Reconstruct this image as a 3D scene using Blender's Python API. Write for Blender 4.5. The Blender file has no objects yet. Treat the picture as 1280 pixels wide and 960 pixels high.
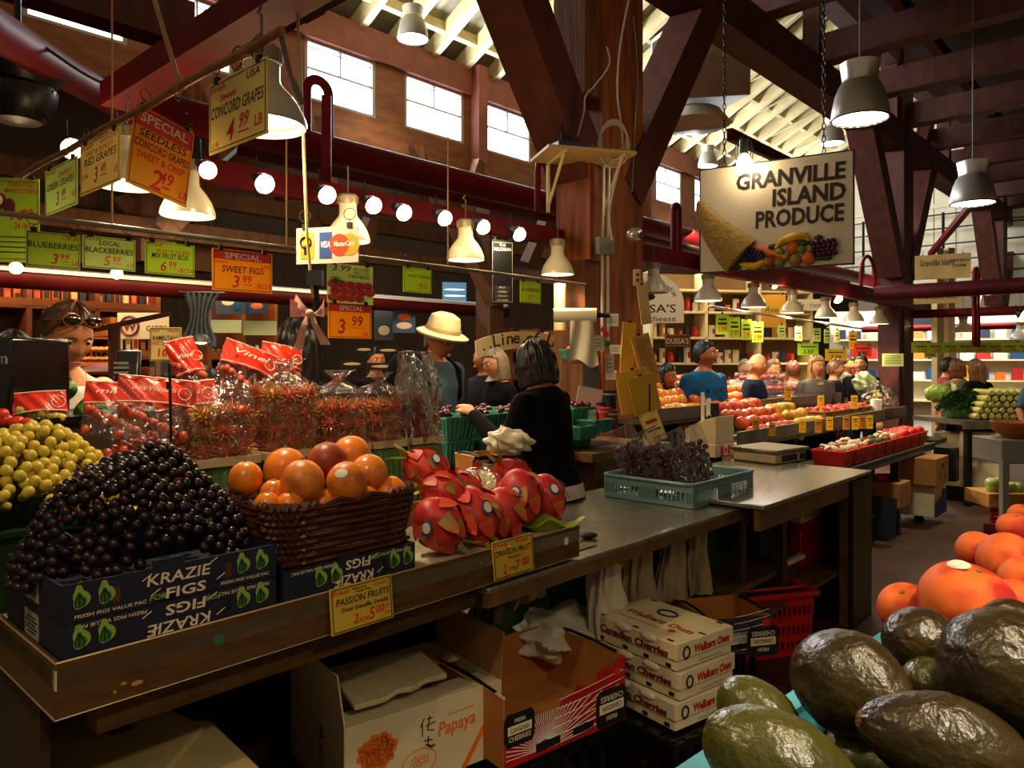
import bpy, bmesh, math, random
from mathutils import Vector as V, Matrix, Euler, noise
random.seed(7)
SC = bpy.context.scene
COL = SC.collection
# ------------------------------------------------------------------ camera
F, HX, HY, H = 940.0, 640.0, 450.0, 1.6
cd = bpy.data.cameras.new('camera'); cam = bpy.data.objects.new('camera', cd); COL.objects.link(cam)
cam.location = (0, 0, H); cam.rotation_euler = (math.pi/2, 0, 0)
cd.sensor_width = 36; cd.lens = 36*F/1280; cd.shift_y = -(480-HY)/1280
cd.clip_start = .05; cd.clip_end = 200
SC.camera = cam
# ------------------------------------------------------------------ colour management, world
SC.view_settings.view_transform = 'Standard'
SC.view_settings.look = 'None'
SC.view_settings.exposure = 0.3
SC.view_settings.gamma = 1.0
SC.view_settings.use_curve_mapping = False
SC.cycles.use_denoising = True
SC.cycles.max_bounces = 6
SC.cycles.diffuse_bounces = 3
SC.cycles.glossy_bounces = 3
SC.cycles.transmission_bounces = 4
SC.cycles.transparent_max_bounces = 24
SC.cycles.caustics_reflective = False
SC.cycles.caustics_refractive = False
SC.cycles.sample_clamp_indirect = 4
world = bpy.data.worlds.new('world'); SC.world = world; world.use_nodes = True
world.node_tree.nodes['Background'].inputs[0].default_value = (1.0, .74, .46, 1)
world.node_tree.nodes['Background'].inputs[1].default_value = .17
LAMP_W, BULB_W, HIGH_W, SKY_W = 52.0, 2.2, 150.0, 210.0
def area_light(name, loc, target, sx, sy, energy, colour):
    l = bpy.data.lights.new(name, 'AREA'); l.shape = 'RECTANGLE'; l.size = sx; l.size_y = sy; l.energy = energy; l.color = colour
    o = bpy.data.objects.new(name, l); COL.objects.link(o); o.location = loc
    o.rotation_euler = (V(target)-V(loc)).to_track_quat('-Z', 'Y').to_euler()
    return o
# ------------------------------------------------------------------ pixel -> place, building axes
def PZ(px, py, z):
    d = (H-z)*F/(py-HY); return V(((px-HX)/F*d, d, z))
def PD(px, py, d):
    return V(((px-HX)/F*d, d, H-(py-HY)/F*d))
UA = math.radians(47.5)
U = V((math.cos(UA), math.sin(UA), 0)); W = V((-math.sin(UA), math.cos(UA), 0)); Z = V((0, 0, 1))
YU, YW = UA, UA-math.pi/2          # yaw of things facing -W / facing -U
def on_line(p, d, px):             # point of the plan line p + t*d seen at column px
    k = (px-HX)/F; t = (k*p.y-p.x)/(d.x-k*d.y); return p+d*t
def srgb(h):
    if isinstance(h, str):
        h = h.lstrip('#'); c = [int(h[i:i+2], 16)/255 for i in (0, 2, 4)]
    else: c = h
    return tuple(x/12.92 if x <= .04045 else ((x+.055)/1.055)**2.4 for x in c)+(1,)
# ------------------------------------------------------------------ materials
MATS = {}
def mat(name, col, rough=.6, metal=0., col2=None, scale=8., stretch=(1, 1, 1), lo=.35, hi=.65, bump=0., bscale=None, spec=.5, detail=4, coat=0., subs=0.):
    if name in MATS: return MATS[name]
    m = bpy.data.materials.new(name); m.use_nodes = True; MATS[name] = m
    nt = m.node_tree; n = nt.nodes; b = n['Principled BSDF']
    b.inputs['Base Color'].default_value = srgb(col); b.inputs['Roughness'].default_value = rough
    b.inputs['Metallic'].default_value = metal; b.inputs['Specular IOR Level'].default_value = spec
    if coat: b.inputs['Coat Weight'].default_value = coat
    tc = n.new('ShaderNodeTexCoord'); mp = n.new('ShaderNodeMapping'); mp.inputs['Scale'].default_value = stretch
    nt.links.new(tc.outputs['Object'], mp.inputs[0])
    if col2:
        x = n.new('ShaderNodeTexNoise'); x.inputs['Scale'].default_value = scale; x.inputs['Detail'].default_value = detail
        nt.links.new(mp.outputs[0], x.inputs['Vector'])
        r = n.new('ShaderNodeValToRGB'); r.color_ramp.elements[0].position = lo; r.color_ramp.elements[1].position = hi
        r.color_ramp.elements[0].color = srgb(col); r.color_ramp.elements[1].color = srgb(col2)
        nt.links.new(x.outputs['Fac'], r.inputs[0]); nt.links.new(r.outputs[0], b.inputs['Base Color'])
    if bump:
        x2 = n.new('ShaderNodeTexNoise'); x2.inputs['Scale'].default_value = bscale or scale*3; x2.inputs['Detail'].default_value = 5
        nt.links.new(mp.outputs[0], x2.inputs['Vector'])
        bp = n.new('ShaderNodeBump'); bp.inputs['Strength'].default_value = bump; bp.inputs['Distance'].default_value = .01
        nt.links.new(x2.outputs['Fac'], bp.inputs['Height']); nt.links.new(bp.outputs[0], b.inputs['Normal'])
    return m
def emit(name, col, strength):
    if name in MATS: return MATS[name]
    m = bpy.data.materials.new(name); m.use_nodes = True; MATS[name] = m
    b = m.node_tree.nodes['Principled BSDF']; b.inputs['Base Color'].default_value = srgb(col)
    b.inputs['Emission Color'].default_value = srgb(col); b.inputs['Emission Strength'].default_value = strength
    return m
def translucent(m, fac=.45):
    nt = m.node_tree; n = nt.nodes; b = n['Principled BSDF']; t = n.new('ShaderNodeBsdfTranslucent'); t.inputs[0].default_value = b.inputs['Base Color'].default_value
    x = n.new('ShaderNodeMixShader'); x.inputs[0].default_value = fac; nt.links.new(b.outputs[0], x.inputs[1]); nt.links.new(t.outputs[0], x.inputs[2]); nt.links.new(x.outputs[0], n['Material Output'].inputs[0]); return m
def plastic_film(name, tint='#ffffff', gloss=.16, bscale=30, milky=.0, stretch=(1, 1, 1), rough=.12):
    if name in MATS: return MATS[name]
    m = bpy.data.materials.new(name); m.use_nodes = True; MATS[name] = m
    nt = m.node_tree; n = nt.nodes; n.remove(n['Principled BSDF']); out = n['Material Output']
    tr = n.new('ShaderNodeBsdfTransparent'); tr.inputs[0].default_value = srgb(tint)
    gl = n.new('ShaderNodeBsdfGlossy'); gl.inputs['Roughness'].default_value = rough
    df = n.new('ShaderNodeBsdfDiffuse'); df.inputs[0].default_value = srgb(tint)
    lw = n.new('ShaderNodeLayerWeight'); lw.inputs[0].default_value = .35
    ma = n.new('ShaderNodeMath'); ma.operation = 'MULTIPLY_ADD'; ma.inputs[1].default_value = .55; ma.inputs[2].default_value = gloss
    nt.links.new(lw.outputs['Facing'], ma.inputs[0])
    tc = n.new('ShaderNodeTexCoord'); mp = n.new('ShaderNodeMapping'); mp.inputs['Scale'].default_value = stretch
    nt.links.new(tc.outputs['Object'], mp.inputs[0])
    vo = n.new('ShaderNodeTexNoise'); vo.inputs['Scale'].default_value = bscale; vo.inputs['Detail'].default_value = 3; vo.inputs['Distortion'].default_value = 1.2
    nt.links.new(mp.outputs[0], vo.inputs['Vector'])
    bp = n.new('ShaderNodeBump'); bp.inputs['Strength'].default_value = 1; bp.inputs['Distance'].default_value = .03
    nt.links.new(vo.outputs['Fac'], bp.inputs['Height']); nt.links.new(bp.outputs[0], gl.inputs['Normal']); nt.links.new(bp.outputs[0], lw.inputs['Normal'])
    mx = n.new('ShaderNodeMixShader'); nt.links.new(ma.outputs[0], mx.inputs[0]); nt.links.new(tr.outputs[0], mx.inputs[1]); nt.links.new(gl.outputs[0], mx.inputs[2])
    m2 = n.new('ShaderNodeMixShader'); m2.inputs[0].default_value = milky
    nt.links.new(mx.outputs[0], m2.inputs[1]); nt.links.new(df.outputs[0], m2.inputs[2]); nt.links.new(m2.outputs[0], out.inputs[0])
    return m
# ------------------------------------------------------------------ mesh builder
class MB:
    def __init__(s, M=None): s.v = []; s.f = []; s.mi = []; s.M = M or Matrix.Identity(4); s.k = 0
    def add(s, vs, fs, M=None):
        T = s.M @ M if M is not None else s.M
        o = len(s.v); s.v += [T @ V(v) for v in vs]
        for f in fs: s.f.append([o+i for i in f]); s.mi.append(s.k)
        return s
    def box(s, c, size, R=None):
        x, y, z = [k/2 for k in size]
        vs = [(a*x, b*y, d*z) for a in (-1, 1) for b in (-1, 1) for d in (-1, 1)]
        fs = [(0, 1, 3, 2), (4, 6, 7, 5), (0, 4, 5, 1), (2, 3, 7, 6), (0, 2, 6, 4), (1, 5, 7, 3)]
        M = Matrix.Translation(c)
        if R is not None: M = M @ R.to_4x4()
        return s.add(vs, fs, M)
    def bar(s, p, q, w, h, up=Z):      # rectangular bar between two points
        p, q = V(p), V(q); d = (q-p); L = d.length; d.normalize()
        x = d.cross(up)
        if x.length < 1e-4: x = d.cross(V((0, 1, 0)))
        x.normalize(); y = x.cross(d)
        R = Matrix((d, x, y)).transposed()
        return s.box((p+q)/2, (L, w, h), R)
    def tube(s, pts, r, seg=8, cap=True, rr=None):
        pts = [V(p) for p in pts]; n = len(pts); vs = []; fs = []
        prev = None
        for i, p in enumerate(pts):
            d = (pts[min(i+1, n-1)]-pts[max(i-1, 0)])
            if d.length < 1e-9: d = V((0, 0, 1))
            d.normalize()
            if prev is None:
                a = d.cross(Z)
                if a.length < 1e-3: a = d.cross(V((1, 0, 0)))
            else: a = prev-d*prev.dot(d)
            if a.length < 1e-6: a = d.orthogonal()
            a.normalize(); prev = a; b = d.cross(a)
            R = rr[i] if rr else r
            for k in range(seg):
                t = 2*math.pi*k/seg; vs.append(p+(a*math.cos(t)+b*math.sin(t))*R)
        for i in range(n-1):
            for k in range(seg):
                k2 = (k+1) % seg; fs.append((i*seg+k, i*seg+k2, (i+1)*seg+k2, (i+1)*seg+k))
        if cap: fs.append(tuple(range(seg-1, -1, -1))); fs.append(tuple((n-1)*seg+k for k in range(seg)))
        return s.add(vs, fs)
    def lathe(s, prof, seg=20, M=None, cap0=False, cap1=False, sx=1, sy=1):
        vs = []; fs = []; n = len(prof)
        for r, z in prof:
            for k in range(seg):
                t = 2*math.pi*k/seg; vs.append((r*math.cos(t)*sx, r*math.sin(t)*sy, z))
        for i in range(n-1):
            for k in range(seg):
                k2 = (k+1) % seg; fs.append((i*seg+k, i*seg+k2, (i+1)*seg+k2, (i+1)*seg+k))
        if cap0: fs.append(tuple(range(seg-1, -1, -1)))
        if cap1: fs.append(tuple((n-1)*seg+k for k in range(seg)))
        return s.add(vs, fs, M)
    def ball(s, c, r, seg=12, rings=8, R=None, fn=None):
        if not hasattr(r, '__len__'): r = (r, r, r)
        vs = [(0, 0, -1)]; fs = []
        for i in range(1, rings):
            a = -math.pi/2+math.pi*i/rings
            for k in range(seg):
                t = 2*math.pi*k/seg; vs.append((math.cos(a)*math.cos(t), math.cos(a)*math.sin(t), math.sin(a)))
        vs.append((0, 0, 1)); top = len(vs)-1
        for k in range(seg):
            k2 = (k+1) % seg; fs.append((0, 1+k2, 1+k)); fs.append((top, top-seg+k, top-seg+k2))
        for i in range(rings-2):
            for k in range(seg):
                k2 = (k+1) % seg; a = 1+i*seg; fs.append((a+k, a+k2, a+seg+k2, a+seg+k))
        if fn: vs = [fn(V(v)) for v in vs]
        vs = [(v[0]*r[0], v[1]*r[1], v[2]*r[2]) for v in vs]
        M = Matrix.Translation(c)
        if R is not None: M = M @ R.to_4x4()
        return s.add(vs, fs, M)
    def capsule(s, p, q, r0, r1, seg=10, fl=1.):
        p, q = V(p), V(q); pts = []; rr = []
        d = (q-p); L = d.length; d = d/max(L, 1e-6)
        for a in (-90, -60, -30): t = math.radians(a); pts.append(p+d*(math.sin(t)*r0)); rr.append(max(.0008, math.cos(t)*r0))
        for i in range(5): t = i/4; pts.append(p.lerp(q, t)); rr.append(r0+(r1-r0)*t)
        for a in (30, 60, 90): t = math.radians(a); pts.append(q+d*(math.sin(t)*r1)); rr.append(max(.0008, math.cos(t)*r1))
        return s.tube(pts, 0, seg, True, rr)
    def grid(s, fn, nu, nv, closeu=False):
        vs = [fn(i/(nu if closeu else nu-1), j/(nv-1)) for j in range(nv) for i in range(nu)]; fs = []
        for j in range(nv-1):
            for i in range(nu if closeu else nu-1):
                i2 = (i+1) % nu; fs.append((j*nu+i, j*nu+i2, (j+1)*nu+i2, (j+1)*nu+i))
        return s.add(vs, fs)
    def poly(s, pts2, z0, z1, M=None):   # prism from an outline in xy
        n = len(pts2); vs = [(p[0], p[1], z0) for p in pts2]+[(p[0], p[1], z1) for p in pts2]
        fs = [tuple(range(n-1, -1, -1)), tuple(range(n, 2*n))]+[(i, (i+1) % n, n+(i+1) % n, n+i) for i in range(n)]
        return s.add(vs, fs, M)
    def text(s, t, size, M, width=None, shear=0., off=0., align='CENTER', depth=.0006):
        vs, fs, w, h = glyphs(t, shear, off)
        if not vs: return s
        sx = size
        if width and w*size > 1e-6: sx = width/w
        ox = {'CENTER': -w/2, 'LEFT': 0, 'RIGHT': -w}[align]
        return s.add([((x+ox)*sx, y*size, 0) for x, y in vs], fs, M)
    def mesh(s, name, mats, smooth=True):
        me = bpy.data.meshes.new(name); me.from_pydata([tuple(v) for v in s.v], [], s.f)
        if not isinstance(mats, (list, tuple)): mats = [mats]
        for m in mats: me.materials.append(m)
        me.polygons.foreach_set('material_index', [min(k, len(mats)-1) for k in s.mi])
        me.update()
        if smooth:
            me.polygons.foreach_set('use_smooth', [True]*len(me.polygons)); me.set_sharp_from_angle(angle=math.radians(38))
        return me
GLY = {}
def glyphs(t, shear, off):
    key = (t, shear, off)
    if key in GLY: return GLY[key]
    c = bpy.data.curves.new('t', 'FONT'); c.body = t; c.size = 1; c.shear = shear; c.offset = off; c.resolution_u = 2
    o = bpy.data.objects.new('t', c); COL.objects.link(o)
    dg = bpy.context.evaluated_depsgraph_get(); e = o.evaluated_get(dg); me = e.to_mesh()
    vs = [(v.co.x, v.co.y) for v in me.vertices]; fs = [tuple(p.vertices) for p in me.polygons]
    e.to_mesh_clear(); bpy.data.objects.remove(o); bpy.data.curves.remove(c)
    if vs:
        x0 = min(v[0] for v in vs); x1 = max(v[0] for v in vs); y1 = max(v[1] for v in vs); vs = [(x-x0, y) for x, y in vs]
    else: x0 = x1 = y1 = 0
    GLY[key] = (vs, fs, x1-x0, y1); return GLY[key]
# ------------------------------------------------------------------ things and parts
def tag(o, label, cat, group=None, kind=None):
    if label: o['label'] = label
    if cat: o['category'] = cat
    if group: o['group'] = group
    if kind: o['kind'] = kind
    return o
def thing(name, label, cat, loc=(0, 0, 0), rz=0., group=None, rot=None):
    o = bpy.data.objects.new(name, None); COL.objects.link(o); o.location = loc
    o.rotation_euler = rot if rot is not None else (0, 0, rz); o.empty_display_size = .05
    return tag(o, label, cat, group)
def part(name, mb, m, parent, label=None, smooth=True, bevel=0.):
    me = mb if isinstance(mb, bpy.types.Mesh) else mb.mesh(name, m, smooth)
    o = bpy.data.objects.new(name, me); COL.objects.link(o); o.parent = parent
    if label: o['label'] = label
    if bevel: add_bevel(o, bevel)
    return o
def single(name, mb, m, label, cat, loc=(0, 0, 0), rz=0., group=None, rot=None, smooth=True, bevel=0., kind=None):
    me = mb if isinstance(mb, bpy.types.Mesh) else mb.mesh(name, m, smooth)
    o = bpy.data.objects.new(name, me); COL.objects.link(o); o.location = loc
    o.rotation_euler = rot if rot is not None else (0, 0, rz)
    if bevel: add_bevel(o, bevel)
    return tag(o, label, cat, group, kind)
def struct(name, mb, m, smooth=True, bevel=0., loc=(0, 0, 0), rz=0.):
    o = single(name, mb, m, None, None, loc, rz, None, None, smooth, bevel); o['kind'] = 'structure'; return o
def add_bevel(o, w, seg=2):
    b = o.modifiers.new('bevel', 'BEVEL'); b.width = w; b.segments = seg; b.limit_method = 'ANGLE'; b.angle_limit = math.radians(50)
def dup(root, loc, rz=None, label=None, rot=None, scale=None, group=None):
    r = root.copy(); COL.objects.link(r); r.location = loc
    if rz is not None: r.rotation_euler = (0, 0, rz)
    if rot is not None: r.rotation_euler = rot
    if scale is not None: r.scale = scale if hasattr(scale, '__len__') else (scale,)*3
    if label: r['label'] = label
    if group: r['group'] = group
    for ch in root.children:
        c = ch.copy(); COL.objects.link(c); c.parent = r
        for g in ch.children:
            d = g.copy(); COL.objects.link(d); d.parent = c
    return r
def remesh(mb, name, mats, vox, smooth=2):
    me = mb.mesh('tmp', mats); o = bpy.data.objects.new('tmp', me); COL.objects.link(o)
    m = o.modifiers.new('r', 'REMESH'); m.mode = 'VOXEL'; m.voxel_size = vox
    if smooth: s = o.modifiers.new('s', 'SMOOTH'); s.iterations = smooth; s.factor = .5
    dg = bpy.context.evaluated_depsgraph_get(); e = o.evaluated_get(dg)
    out = bpy.data.meshes.new_from_object(e, depsgraph=dg); out.name = name
    bpy.data.objects.remove(o); bpy.data.meshes.remove(me)
    out.polygons.foreach_set('use_smooth', [True]*len(out.polygons)); out.update()
    return out
def T3(x, y, z): return Matrix.Translation((x, y, z))
RX = lambda a: Matrix.Rotation(a, 4, 'X')
RY = lambda a: Matrix.Rotation(a, 4, 'Y')
RZ = lambda a: Matrix.Rotation(a, 4, 'Z')
R90 = RX(math.pi/2)                  # lay xy lettering upright, facing -Y
def rnd(a, b): return random.uniform(a, b)
# ================================================================== SETTING
m_floor = mat('floor_concrete', '#38200c', .5, col2='#523013', scale=3, bump=.15, bscale=30)
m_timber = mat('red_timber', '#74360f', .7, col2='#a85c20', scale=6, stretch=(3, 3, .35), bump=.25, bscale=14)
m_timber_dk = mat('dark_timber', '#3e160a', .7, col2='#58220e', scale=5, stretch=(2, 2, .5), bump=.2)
m_timber_lt = mat('weathered_timber', '#8a5526', .75, col2='#5b3413', scale=6, stretch=(3, 3, .3), bump=.3, bscale=14)
m_plank = mat('wall_plank', '#7d4a2c', .7, col2='#96603a', scale=3, stretch=(1, 1, 4), bump=.1)
m_head = mat('head_beam_paint', '#a05c4a', .6, col2='#8a4b3c', scale=3)
m_cream = mat('cream_paint', '#e6d8a8', .6, col2='#d2c08c', scale=2)
m_wallcream = mat('cream_boards', '#e8dfc0', .6, col2='#d8cca8', scale=1.5)
m_corr = mat('corrugated_steel', '#9a937c', .45, .3, col2='#837c68', scale=4)
m_redpipe = mat('red_pipe_paint', '#701318', .55, col2='#5a0f13', scale=5, spec=.12)
m_redpipe_dk = mat('maroon_pipe_paint', '#480c12', .5, col2='#3a080c', scale=5, spec=.15)
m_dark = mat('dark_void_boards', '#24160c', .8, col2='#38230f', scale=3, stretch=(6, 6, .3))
m_sash = mat('window_sash_paint', '#b7aea6', .5)
m_pane = emit('daylight_pane', '#f2f6ff', 5.0)
m_steel = mat('brushed_steel', '#b0aca0', .28, .9, col2='#8f8a7c', scale=14, stretch=(1, 12, 1), bump=.05)
m_darkmetal = mat('dark_metal', '#2a2622', .45, .6)
m_black = mat('black_plastic', '#0e0d0c', .35)
m_white = mat('white_plastic', '#ece7dc', .4)

def uline0(px, py, d, x0, x1):
    p = PD(px, py, d); a = on_line(p, U, x0); b = on_line(p, U, x1); return V((a.x, a.y, p.z)), V((b.x, b.y, p.z))
PW = V((PD(387, 125, 9.8).x, 9.8, 0))        # clerestory wall, along U
PR = V((.70, 6.0, 0))                        # column row, along U
def up(p, z): return V((p.x, p.y, z))

mb = MB(); mb.add([(-40, -12, 0), (40, -12, 0), (40, 60, 0), (-40, 60, 0)], [(0, 1, 2, 3)]); struct('floor', mb, m_floor, False)
# clerestory wall: sill planks, head beam, infill between the windows
T0, T1 = -6.0, 22.0
def tw(px): p = on_line(PW, U, px); return (p-PW).dot(U)
wins = [(28, 160), (200, 292), (381, 470), (506, 580), (606, 664), (760, 786), (815, 852), (868, 900)]
tws = [(tw(a), tw(b)) for a, b in wins]+[(12.4, 13.6), (14.3, 15.5)]
def wall_box(mb, t0, t1, z0, z1, th=.16, off=0):
    c = PW+U*((t0+t1)/2)+W*(off+th/2)
    return mb.box((c.x, c.y, (z0+z1)/2), (t1-t0, th, z1-z0), Matrix.Rotation(UA, 3, 'Z'))
mb = MB(); wall_box(mb, T0, T1, 4.60, 5.0, .2); struct('trim_1', mb, m_plank)
mb = MB(); wall_box(mb, T0, T1, 5.80, 6.22, .3, -.06); struct('trim_2', mb, m_head)
mb = MB()
edges = [T0]+[e for ab in tws for e in ab]+[T1]
for i in range(0, len(edges), 2): wall_box(mb, edges[i], edges[i+1], 5.0, 5.8, .14)
struct('wall_clerestory', mb, m_plank)
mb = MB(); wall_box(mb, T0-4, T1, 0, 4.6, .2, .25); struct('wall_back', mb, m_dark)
for i, (a, b) in enumerate(tws):
    root = bpy.data.objects.new('window_%d' % (i+1), None); COL.objects.link(root); root['kind'] = 'structure'
    root.location = up(PW+U*((a+b)/2), 5.0); root.rotation_euler = (0, 0, UA); w = b-a
    f = MB()
    for x in (-w/2+.025, w/2-.025): f.box((x, .05, .4), (.05, .08, .8))
    for z in (.02, .78, .42): f.box((0, .05, z), (w, .06, .04 if z != .42 else .025))
    f.box((0, .05, .6), (.022, .05, .36)); f.box((0, .06, .71), (w, .02, .012))
    f.bar((w*.18, .02, .62), (w*.1, .02, .5), .012, .012)
    part('window_frame', f, m_sash, root, smooth=False)
    p = MB(); p.add([(-w/2, .09, 0), (w/2, .09, 0), (w/2, .09, .8), (-w/2, .09, .8)], [(0, 1, 2, 3)]); part('pane', p, m_pane, root, smooth=False)
for t in ((tws[3][1]+tws[4][0])/2, (tws[6][0]-.25), tws[1][1]+.35):
    c = PW+U*t-W*.1; mb = MB(); mb.box((0, 0, 5.4), (.2, .2, 1.7)); struct('post', mb, m_head, loc=(c.x, c.y, 0), rz=UA)
# struts and dark loft below the clerestory
for px, dx in ((395, 20), (520, 25), (600, -25), (690, 25), (235, 60)):
    c = on_line(PW-W*.5, U, px); a = on_line(PW-W*.5, U, px+dx)
    mb = MB(); mb.bar(up(c, 4.6), up(a, 3.6), .14, .18); struct('strut', mb, m_timber_lt)
m_tdim = mat('dim_brown_timber', '#5c3a1e', .75, col2='#47290f', scale=6, stretch=(3, 3, .4), bump=.2)
for x0, y0, x1, y1, d, wd in ((205, 285, 318, 185, 6.2, .16), (545, 225, 622, 380, 7.6, .17), (612, 225, 612, 430, 7.7, .2), (465, 275, 430, 360, 8.0, .14), (95, 240, 95, 330, 6.6, .25), (190, 240, 190, 330, 6.6, .3), (150, 250, 215, 330, 6.5, .14), (250, 215, 250, 340, 7.4, .2), (350, 240, 430, 330, 7.9, .14), (700, 240, 660, 330, 8.6, .14)):
    mb = MB(); mb.bar(PD(x0, y0, d), PD(x1, y1, d), wd, wd, W); struct('strut', mb, m_tdim)
for py, d in ((255, 7.4), (300, 7.0)):
    a, b = uline0(300, py, d, -60, 690); mb = MB(); mb.bar(a, b, .12, .16); struct('beam', mb, m_tdim)
# roof: sloping deck, purlins and rafters
SL = .52; RN = (-W+Z*SL).normalized()
def roofpt(t, s, dz=0): p = PW+U*t-W*s; return V((p.x, p.y, 6.2+SL*s+dz))
mb = MB(); n = 700; vs = []; fs = []
for i in range(n+1):
    t = T0+(T1-T0)*i/n; z = .012*(i % 4 in (0, 1))
    vs += [roofpt(t, -.4, .32+z), roofpt(t, 11, .32+z)]
for i in range(n): fs.append((2*i, 2*i+2, 2*i+3, 2*i+1))
mb.add(vs, fs); struct('ceiling', mb, m_corr, False)
s = .25
while s < 10.5:
    mb = MB(); mb.bar(roofpt(T0, s, .24), roofpt(T1, s, .24), .32, .07, RN); struct('purlin', mb, m_cream, False); s += .62
t = T0+.2
while t < T1:
    mb = MB(); mb.bar(roofpt(t, -.3, .08), roofpt(t, 10.8, .08), .11, .26, RN.cross(U) if False else Z); struct('rafter', mb, m_cream, False); t += .66
mb = MB()
for k in range(6): mb.bar(roofpt(7+k*1.5, 1.2, -.02), roofpt(8.0+k*1.5, 3.2, -.02), .06, .03)
struct('roof_bracing', mb, m_cream, False)
# end wall, far along the hall, cream boards
PE = on_line(PW, U, 1000); L = 15
mb = MB()
for i in range(30):
    a = PE-W*(L*i/30-1); b = PE-W*(L*(i+1)/30-1-.02); c = (a+b)/2
    mb.box((c.x, c.y, 6.6), (.12, (a-b).length, 6.2), Matrix.Rotation(UA, 3, 'Z'))
struct('wall_end', mb, m_wallcream, False)
for z in (5.55, 3.55): 
    mb = MB(); mb.bar(up(PE-U*.1+W, z), up(PE-U*.1-W*L, z), .06, .12); struct('trim_3', mb, m_wallcream)
for z in (4.5, 4.9, 5.25, 4.1, 3.75):          # railing bars before the end wall
    mb = MB(); mb.bar(up(PE-U*.5+W, z), up(PE-U*.5-W*L, z), .035, .035); struct('railing', mb, m_darkmetal)
for k in range(8):
    c = PE-U*.5-W*(k*1.9); mb = MB(); mb.bar(up(c, 3.6), up(c, 5.3), .05, .05); struct('railing_post', mb, m_darkmetal)
# column row: posts, twin bolted timbers and V braces
def pillar(t, big=1.0, near=False):
    c = PR+U*t
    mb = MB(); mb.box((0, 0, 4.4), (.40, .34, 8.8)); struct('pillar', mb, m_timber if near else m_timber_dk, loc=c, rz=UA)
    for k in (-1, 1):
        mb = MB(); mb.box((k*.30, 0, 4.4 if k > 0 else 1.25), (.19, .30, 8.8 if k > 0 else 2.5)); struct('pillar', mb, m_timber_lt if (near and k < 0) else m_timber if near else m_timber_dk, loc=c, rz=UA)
    if near:
        mb = MB(); mb.box((-.30, 0, 6.2), (.19, .30, 5.2)); struct('pillar', mb, m_timber_lt, loc=c, rz=UA)
        mb = MB(); mb.poly([(-.40, 2.35), (-.20, 2.35), (-.26, 2.62), (-.26, 3.2), (-.40, 3.2)], -.16, .16, R90); struct('corbel', mb, m_timber, loc=c-W*.04, rz=UA)
    for k in (-1, 1):
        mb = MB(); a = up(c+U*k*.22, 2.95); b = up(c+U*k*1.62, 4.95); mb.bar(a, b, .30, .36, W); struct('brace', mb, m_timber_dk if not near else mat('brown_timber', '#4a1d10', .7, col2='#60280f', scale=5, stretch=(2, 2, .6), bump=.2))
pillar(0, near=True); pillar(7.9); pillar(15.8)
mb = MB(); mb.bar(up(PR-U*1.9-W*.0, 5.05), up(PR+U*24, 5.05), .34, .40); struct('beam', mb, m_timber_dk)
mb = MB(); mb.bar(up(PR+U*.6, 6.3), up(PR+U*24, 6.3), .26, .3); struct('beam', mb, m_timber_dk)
for k in range(14):                           # truss webs above the row beam
    a = PR+U*(1.3+k*1.6); mb = MB(); mb.bar(up(a, 5.2), up(a+U*(.8 if k % 2 else 0), 6.3), .2, .2, W); struct('truss_web', mb, m_timber_dk)
# low dark roof over the near aisle, joists along W
for k in range(13):
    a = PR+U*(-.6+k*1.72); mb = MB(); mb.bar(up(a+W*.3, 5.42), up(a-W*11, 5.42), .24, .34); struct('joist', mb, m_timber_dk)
for k in range(9):
    a = PR-W*(1.0+k*1.1); mb = MB(); mb.bar(up(a+U*-1, 5.68), up(a+U*24, 5.68), .12, .16); struct('ceiling_batten', mb, m_timber_dk)
mb = MB()
q = [PR-U*.5+W*-.6, PR+U*24+W*-.6, PR+U*24-W*12, PR-U*.5-W*12]
mb.add([up(p, 5.78) for p in q]+[up(p, 5.84) for p in q], [(3, 2, 1, 0), (4, 5, 6, 7), (0, 1, 5, 4), (1, 2, 6, 5), (2, 3, 7, 6), (3, 0, 4, 7)])
struct('ceiling_low', mb, mat('dark_ceiling_boards', '#45200f', .8, col2='#311409', scale=4, stretch=(4, .4, 1)), False)
# dark loft timbers at the upper near end
def uline(px, py, d, x0, x1):
    p = PD(px, py, d); a = on_line(p, U, x0); b = on_line(p, U, x1); return V((a.x, a.y, p.z)), V((b.x, b.y, p.z))
a, b = uline(100, -8, 6.6, -80, 235); mb = MB(); mb.bar(a, b, .3, .42); struct('beam', mb, m_timber_dk)
a, b = uline(300, 40, 6.2, 150, 395); mb = MB(); mb.bar(a+Z*.5, b+Z*.5, .3, .3); struct('beam', mb, m_timber_dk)
p = PD(330, 50, 6.3); mb = MB(); mb.bar(p+W*2.2+Z*.2, p-W*1.2+Z*.2, .24, .3); struct('beam', mb, mat('maroon_timber', '#3d0f1c', .6, col2='#2a0b14', scale=5))
# red pipes and beams
def pipe(name, px, py, d, x0, x1, r, m, box=None):
    a, b = uline(px, py, d, x0, x1); mb = MB()
    if box: mb.bar(a, b, box[0], box[1])
    else: mb.tube([a, b], r, 14)
    return struct(name, mb, m)
pipe('red_pipe', 640, 243, 7.2, 140, 1120, .11, m_redpipe)
pipe('red_pipe', 640, 262, 6.9, 300, 1060, .045, m_redpipe_dk)
mb = MB(); mb.tube([PD(-60, -10, 2.75), PD(-20, 28, 3.0), PD(75, 88, 3.75), PD(150, 131, 4.5), PD(190, 150, 5.2)], .085, 14); struct('red_pipe', mb, m_redpipe)
pipe('red_beam', 649, 288, PR.y-.6, 250, 715, 0, m_redpipe, (.07, .12))
pipe('red_beam', 850, 325, 6.9, 795, 1135, 0, m_redpipe, (.09, .14))
pipe('red_beam', 1000, 352, 8.6, 880, 1160, 0, m_redpipe, (.1, .18))
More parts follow.
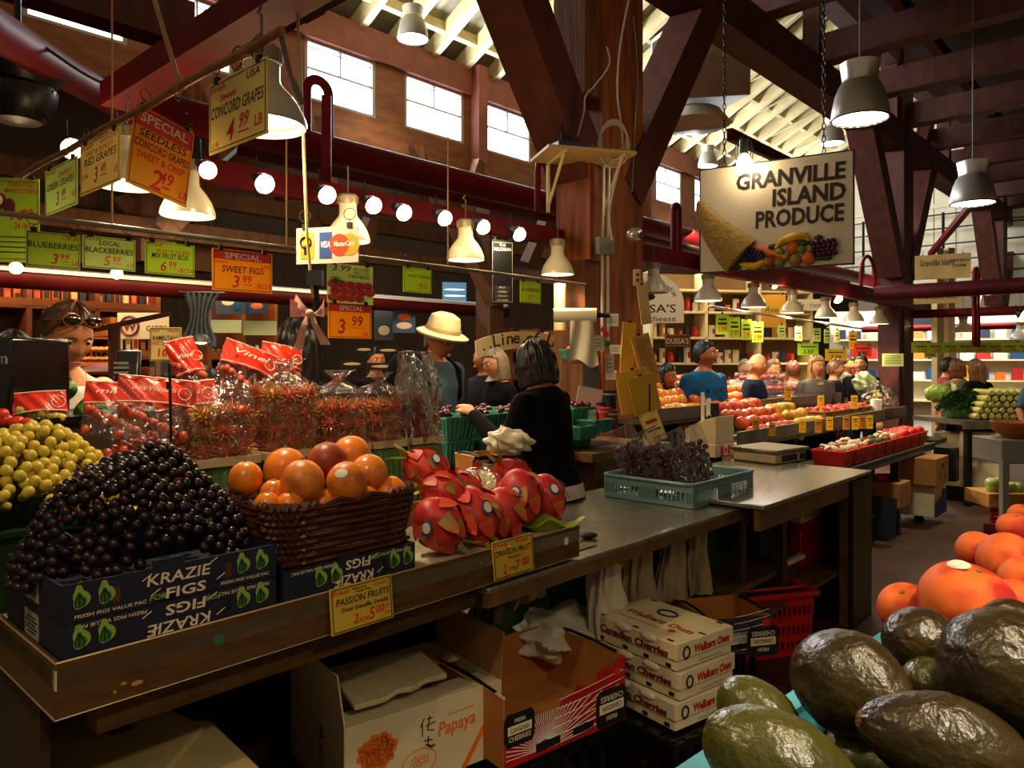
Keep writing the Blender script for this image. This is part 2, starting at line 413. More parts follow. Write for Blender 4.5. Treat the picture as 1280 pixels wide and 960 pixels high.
pipe('red_pipe', 300, 366, 6.0, -120, 632, .075, m_redpipe_dk)
pipe('bright_trim', 300, 358, 5.93, -120, 632, 0, mat('galvanised_edge', '#d8d4cc', .4, .3), (.03, .025))
p0 = V(PD(145, 122, 3.5)); p1 = p0-W*3.2; mb = MB(); mb.bar(p0, p1, .14, .11); struct('red_beam', mb, m_redpipe)
def wpipe(px, py, d, l0, l1, r, m):
    p = PD(px, py, d); mb = MB(); mb.tube([p+W*l0, p-W*l1], r, 10); struct('red_pipe', mb, m)
wpipe(1200, 361, 9.5, 1.0, 3, .10, m_redpipe_dk)
wpipe(1220, 390, 11.5, .9, 4, .07, m_redpipe)
wpipe(1230, 408, 13, 2, 4, .06, m_redpipe)
def gooseneck(px, py, d, h, w, flip=1, r=.035):  # bent red riser
    p = PD(px, py, d); pts = []
    for k in range(13): t = math.pi*k/12; pts.append(p+U*(w*(1-math.cos(t))/2*flip)+Z*(math.sin(t)*w/2))
    mb = MB(); mb.tube([p-Z*h]+pts+[pts[-1]-Z*h], r, 10); struct('red_pipe', mb, m_redpipe)
gooseneck(383, 112, 4.6, .25, .16, 1, .03); p = PD(408, 120, 4.6)
mb = MB(); mb.tube([p, p-Z*.55], .03, 10); struct('red_pipe', mb, m_redpipe)
gooseneck(672, 215, 5.7, .3, .55, 1, .025); gooseneck(842, 262, 7.2, .5, .1, 1, .03); gooseneck(1076, 345, 10.6, .35, .62, 1, .025); gooseneck(1218, 345, 9.6, .9, .2, 1, .03)
p = PD(1250, 200, 9); mb = MB(); mb.bar(PD(1163, 318, 11), PD(1215, 255, 9), .07, .07); struct('red_beam', mb, m_redpipe)
mb = MB(); mb.bar(PD(912, 168, 6.2), PD(985, 203, 7.6), .05, .1); struct('red_beam', mb, m_redpipe_dk)
# daylight in through the windows: sky glow slanting down from the clerestory
for t in (-1.5, 1.5, 4.5, 8.5, 12.5):
    c = PW+U*t-W*.25; area_light('window_daylight', up(c, 5.4), up(c-W*6, 6.5), 2.4, .8, SKY_W, (.92, .96, 1.0))
# ================================================================== NEAR STALL
m_apron = mat('reflected_brown_apron', '#6a4a24', .45, .2, col2='#54381a', scale=10, stretch=(1, 1, 5), bump=.06)  # metal apron; the floor's brown reflection is put into its colour
m_deck = mat('white_paper_liner', '#d9d0ba', .7, col2='#b9ad92', scale=12)
m_card_kraft = mat('kraft_cardboard', '#b07c42', .85, col2='#9c6a34', scale=10, bump=.05)
m_card_white = mat('white_cardboard', '#dccdaa', .8, col2='#cdbb94', scale=6)
m_card_tan = mat('tan_cardboard_inside', '#c07a34', .85, col2='#a9662a', scale=7)
m_navy = mat('navy_printed_cardboard', '#15162a', .55, col2='#1c1d36', scale=8)
m_ink = mat('black_ink', '#0c0a0a', .6); m_inkred = mat('red_ink', '#d3200f', .6); m_inkwhite = mat('white_ink', '#efe9dc', .6)
m_inkcream = mat('cream_ink', '#ead7b4', .6); m_inkgreen = mat('fig_green_ink', '#8fae45', .6); m_inkdgreen = mat('dark_green_ink', '#2f6d2c', .6)
m_inkmaroon = mat('maroon_ink', '#6d1420', .6); m_inkorange = mat('orange_ink', '#e8701c', .6); m_inkblue = mat('blue_ink', '#23407f', .6)
m_pulp = mat('green_pulp_basket', '#5d8c4c', .85, col2='#4c7a40', scale=20, bump=.2)
m_pulp_teal = mat('teal_pulp_basket', '#3f8a72', .85, col2='#347a64', scale=20, bump=.2)
A = PZ(69, 830, 1.0); A.z = 0
def S(u, w, z): return up(A+U*u+W*w, z)
TL = 1.70
t = thing('display_table', 'long brown fronted display table under the figs and dragon fruit', 'table', S(0, 0, 0), UA)
mb = MB(); mb.box((TL/2, .55, .965), (TL, 1.10, .04)); part('table_top', mb, m_deck, t)
mb = MB(); mb.box((TL/2, .006, .943), (TL, .012, .114)); part('front_apron', mb, m_apron, t, bevel=.003)
mb = MB(); mb.box((.006, .56, .943), (.012, 1.10, .114)); part('side_apron', mb, m_apron, t, bevel=.003)
mb = MB(); mb.box((TL-.006, .56, .943), (.012, 1.10, .114)); part('side_apron', mb, m_apron, t, bevel=.003)
for pts in (((0, .002, .999), (TL, .002, .999)), ((0, .002, .887), (TL, .002, .887)), ((.0, 0, 1), (.0, 1.1, 1)), ((.0, 0, .887), (.0, 1.1, .887))):
    mb = MB(); mb.tube(pts, .0022, 6); part('edge_trim', mb, mat('worn_bright_edge', '#c9b48c', .4, .4), t)
mb = MB(); mb.box((TL/2+.15, .10, .84), (TL+.1, .06, .08)); part('lower_rail', mb, m_apron, t)
mb = MB(); mb.box((TL/2, .80, .44), (TL-.05, .02, .84)); part('added_dark_panel', mb, m_dark, t)  # dark sheet added to blacken the space under the table
mb = MB(); mb.box((.03, .62, .44), (.02, .9, .84)); part('added_dark_panel', mb, m_dark, t)  # dark sheet added at the side, also to blacken that space
for u, w in ((.3, .5), (TL-.1, .60), (.3, 1.0), (TL-.1, 1.0)):
    mb = MB(); mb.box((u, w, .45), (.06, .06, .9)); part('leg', mb, m_darkmetal, t)
def sticker(u, z, c, rx, rz_):
    mb = MB(); mb.poly([(math.cos(k*.314)*rx, math.sin(k*.314)*rz_) for k in range(20)], 0, .0008, T3(u, -.0005, z) @ R90); part('sticker', mb, c, t)
sticker(.335, .957, mat('green_sticker', '#2d6b4a'), .013, .011); sticker(.80, .945, mat('blue_sticker', '#27405f'), .012, .008); sticker(1.62, .955, m_inkwhite, .012, .014)
for u, z, a, b in ((.155, .914, .012, .005), (.128, .921, .006, .003), (.11, .909, .003, .004)): sticker(u, z, mat('bare_patch', '#b8884a', .8), a, b)

# ---- fig boxes
def fig_shape(mb, x, z, s, flip, T):
    pts = []
    for k in range(24):
        a = 2*math.pi*k/24; r = s*(.75+.18*math.cos(a-.4)+.1*math.cos(3*a)); pts.append((x+r*.8*math.cos(a), z+r*math.sin(a)*1.0+ (s*.35 if abs(math.cos(a)) < .35 and math.sin(a) > 0 else 0)))
    mb.poly(pts, 0, .0006, T)
def fig_box(name, loc, w, d, h, label, inv, texts=True, rz=UA):
    t = thing(name, label, 'box', loc, rz)
    mb = MB(); th = .006
    mb.box((w/2, th/2, h/2), (w, th, h)); mb.box((w/2, d-th/2, h/2), (w, th, h)); mb.box((th/2, d/2, h/2), (th, d-2*th, h)); mb.box((w-th/2, d/2, h/2), (th, d-2*th, h)); mb.box((w/2, d/2, .004), (w-2*th, d-2*th, .006))
    mb.box((w*.45, th/2, h+.008), (w*.14, th, .016)); mb.box((w*.45, d-th/2, h+.008), (w*.14, th, .016))
    part('carton', mb, m_navy, t, smooth=False)
    T = lambda x, z: T3(x, -.0008, z) @ R90 @ (RZ(math.pi) if inv else Matrix.Identity(4))
    q = -1 if inv else 1
    m = MB(); m.text('KRAZIE', h*.44, T(w*.50, h*(.52 if not inv else .46)), w*.30, .12, .012); m.text('FIGS', h*.40, T(w*.53, h*(.08 if not inv else .90)), w*.19, .05, .02)
    m.text('FRESH FIGS VALUE PAC', h*.13, T(w*.20, h*(.08 if not inv else .92)), w*.30, .1, .01); m.text('FRESH FIGS VALUE PAC', h*.13, T(w*.83, h*(.10 if not inv else .90)), w*.26, .1, .01)
    for x, z in ((.33, .7), (.68, .3), (.37, .25), (.64, .8)): m.bar((w*x, -.0006, h*z), (w*x+.02, -.0006, h*z+.012), .0014, .0016)
    part('lettering', m, m_inkcream, t)
    m = MB(); m.text('FOR', h*.22, T(w*(.40 if not inv else .66), h*(.10 if not inv else .92)), w*.075, .1, .015); part('lettering', m, m_inkgreen, t)
    for fx in ((.12, .86) if texts else (.30, .87)):
        m = MB(); n = MB(); k = MB()
        for s_, dx in ((1, -.024), (1, .024)):
            fig_shape(m, w*fx+dx, h*.55, h*.34, 0, T3(0, -.0006, 0) @ R90); fig_shape(n, w*fx+dx, h*.50, h*.22, 0, T3(0, -.0013, 0) @ R90)
            for b in range(3): k.tube([(w*fx+dx+(b-1)*h*.09, -.0022, h*.38), (w*fx+dx+(b-1)*h*.11, -.0022, h*.52), (w*fx+dx, -.0022, h*.72)], .0012, 5)
        part('fig_picture', m, m_inkgreen, t); part('fig_picture', n, m_inkdgreen, t); part('fig_picture', k, m_ink, t)
    for fx in (.22, .74):
        m = MB(); m.box((w*fx, -.0004, h*.5), (.016, .001, h*.42)); part('hand_hole', m, m_ink if inv else mat('brown_hole', '#5a2510', .9), t, bevel=.0004)
    m = MB(); m.box((-.0006, d*.5, h*.5), (.001, d*.25, h*.7)); part('address_label', m, mat('grey_label', '#9d9a90', .7), t)
    m = MB(); 
    for i in range(5): m.box((-.0016, d*.5, h*(.3+.1*i)), (.0008, d*.2*(1 if i % 2 else .7), h*.04))
    part('lettering', m, m_ink, t)
    return t
fig_box('fig_carton', S(.015, .016, .986), .475, .38, .080, 'navy fig carton with upside-down lettering, under the black grapes carton', True)
fig_box('fig_carton', S(.015, .016, 1.068), .475, .38, .078, 'navy printed fig carton heaped with black grapes', False)
fig_box('fig_carton', S(.51, .016, .986), .425, .38, .085, 'navy fig carton with upside-down lettering under the wicker basket', True, False)

# ---- grapes
def grape_mesh(m, r, nm):
    mb = MB(); mb.ball((0, 0, 0), (r*.95, r*.95, r*1.08), 12, 8); return mb.mesh(nm, m)
m_bgrape = mat('black_grape_skin', '#140a12', .32, col2='#2a1018', scale=18, lo=.45, hi=.75, spec=.4)
m_ggrape = mat('green_grape_skin', '#d6bc4c', .35, col2='#bfae3c', scale=14, lo=.4, hi=.7, spec=.35)
m_rgrape = mat('red_grape_skin', '#a83226', .35, col2='#c25a3a', scale=14, lo=.4, hi=.7)
m_stem = mat('grape_stem', '#7a6a2c', .7)
def heap(name, cen, ru, rw, z0, hgt, n, nb, r, m, labels, group, seed, top=None, maxper=99, ylim=None):
    rg = random.Random(seed); pts = []
    tries = 0
    while len(pts) < n and tries < n*60:
        tries += 1
        a = rg.uniform(0, 2*math.pi); q = math.sqrt(rg.random()); x = q*math.cos(a); y = q*math.sin(a)
        if y > .35 and rg.random() < .8: continue
        if cen is not None and ylim is not None and y*rw < ylim and q > .8: continue
        h = hgt*(1-q**2.2)+.02*math.sin(x*7)*math.cos(y*6)
        if len(pts) > n*.72: h -= rg.uniform(.8, 1.9)*r
        p = V((x*ru, y*rw, h))
        md = 1.55*r if len(pts) <= n*.72 else 1.35*r
        if all((p-o).length > md for o in pts): pts.append(p)
    cents = []
    for i in range(nb): cents.append(pts[min(len(pts)-1, int(i*len(pts)*.7/nb))])
    me = grape_mesh(m, r, 'grape')
    base = cen
    for i, c in enumerate(cents):
        mine = [p for p in pts if min(range(nb), key=lambda k: (cents[k]-p).length) == i][:maxper]
        t = thing(name, labels[i % len(labels)], 'grapes', base+up(U*c.x+W*c.y, 0)+Z*(z0+c.z-base.z), UA, group)
        mb = MB(); p0 = V((0, 0, -r*1.2))
        mb.tube([p0+V((.02, 0, -.02)), p0, V((-.01, .005, r*.9)), V((-.02, .012, r*1.5))], .002, 5)
        for p in mine[:6]: mb.tube([p0, (p-c)*.9], .0012, 4)
        part('stem', mb, m_stem, t)
        for p in mine:
            o = bpy.data.objects.new('grape', me); COL.objects.link(o); o.parent = t; o.location = p-c; o.rotation_euler = (rg.uniform(-.6, .6), rg.uniform(-.6, .6), 0)
bl = ['bunch of black grapes %s' % s for s in ('on the crown of the dark heap', 'on the dark heap facing the fig carton lettering', 'at the dark heap end beside the green grapes', 'on the dark heap next to the wicker basket',
      'low on the dark heap at the carton corner', 'on the dark heap under the red bag headers', 'over the front rim of the navy carton', 'on the dark heap shoulder by the orange fruit', 'at the back of the dark heap', 'midway down the dark heap front')]
heap('black_grape_bunch', S(.25, .235, 1.14), .27, .215, 1.125, .25, 430, 10, .0132, m_bgrape, bl, 'black grapes heaped in the fig carton', 3, ylim=-.185)
gl = ['bunch of green grapes %s' % s for s in ('on top of the pale heap', 'at the front of the pale heap', 'spilling toward the black grapes', 'low in the green crate', 'behind the pale heap crest', 'at the frame edge of the pale heap')]
heap('green_grape_bunch', S(.10, .68, 1.2), .34, .25, 1.17, .24, 430, 6, .0155, m_ggrape, gl, 'green grapes heaped in the crate', 5, ylim=-.2)
mb = MB(); 
for u0, w0, du, dw in ((-.13, .47, .58, .01), (-.13, .97, .58, .01), (-.13, .47, .01, .5), (.44, .47, .01, .5)): mb.box((u0+du/2, w0+dw/2, .10), (du, dw, .20))
mb.box((.155, .72, .01), (.57, .5, .01)); mb.box((.155, .47, .19), (.59, .025, .015))
single('green_crate', mb, mat('dark_green_crate', '#16331c', .5), 'dark green plastic crate holding the green grapes', 'crate', S(0, 0, .986), UA)

# ---- wicker basket
def wicker(loc, w, d, h, fl, label, rz):
    t = thing('wicker_basket', label, 'basket', loc, rz); m = mat('dark_wicker', '#3a1a0e', .4, col2='#54280f', scale=30, bump=.1)
    mb = MB(); rows = 9
    def ring(k, n=64):
        s = k/(rows-1); e = fl*s; pts = []
        for i in range(n):
            a = 2*math.pi*i/n; ca, sa = math.cos(a), math.sin(a); p = .32
            x = (w/2-fl+e)*math.copysign(abs(ca)**p, ca); y = (d/2-fl+e)*math.copysign(abs(sa)**p, sa)
            j = .0035*(1 if (i+k) % 2 else -1); pts.append(V((x*(1+j/w*2), y*(1+j/d*2), s*h)))
        return pts
    for k in range(rows): r = ring(k); mb.tube(r+[r[0]], .008, 6, False)
    part('woven_wall', mb, m, t)
    mb = MB(); r0 = ring(0); r1 = ring(rows-1)
    for i in range(0, 64): mb.tube([r0[i], r1[i]], .0035, 5)
    part('stakes', mb, m, t)
    mb = MB(); r = [p+V((0, 0, .008)) for p in ring(rows-1)]
    for i in range(64):
        a, b = r[i], r[(i+1) % 64]; mb.tube([a+V((0, 0, -.008)), (a+b)/2+V((0, 0, .006)), b+V((0, 0, -.006))], .0075, 6)
    part('braided_rim', mb, m, t)
    mb = MB(); mb.box((0, 0, .006), (w-2*fl, d-2*fl, .01)); part('base', mb, m, t)
    return t
wicker(S(.73, .20, 1.073), .47, .36, .145, .025, 'dark brown wicker basket full of orange passion fruits', UA)
m_pf = mat('orange_passion_skin', '#ee8a1c', .32, col2='#d9641a', scale=9, lo=.3, hi=.75, bump=.03, bscale=60, coat=.15)
m_pf2 = mat('blotched_passion_skin', '#d97a20', .38, col2='#8c3d16', scale=16, lo=.5, hi=.72, bump=.05, bscale=60)
m_pf3 = mat('brown_passion_skin', '#a4431c', .4, col2='#7c2d14', scale=10)
m_stk = mat('white_fruit_sticker', '#e4dcc8', .5); 
def passion(px, py, rp, d, m, label, stick=None):
    r = rp*d/F; t = thing('passion_fruit', label, 'fruit', PD(px, py, d)-Z*0, rnd(0, 6), 'passion fruits in the wicker basket')
    mb = MB(); mb.ball((0, 0, 0), (r, r*.98, r*1.02), 24, 16); part('skin', mb, m, t)
    mb = MB(); mb.tube([(0, 0, r*.98), (.002, 0, r*1.1)], .004, 6); mb.ball((0, 0, r*1.0), (.009, .009, .003), 8, 5); part('stem_end', mb, m_stem, t)
    if stick:
        n = V(stick).normalized(); Rm = n.to_track_quat('Z', 'Y').to_matrix().to_4x4(); t.rotation_euler = (0, 0, 0)
        mb = MB(); mb.lathe([(.0001, .0012), (r*.14, .0010), (r*.24, -.0006)], 16, Matrix.Translation(n*r*1.006) @ Rm, sx=1.3); part('sticker', mb, m_stk, t, 'white oval sticker')
for a in ((378, 603, 28, 2.02, m_pf2, 'large blotched passion fruit at the basket front beside the stickered one'), (434, 603, 26, 2.07, m_pf2, 'blotched passion fruit with a white oval sticker', (-.1, -.8, .55)),
          (357, 587, 27, 2.17, m_pf, 'smooth orange passion fruit heaped behind the big blotched one'), (409, 578, 25, 2.22, m_pf3, 'reddish brown passion fruit on top of the heap'),
          (439, 570, 25, 2.32, m_pf, 'orange passion fruit at the peak behind the brown one'), (461, 592, 24, 2.18, m_pf, 'orange passion fruit on the heap shoulder above the basket handle end'),
          (486, 619, 24, 2.20, m_pf, 'orange passion fruit sunk at the basket end nearest the dragon fruit'), (307, 598, 21, 2.02, m_pf, 'orange passion fruit beside the black grapes'),
          (342, 617, 17, 2.0, m_pf, 'small orange passion fruit low between grapes and basket rim'), (334, 632, 17, 1.95, m_pf, 'small orange passion fruit touching the basket rim corner'),
          (362, 633, 18, 1.97, m_pf, 'half hidden orange passion fruit under the big blotched one'), (405, 630, 18, 2.05, m_pf, 'half hidden orange passion fruit below the stickered one'),
          (457, 625, 18, 2.12, m_pf, 'half hidden orange passion fruit near the rim middle')): passion(*a)
# ---- dragon fruit
m_df = mat('dragon_fruit_skin', '#c42428', .42, col2='#dc4a34', scale=9, lo=.4, hi=.75, bump=.15, bscale=30)
m_dfs = mat('dragon_fruit_scale', '#d23b2a', .45, col2='#8f9a2e', scale=9, lo=.5, hi=.72)
m_dfg = mat('dragon_fruit_green_tip', '#93992c', .5, col2='#6f7a1e', scale=8)
def leaf_blade(L, wd, curl, n=6):
    def fn(a, b): 
        y = b*L; hw = wd*(1-b)**.7*(.75+.5*b) if b < 1 else 0; x = (a-.5)*2*hw
        return (x, y, curl*b*b*L+abs(a-.5)*wd*.25)
    mb = MB(); mb.grid(fn, 4, n); return mb
def dragon(px, py, rp, d, axis, label, tuft=True, stick=None, seed=0, half=False):
    rg = random.Random(seed); r = rp*d/F; t = thing('dragon_fruit', label, 'fruit', PD(px, py, d), 0, 'dragon fruits on the table end')
    q = V(axis).normalized().to_track_quat('Z', 'Y')
    def shape(v): k = (1-.12*max(0, v.z)**2)*(1+.06*noise.noise(v*2.2+V((seed, 0, 0)))+.025*math.sin(5*math.atan2(v.y, v.x)+3*v.z)); return V((v.x*k, v.y*k, v.z))
    mb = MB(); R3 = q.to_matrix()
    mb.ball((0, 0, 0), (r*.90, r*.90, r*1.16), 32, 22, R3, lambda v: (V((v.x, v.y, min(v.z, .12))) if half else shape(v))); part('skin', mb, m_df, t)
    for k in range(19):
        a = k*2.4+rg.uniform(-.3, .3); zz = -.85+1.72*k/18; rr = math.sqrt(max(.02, 1-zz*zz))
        if half and zz > -.05: continue
        n = V((rr*math.cos(a), rr*math.sin(a), zz)); base = V((n.x*r*.93, n.y*r*.93, n.z*r*1.1))
        updir = (Z-n*n.z).normalized(); x = updir.cross(n)
        M = Matrix.Translation(base) @ Matrix((x, updir, n)).transposed().to_4x4()
        mb = leaf_blade(r*rg.uniform(.55, .85), r*.40, rg.uniform(-.22, -.04), 8); mm = MB(q.to_matrix().to_4x4()); mm.add(mb.v, mb.f, M @ RX(math.radians(rg.uniform(2, 9))) @ T3(0, -.004, -.001)); part('scale', mm, m_dfs, t)
    if tuft and not half:
        for k in range(6):
            a = k*1.05; n = V((math.cos(a), math.sin(a), 0)); M = Matrix.Translation(n*r*.22+V((0, 0, r*1.0))) @ RZ(a-math.pi/2) @ RX(math.radians(62))
            mb = leaf_blade(r*rg.uniform(.8, 1.25), r*.15, -.25); mm = MB(q.to_matrix().to_4x4()); mm.add(mb.v, mb.f, M); part('tuft_leaf', mm, m_dfg, t, 'green pointed leaf')
    if half:
        mb = MB(q.to_matrix().to_4x4()); mb.lathe([(r*.82, r*.137), (.0005, r*.15)], 20); part('cut_flesh', mb, mat('white_seeded_flesh', '#d9c98a', .4, col2='#5c5234', scale=70, lo=.62, hi=.66), t, 'cut face with black seeds')
        mb = MB(q.to_matrix().to_4x4()); mb.lathe([(r*.95, r*.10), (r*.86, r*.165), (.0005, r*.19)], 24); part('cling_film', mb, plastic_film('cling_film', gloss=.12, bscale=25), t)
    if stick:
        n = V(stick).normalized(); Rm = n.to_track_quat('Z', 'Y').to_matrix().to_4x4(); ro = r*1.03
        mb = MB(); mb.lathe([(.0001, .002), (r*.16, .0015), (r*.24, -.001)], 18, Matrix.Translation(n*ro) @ Rm, sy=1.2); o = part('sticker', mb, m_inkblue, t, 'blue rimmed oval sticker')
        mb = MB(); mb.lathe([(.0001, .0028), (r*.17, .0022)], 18, Matrix.Translation(n*ro) @ Rm, sy=1.2); part('sticker_face', mb, m_stk, o)
dragon(549, 655, 33, 2.36, (.5, .4, -.75), 'dragon fruit with a sticker at the table edge, nearest the wicker basket', True, (-.35, -.9, .05), 1)
dragon(591, 643, 33, 2.50, (.55, -.2, -.8), 'dragon fruit standing between two stickered ones at the table edge', True, (.55, -.7, .4), 2)
dragon(628, 641, 29, 2.62, (.1, .3, -.9), 'dragon fruit behind the yellow price card of the dragon fruits', True, None, 3)
dragon(650, 620, 30, 2.74, (.2, .1, -.9), 'dragon fruit with a round sticker, second from the table end', False, (-.2, -.9, .3), 4)
dragon(680, 625, 29, 2.86, (0, .2, -.95), 'dragon fruit at the very end of the table beside the green leaf', False, (.4, -.7, .6), 5)
dragon(533, 588, 27, 2.62, (-.6, -.1, .5), 'dragon fruit with its sticker on top, by the green pulp baskets', True, (.5, -.6, .6), 6)
dragon(556, 615, 27, 2.50, (-.85, -.35, .25), 'dragon fruit with long yellow green leaves reaching over the basket', True, None, 7)
dragon(600, 604, 30, 2.75, (.1, -.55, .85), 'halved dragon fruit under cling film showing white seeded flesh', False, None, 8, True)
dragon(640, 598, 24, 2.95, (-.5, -.2, .6), 'dragon fruit at the back of the group with an upright leaf tuft', True, None, 9)
dragon(578, 612, 25, 2.68, (-.7, -.5, .35), 'dragon fruit half hidden in the middle of the group', True, None, 10)
mb = MB(); 
mb.grid(lambda a, b: (.22*a*(1-.4*b)+.01*math.sin(b*9), .16*b, .012+.02*math.sin(a*7+b*4)+.015*math.cos(b*9)), 12, 10)
single('lettuce_leaf', mb, mat('yellow_green_leaf', '#a9b23a', .5, col2='#7f9a2c', scale=10), 'yellow green leaf under the last dragon fruit', 'leaf', S(1.50, .03, .99), UA-.2)

# ---- green pulp baskets and bagged rambutans
def pulp_basket(loc, label, s=.17, h=.12, m=None, name='pulp_basket', rz=UA, invert=True, group=None):
    m = m or m_pulp; a = s/2; b = a*.80; mb = MB(); n = 6
    lo, hi = (a, b) if invert else (b, a)
    cor = lambda k, z: [(-k, -k, z), (k, -k, z), (k, k, z), (-k, k, z)]
    vs = cor(lo, 0)+cor(hi, h); mb.add(vs, [(0, 1, 5, 4), (1, 2, 6, 5), (2, 3, 7, 6), (3, 0, 4, 7), (4, 5, 6, 7) if invert else (3, 2, 1, 0)])
    for i in range(4):
        ang = i*math.pi/2
        for k in range(n):
            x = -lo*.8+1.6*lo*k/(n-1)
            p = RZ(ang) @ V((x, -lo-.001, .004)); q = RZ(ang) @ V((x*hi/lo, -hi-.001, h*.96)); mb.bar(p, q, .012, .006)
    mb.box((0, 0, h if not invert else .004), (2*a+.012, 2*a+.012, .008)) if invert else [mb.bar(RZ(i*math.pi/2) @ V((-a, -a, h)), RZ(i*math.pi/2) @ V((a, -a, h)), .01, .012) for i in range(4)]
    return single(name, mb, m, label, 'basket', loc, rz, group, smooth=False)
for i, (u, w) in enumerate(((.66, .62), (.86, .62), (1.06, .62), (1.25, .62), (1.44, .62))):
    pulp_basket(S(u, w, 1.07), ['upturned green pulp basket under the rambutan bag nearest the grapes', 'upturned green pulp basket under the tied rambutan bag', 'upturned green pulp basket under the middle rambutan bag',
                                'upturned green pulp basket behind the basket of passion fruits', 'upturned green pulp basket behind the dragon fruit'][i], .19, .20, group='upturned pulp baskets under the rambutans')
mb = MB(); mb.box((1.05, .62, 1.026), (1.0, .26, .085)); single('riser_box', mb, m_card_kraft, 'low cardboard riser behind the wicker basket', 'box', S(0, 0, 0), UA)
m_ramb = mat('rambutan_skin', '#a8281a', .5, col2='#c94f1e', scale=22, lo=.4, hi=.7)
m_hair = mat('rambutan_hair', '#c0481c', .5, col2='#a9862c', scale=30, lo=.42, hi=.62)
m_ramb2 = mat('orange_rambutan_skin', '#c8541c', .5, col2='#a83a18', scale=22); m_ramb3 = mat('olive_rambutan_skin', '#8c6a1c', .5, col2='#b0501c', scale=22)
m_hair2 = mat('orange_rambutan_hair', '#d8702a', .5, col2='#b8982e', scale=30, lo=.42, hi=.62); m_hair3 = mat('olive_rambutan_hair', '#a8962e', .5, col2='#c87a2a', scale=30, lo=.42, hi=.62)
def make_rambutan(seed):
    rg = random.Random(seed); r = .024; mb = MB(); mb.ball((0, 0, 0), (r, r, r*1.15), 12, 8)
    sp = MB()
    for k in range(64):
        z = 1-2*(k+.5)/64; a = k*2.4; q = math.sqrt(1-z*z); n = V((q*math.cos(a), q*math.sin(a), z)); e = V((rg.uniform(-1, 1), rg.uniform(-1, 1), rg.uniform(-1, 1)))
        sp.tube([n*r*.95, n*r*1.3+e*.001, n*r*1.62+e*.006], .001, 3, False, [.0026, .0018, .0006])
    return mb.mesh('rambutan', (m_ramb, m_ramb2, m_ramb3)[seed]), sp.mesh('hair', (m_hair, m_hair2, m_hair3)[seed])
RAMB = [make_rambutan(i) for i in range(3)]
m_bag = plastic_film('crinkled_clear_bag', gloss=.10, bscale=16, rough=.1)
m_bagstiff = plastic_film('cellophane', '#f4efe0', gloss=.30, bscale=11, stretch=(1, 1, .35), rough=.14)
m_foamtray = mat('cream_foam_tray', '#dcc79c', .6)
def bag_mesh(w, d, h, top, seed, pinch=True, wr=.010):
    rg = random.Random(seed); ph = [rg.uniform(0, 6) for _ in range(8)]; mb = MB()
    def fn(a, b):
        t = 2*math.pi*a; ca, sa = math.cos(t), math.sin(t); p = .55
        if pinch: k = (1-.06*b) if b < .72 else max(.07, .96-(b-.72)/.16*.9) if b < .88 else .07+.45*(b-.88)/.12
        else: k = 1-.05*b
        dy = k if pinch else (1-.8*max(0, b-.62)/.38)
        j = wr*(math.sin(5*t+ph[0]+b*5)+math.sin(9*t+ph[1]-b*9)*.7+math.sin(17*t+ph[2]+b*21)*.45)
        return (w/2*k*math.copysign(abs(ca)**p, ca)+j*ca, d/2*dy*math.copysign(abs(sa)**p, sa)+j*sa, h*b)
    mb.grid(fn, 44, 26, True); return mb
def rambutan_bag(u, w, z, wd, dp, h, label, pinch, n, seed, fill=.72, gname='', rz=UA, film=None):
    rg = random.Random(seed); L = S(u, w, z); t = thing('rambutan_bag', label, 'bag of fruit', L, rz)
    part('clear_bag', bag_mesh(wd, dp, h, None, seed, pinch), film or m_bag, t)
    mb = MB(); mb.box((0, 0, .006), (wd*1.02, dp*1.02, .012)); 
    for i in range(4):
        sx, sy = ((0, -1), (0, 1), (-1, 0), (1, 0))[i]; mb.box((sx*wd*.51, sy*dp*.51, .014), (wd*1.04 if sy else .006, dp*1.04 if sx else .006, .026))
    part('foam_tray', mb, m_foamtray, t)
    if pinch:
        mb = MB(); mb.tube([V((math.cos(k)*.011, math.sin(k)*.011, h*.885)) for k in [i*.6 for i in range(12)]], .002, 5); part('tie', mb, m_inkred, t)
    pts = []; tries = 0
    nx, ny = max(2, int(wd/.056)), max(2, int(dp/.062)); nz = max(2, int(h*fill/.056)); k = 0
    for iz in range(nz):
        for ix in range(nx):
            for iy in range(ny):
                if len(pts) >= n: break
                if iy == 1 and ny > 2: continue
                pts.append(V(((ix+.5-nx/2)*wd/nx*.92+rg.uniform(-.006, .006), (iy+.5-ny/2)*dp/ny*.9+rg.uniform(-.006, .006), .045+iz*.054+rg.uniform(-.006, .006))))
    for p in pts:
        me, hr = RAMB[rg.choice((0, 0, 1, 1, 2))]
        wp = L+V((math.cos(rz)*p.x-math.sin(rz)*p.y, math.sin(rz)*p.x+math.cos(rz)*p.y, p.z))
        o = bpy.data.objects.new('rambutan', me); COL.objects.link(o); o.location = wp; o.rotation_euler = (rg.uniform(0, 6), rg.uniform(0, 6), 0); o.scale = (1.12,)*3
        tag(o, 'spiky red rambutan packed in the '+gname, 'fruit', 'rambutans in the '+gname)
        c = bpy.data.objects.new('hair', hr); COL.objects.link(c); c.parent = o
rambutan_bag(.63, .60, 1.275, .20, .14, .25, 'clear bag of rambutans nearest the grapes', False, 24, 21, .78, 'bag nearest the grapes')
rambutan_bag(.87, .62, 1.275, .21, .15, .33, 'tied clear bag of rambutans with a gathered top, beside the bow', True, 26, 22, .72, 'tied bag beside the bow')
rambutan_bag(1.085, .62, 1.275, .17, .15, .29, 'clear bag of rambutans below the strawberry poster', True, 22, 23, .74, 'bag below the strawberry poster')
rambutan_bag(1.27, .62, 1.275, .155, .15, .28, 'clear bag of rambutans beside the tall cellophane one', True, 20, 24, .74, 'bag beside the tall cellophane one')
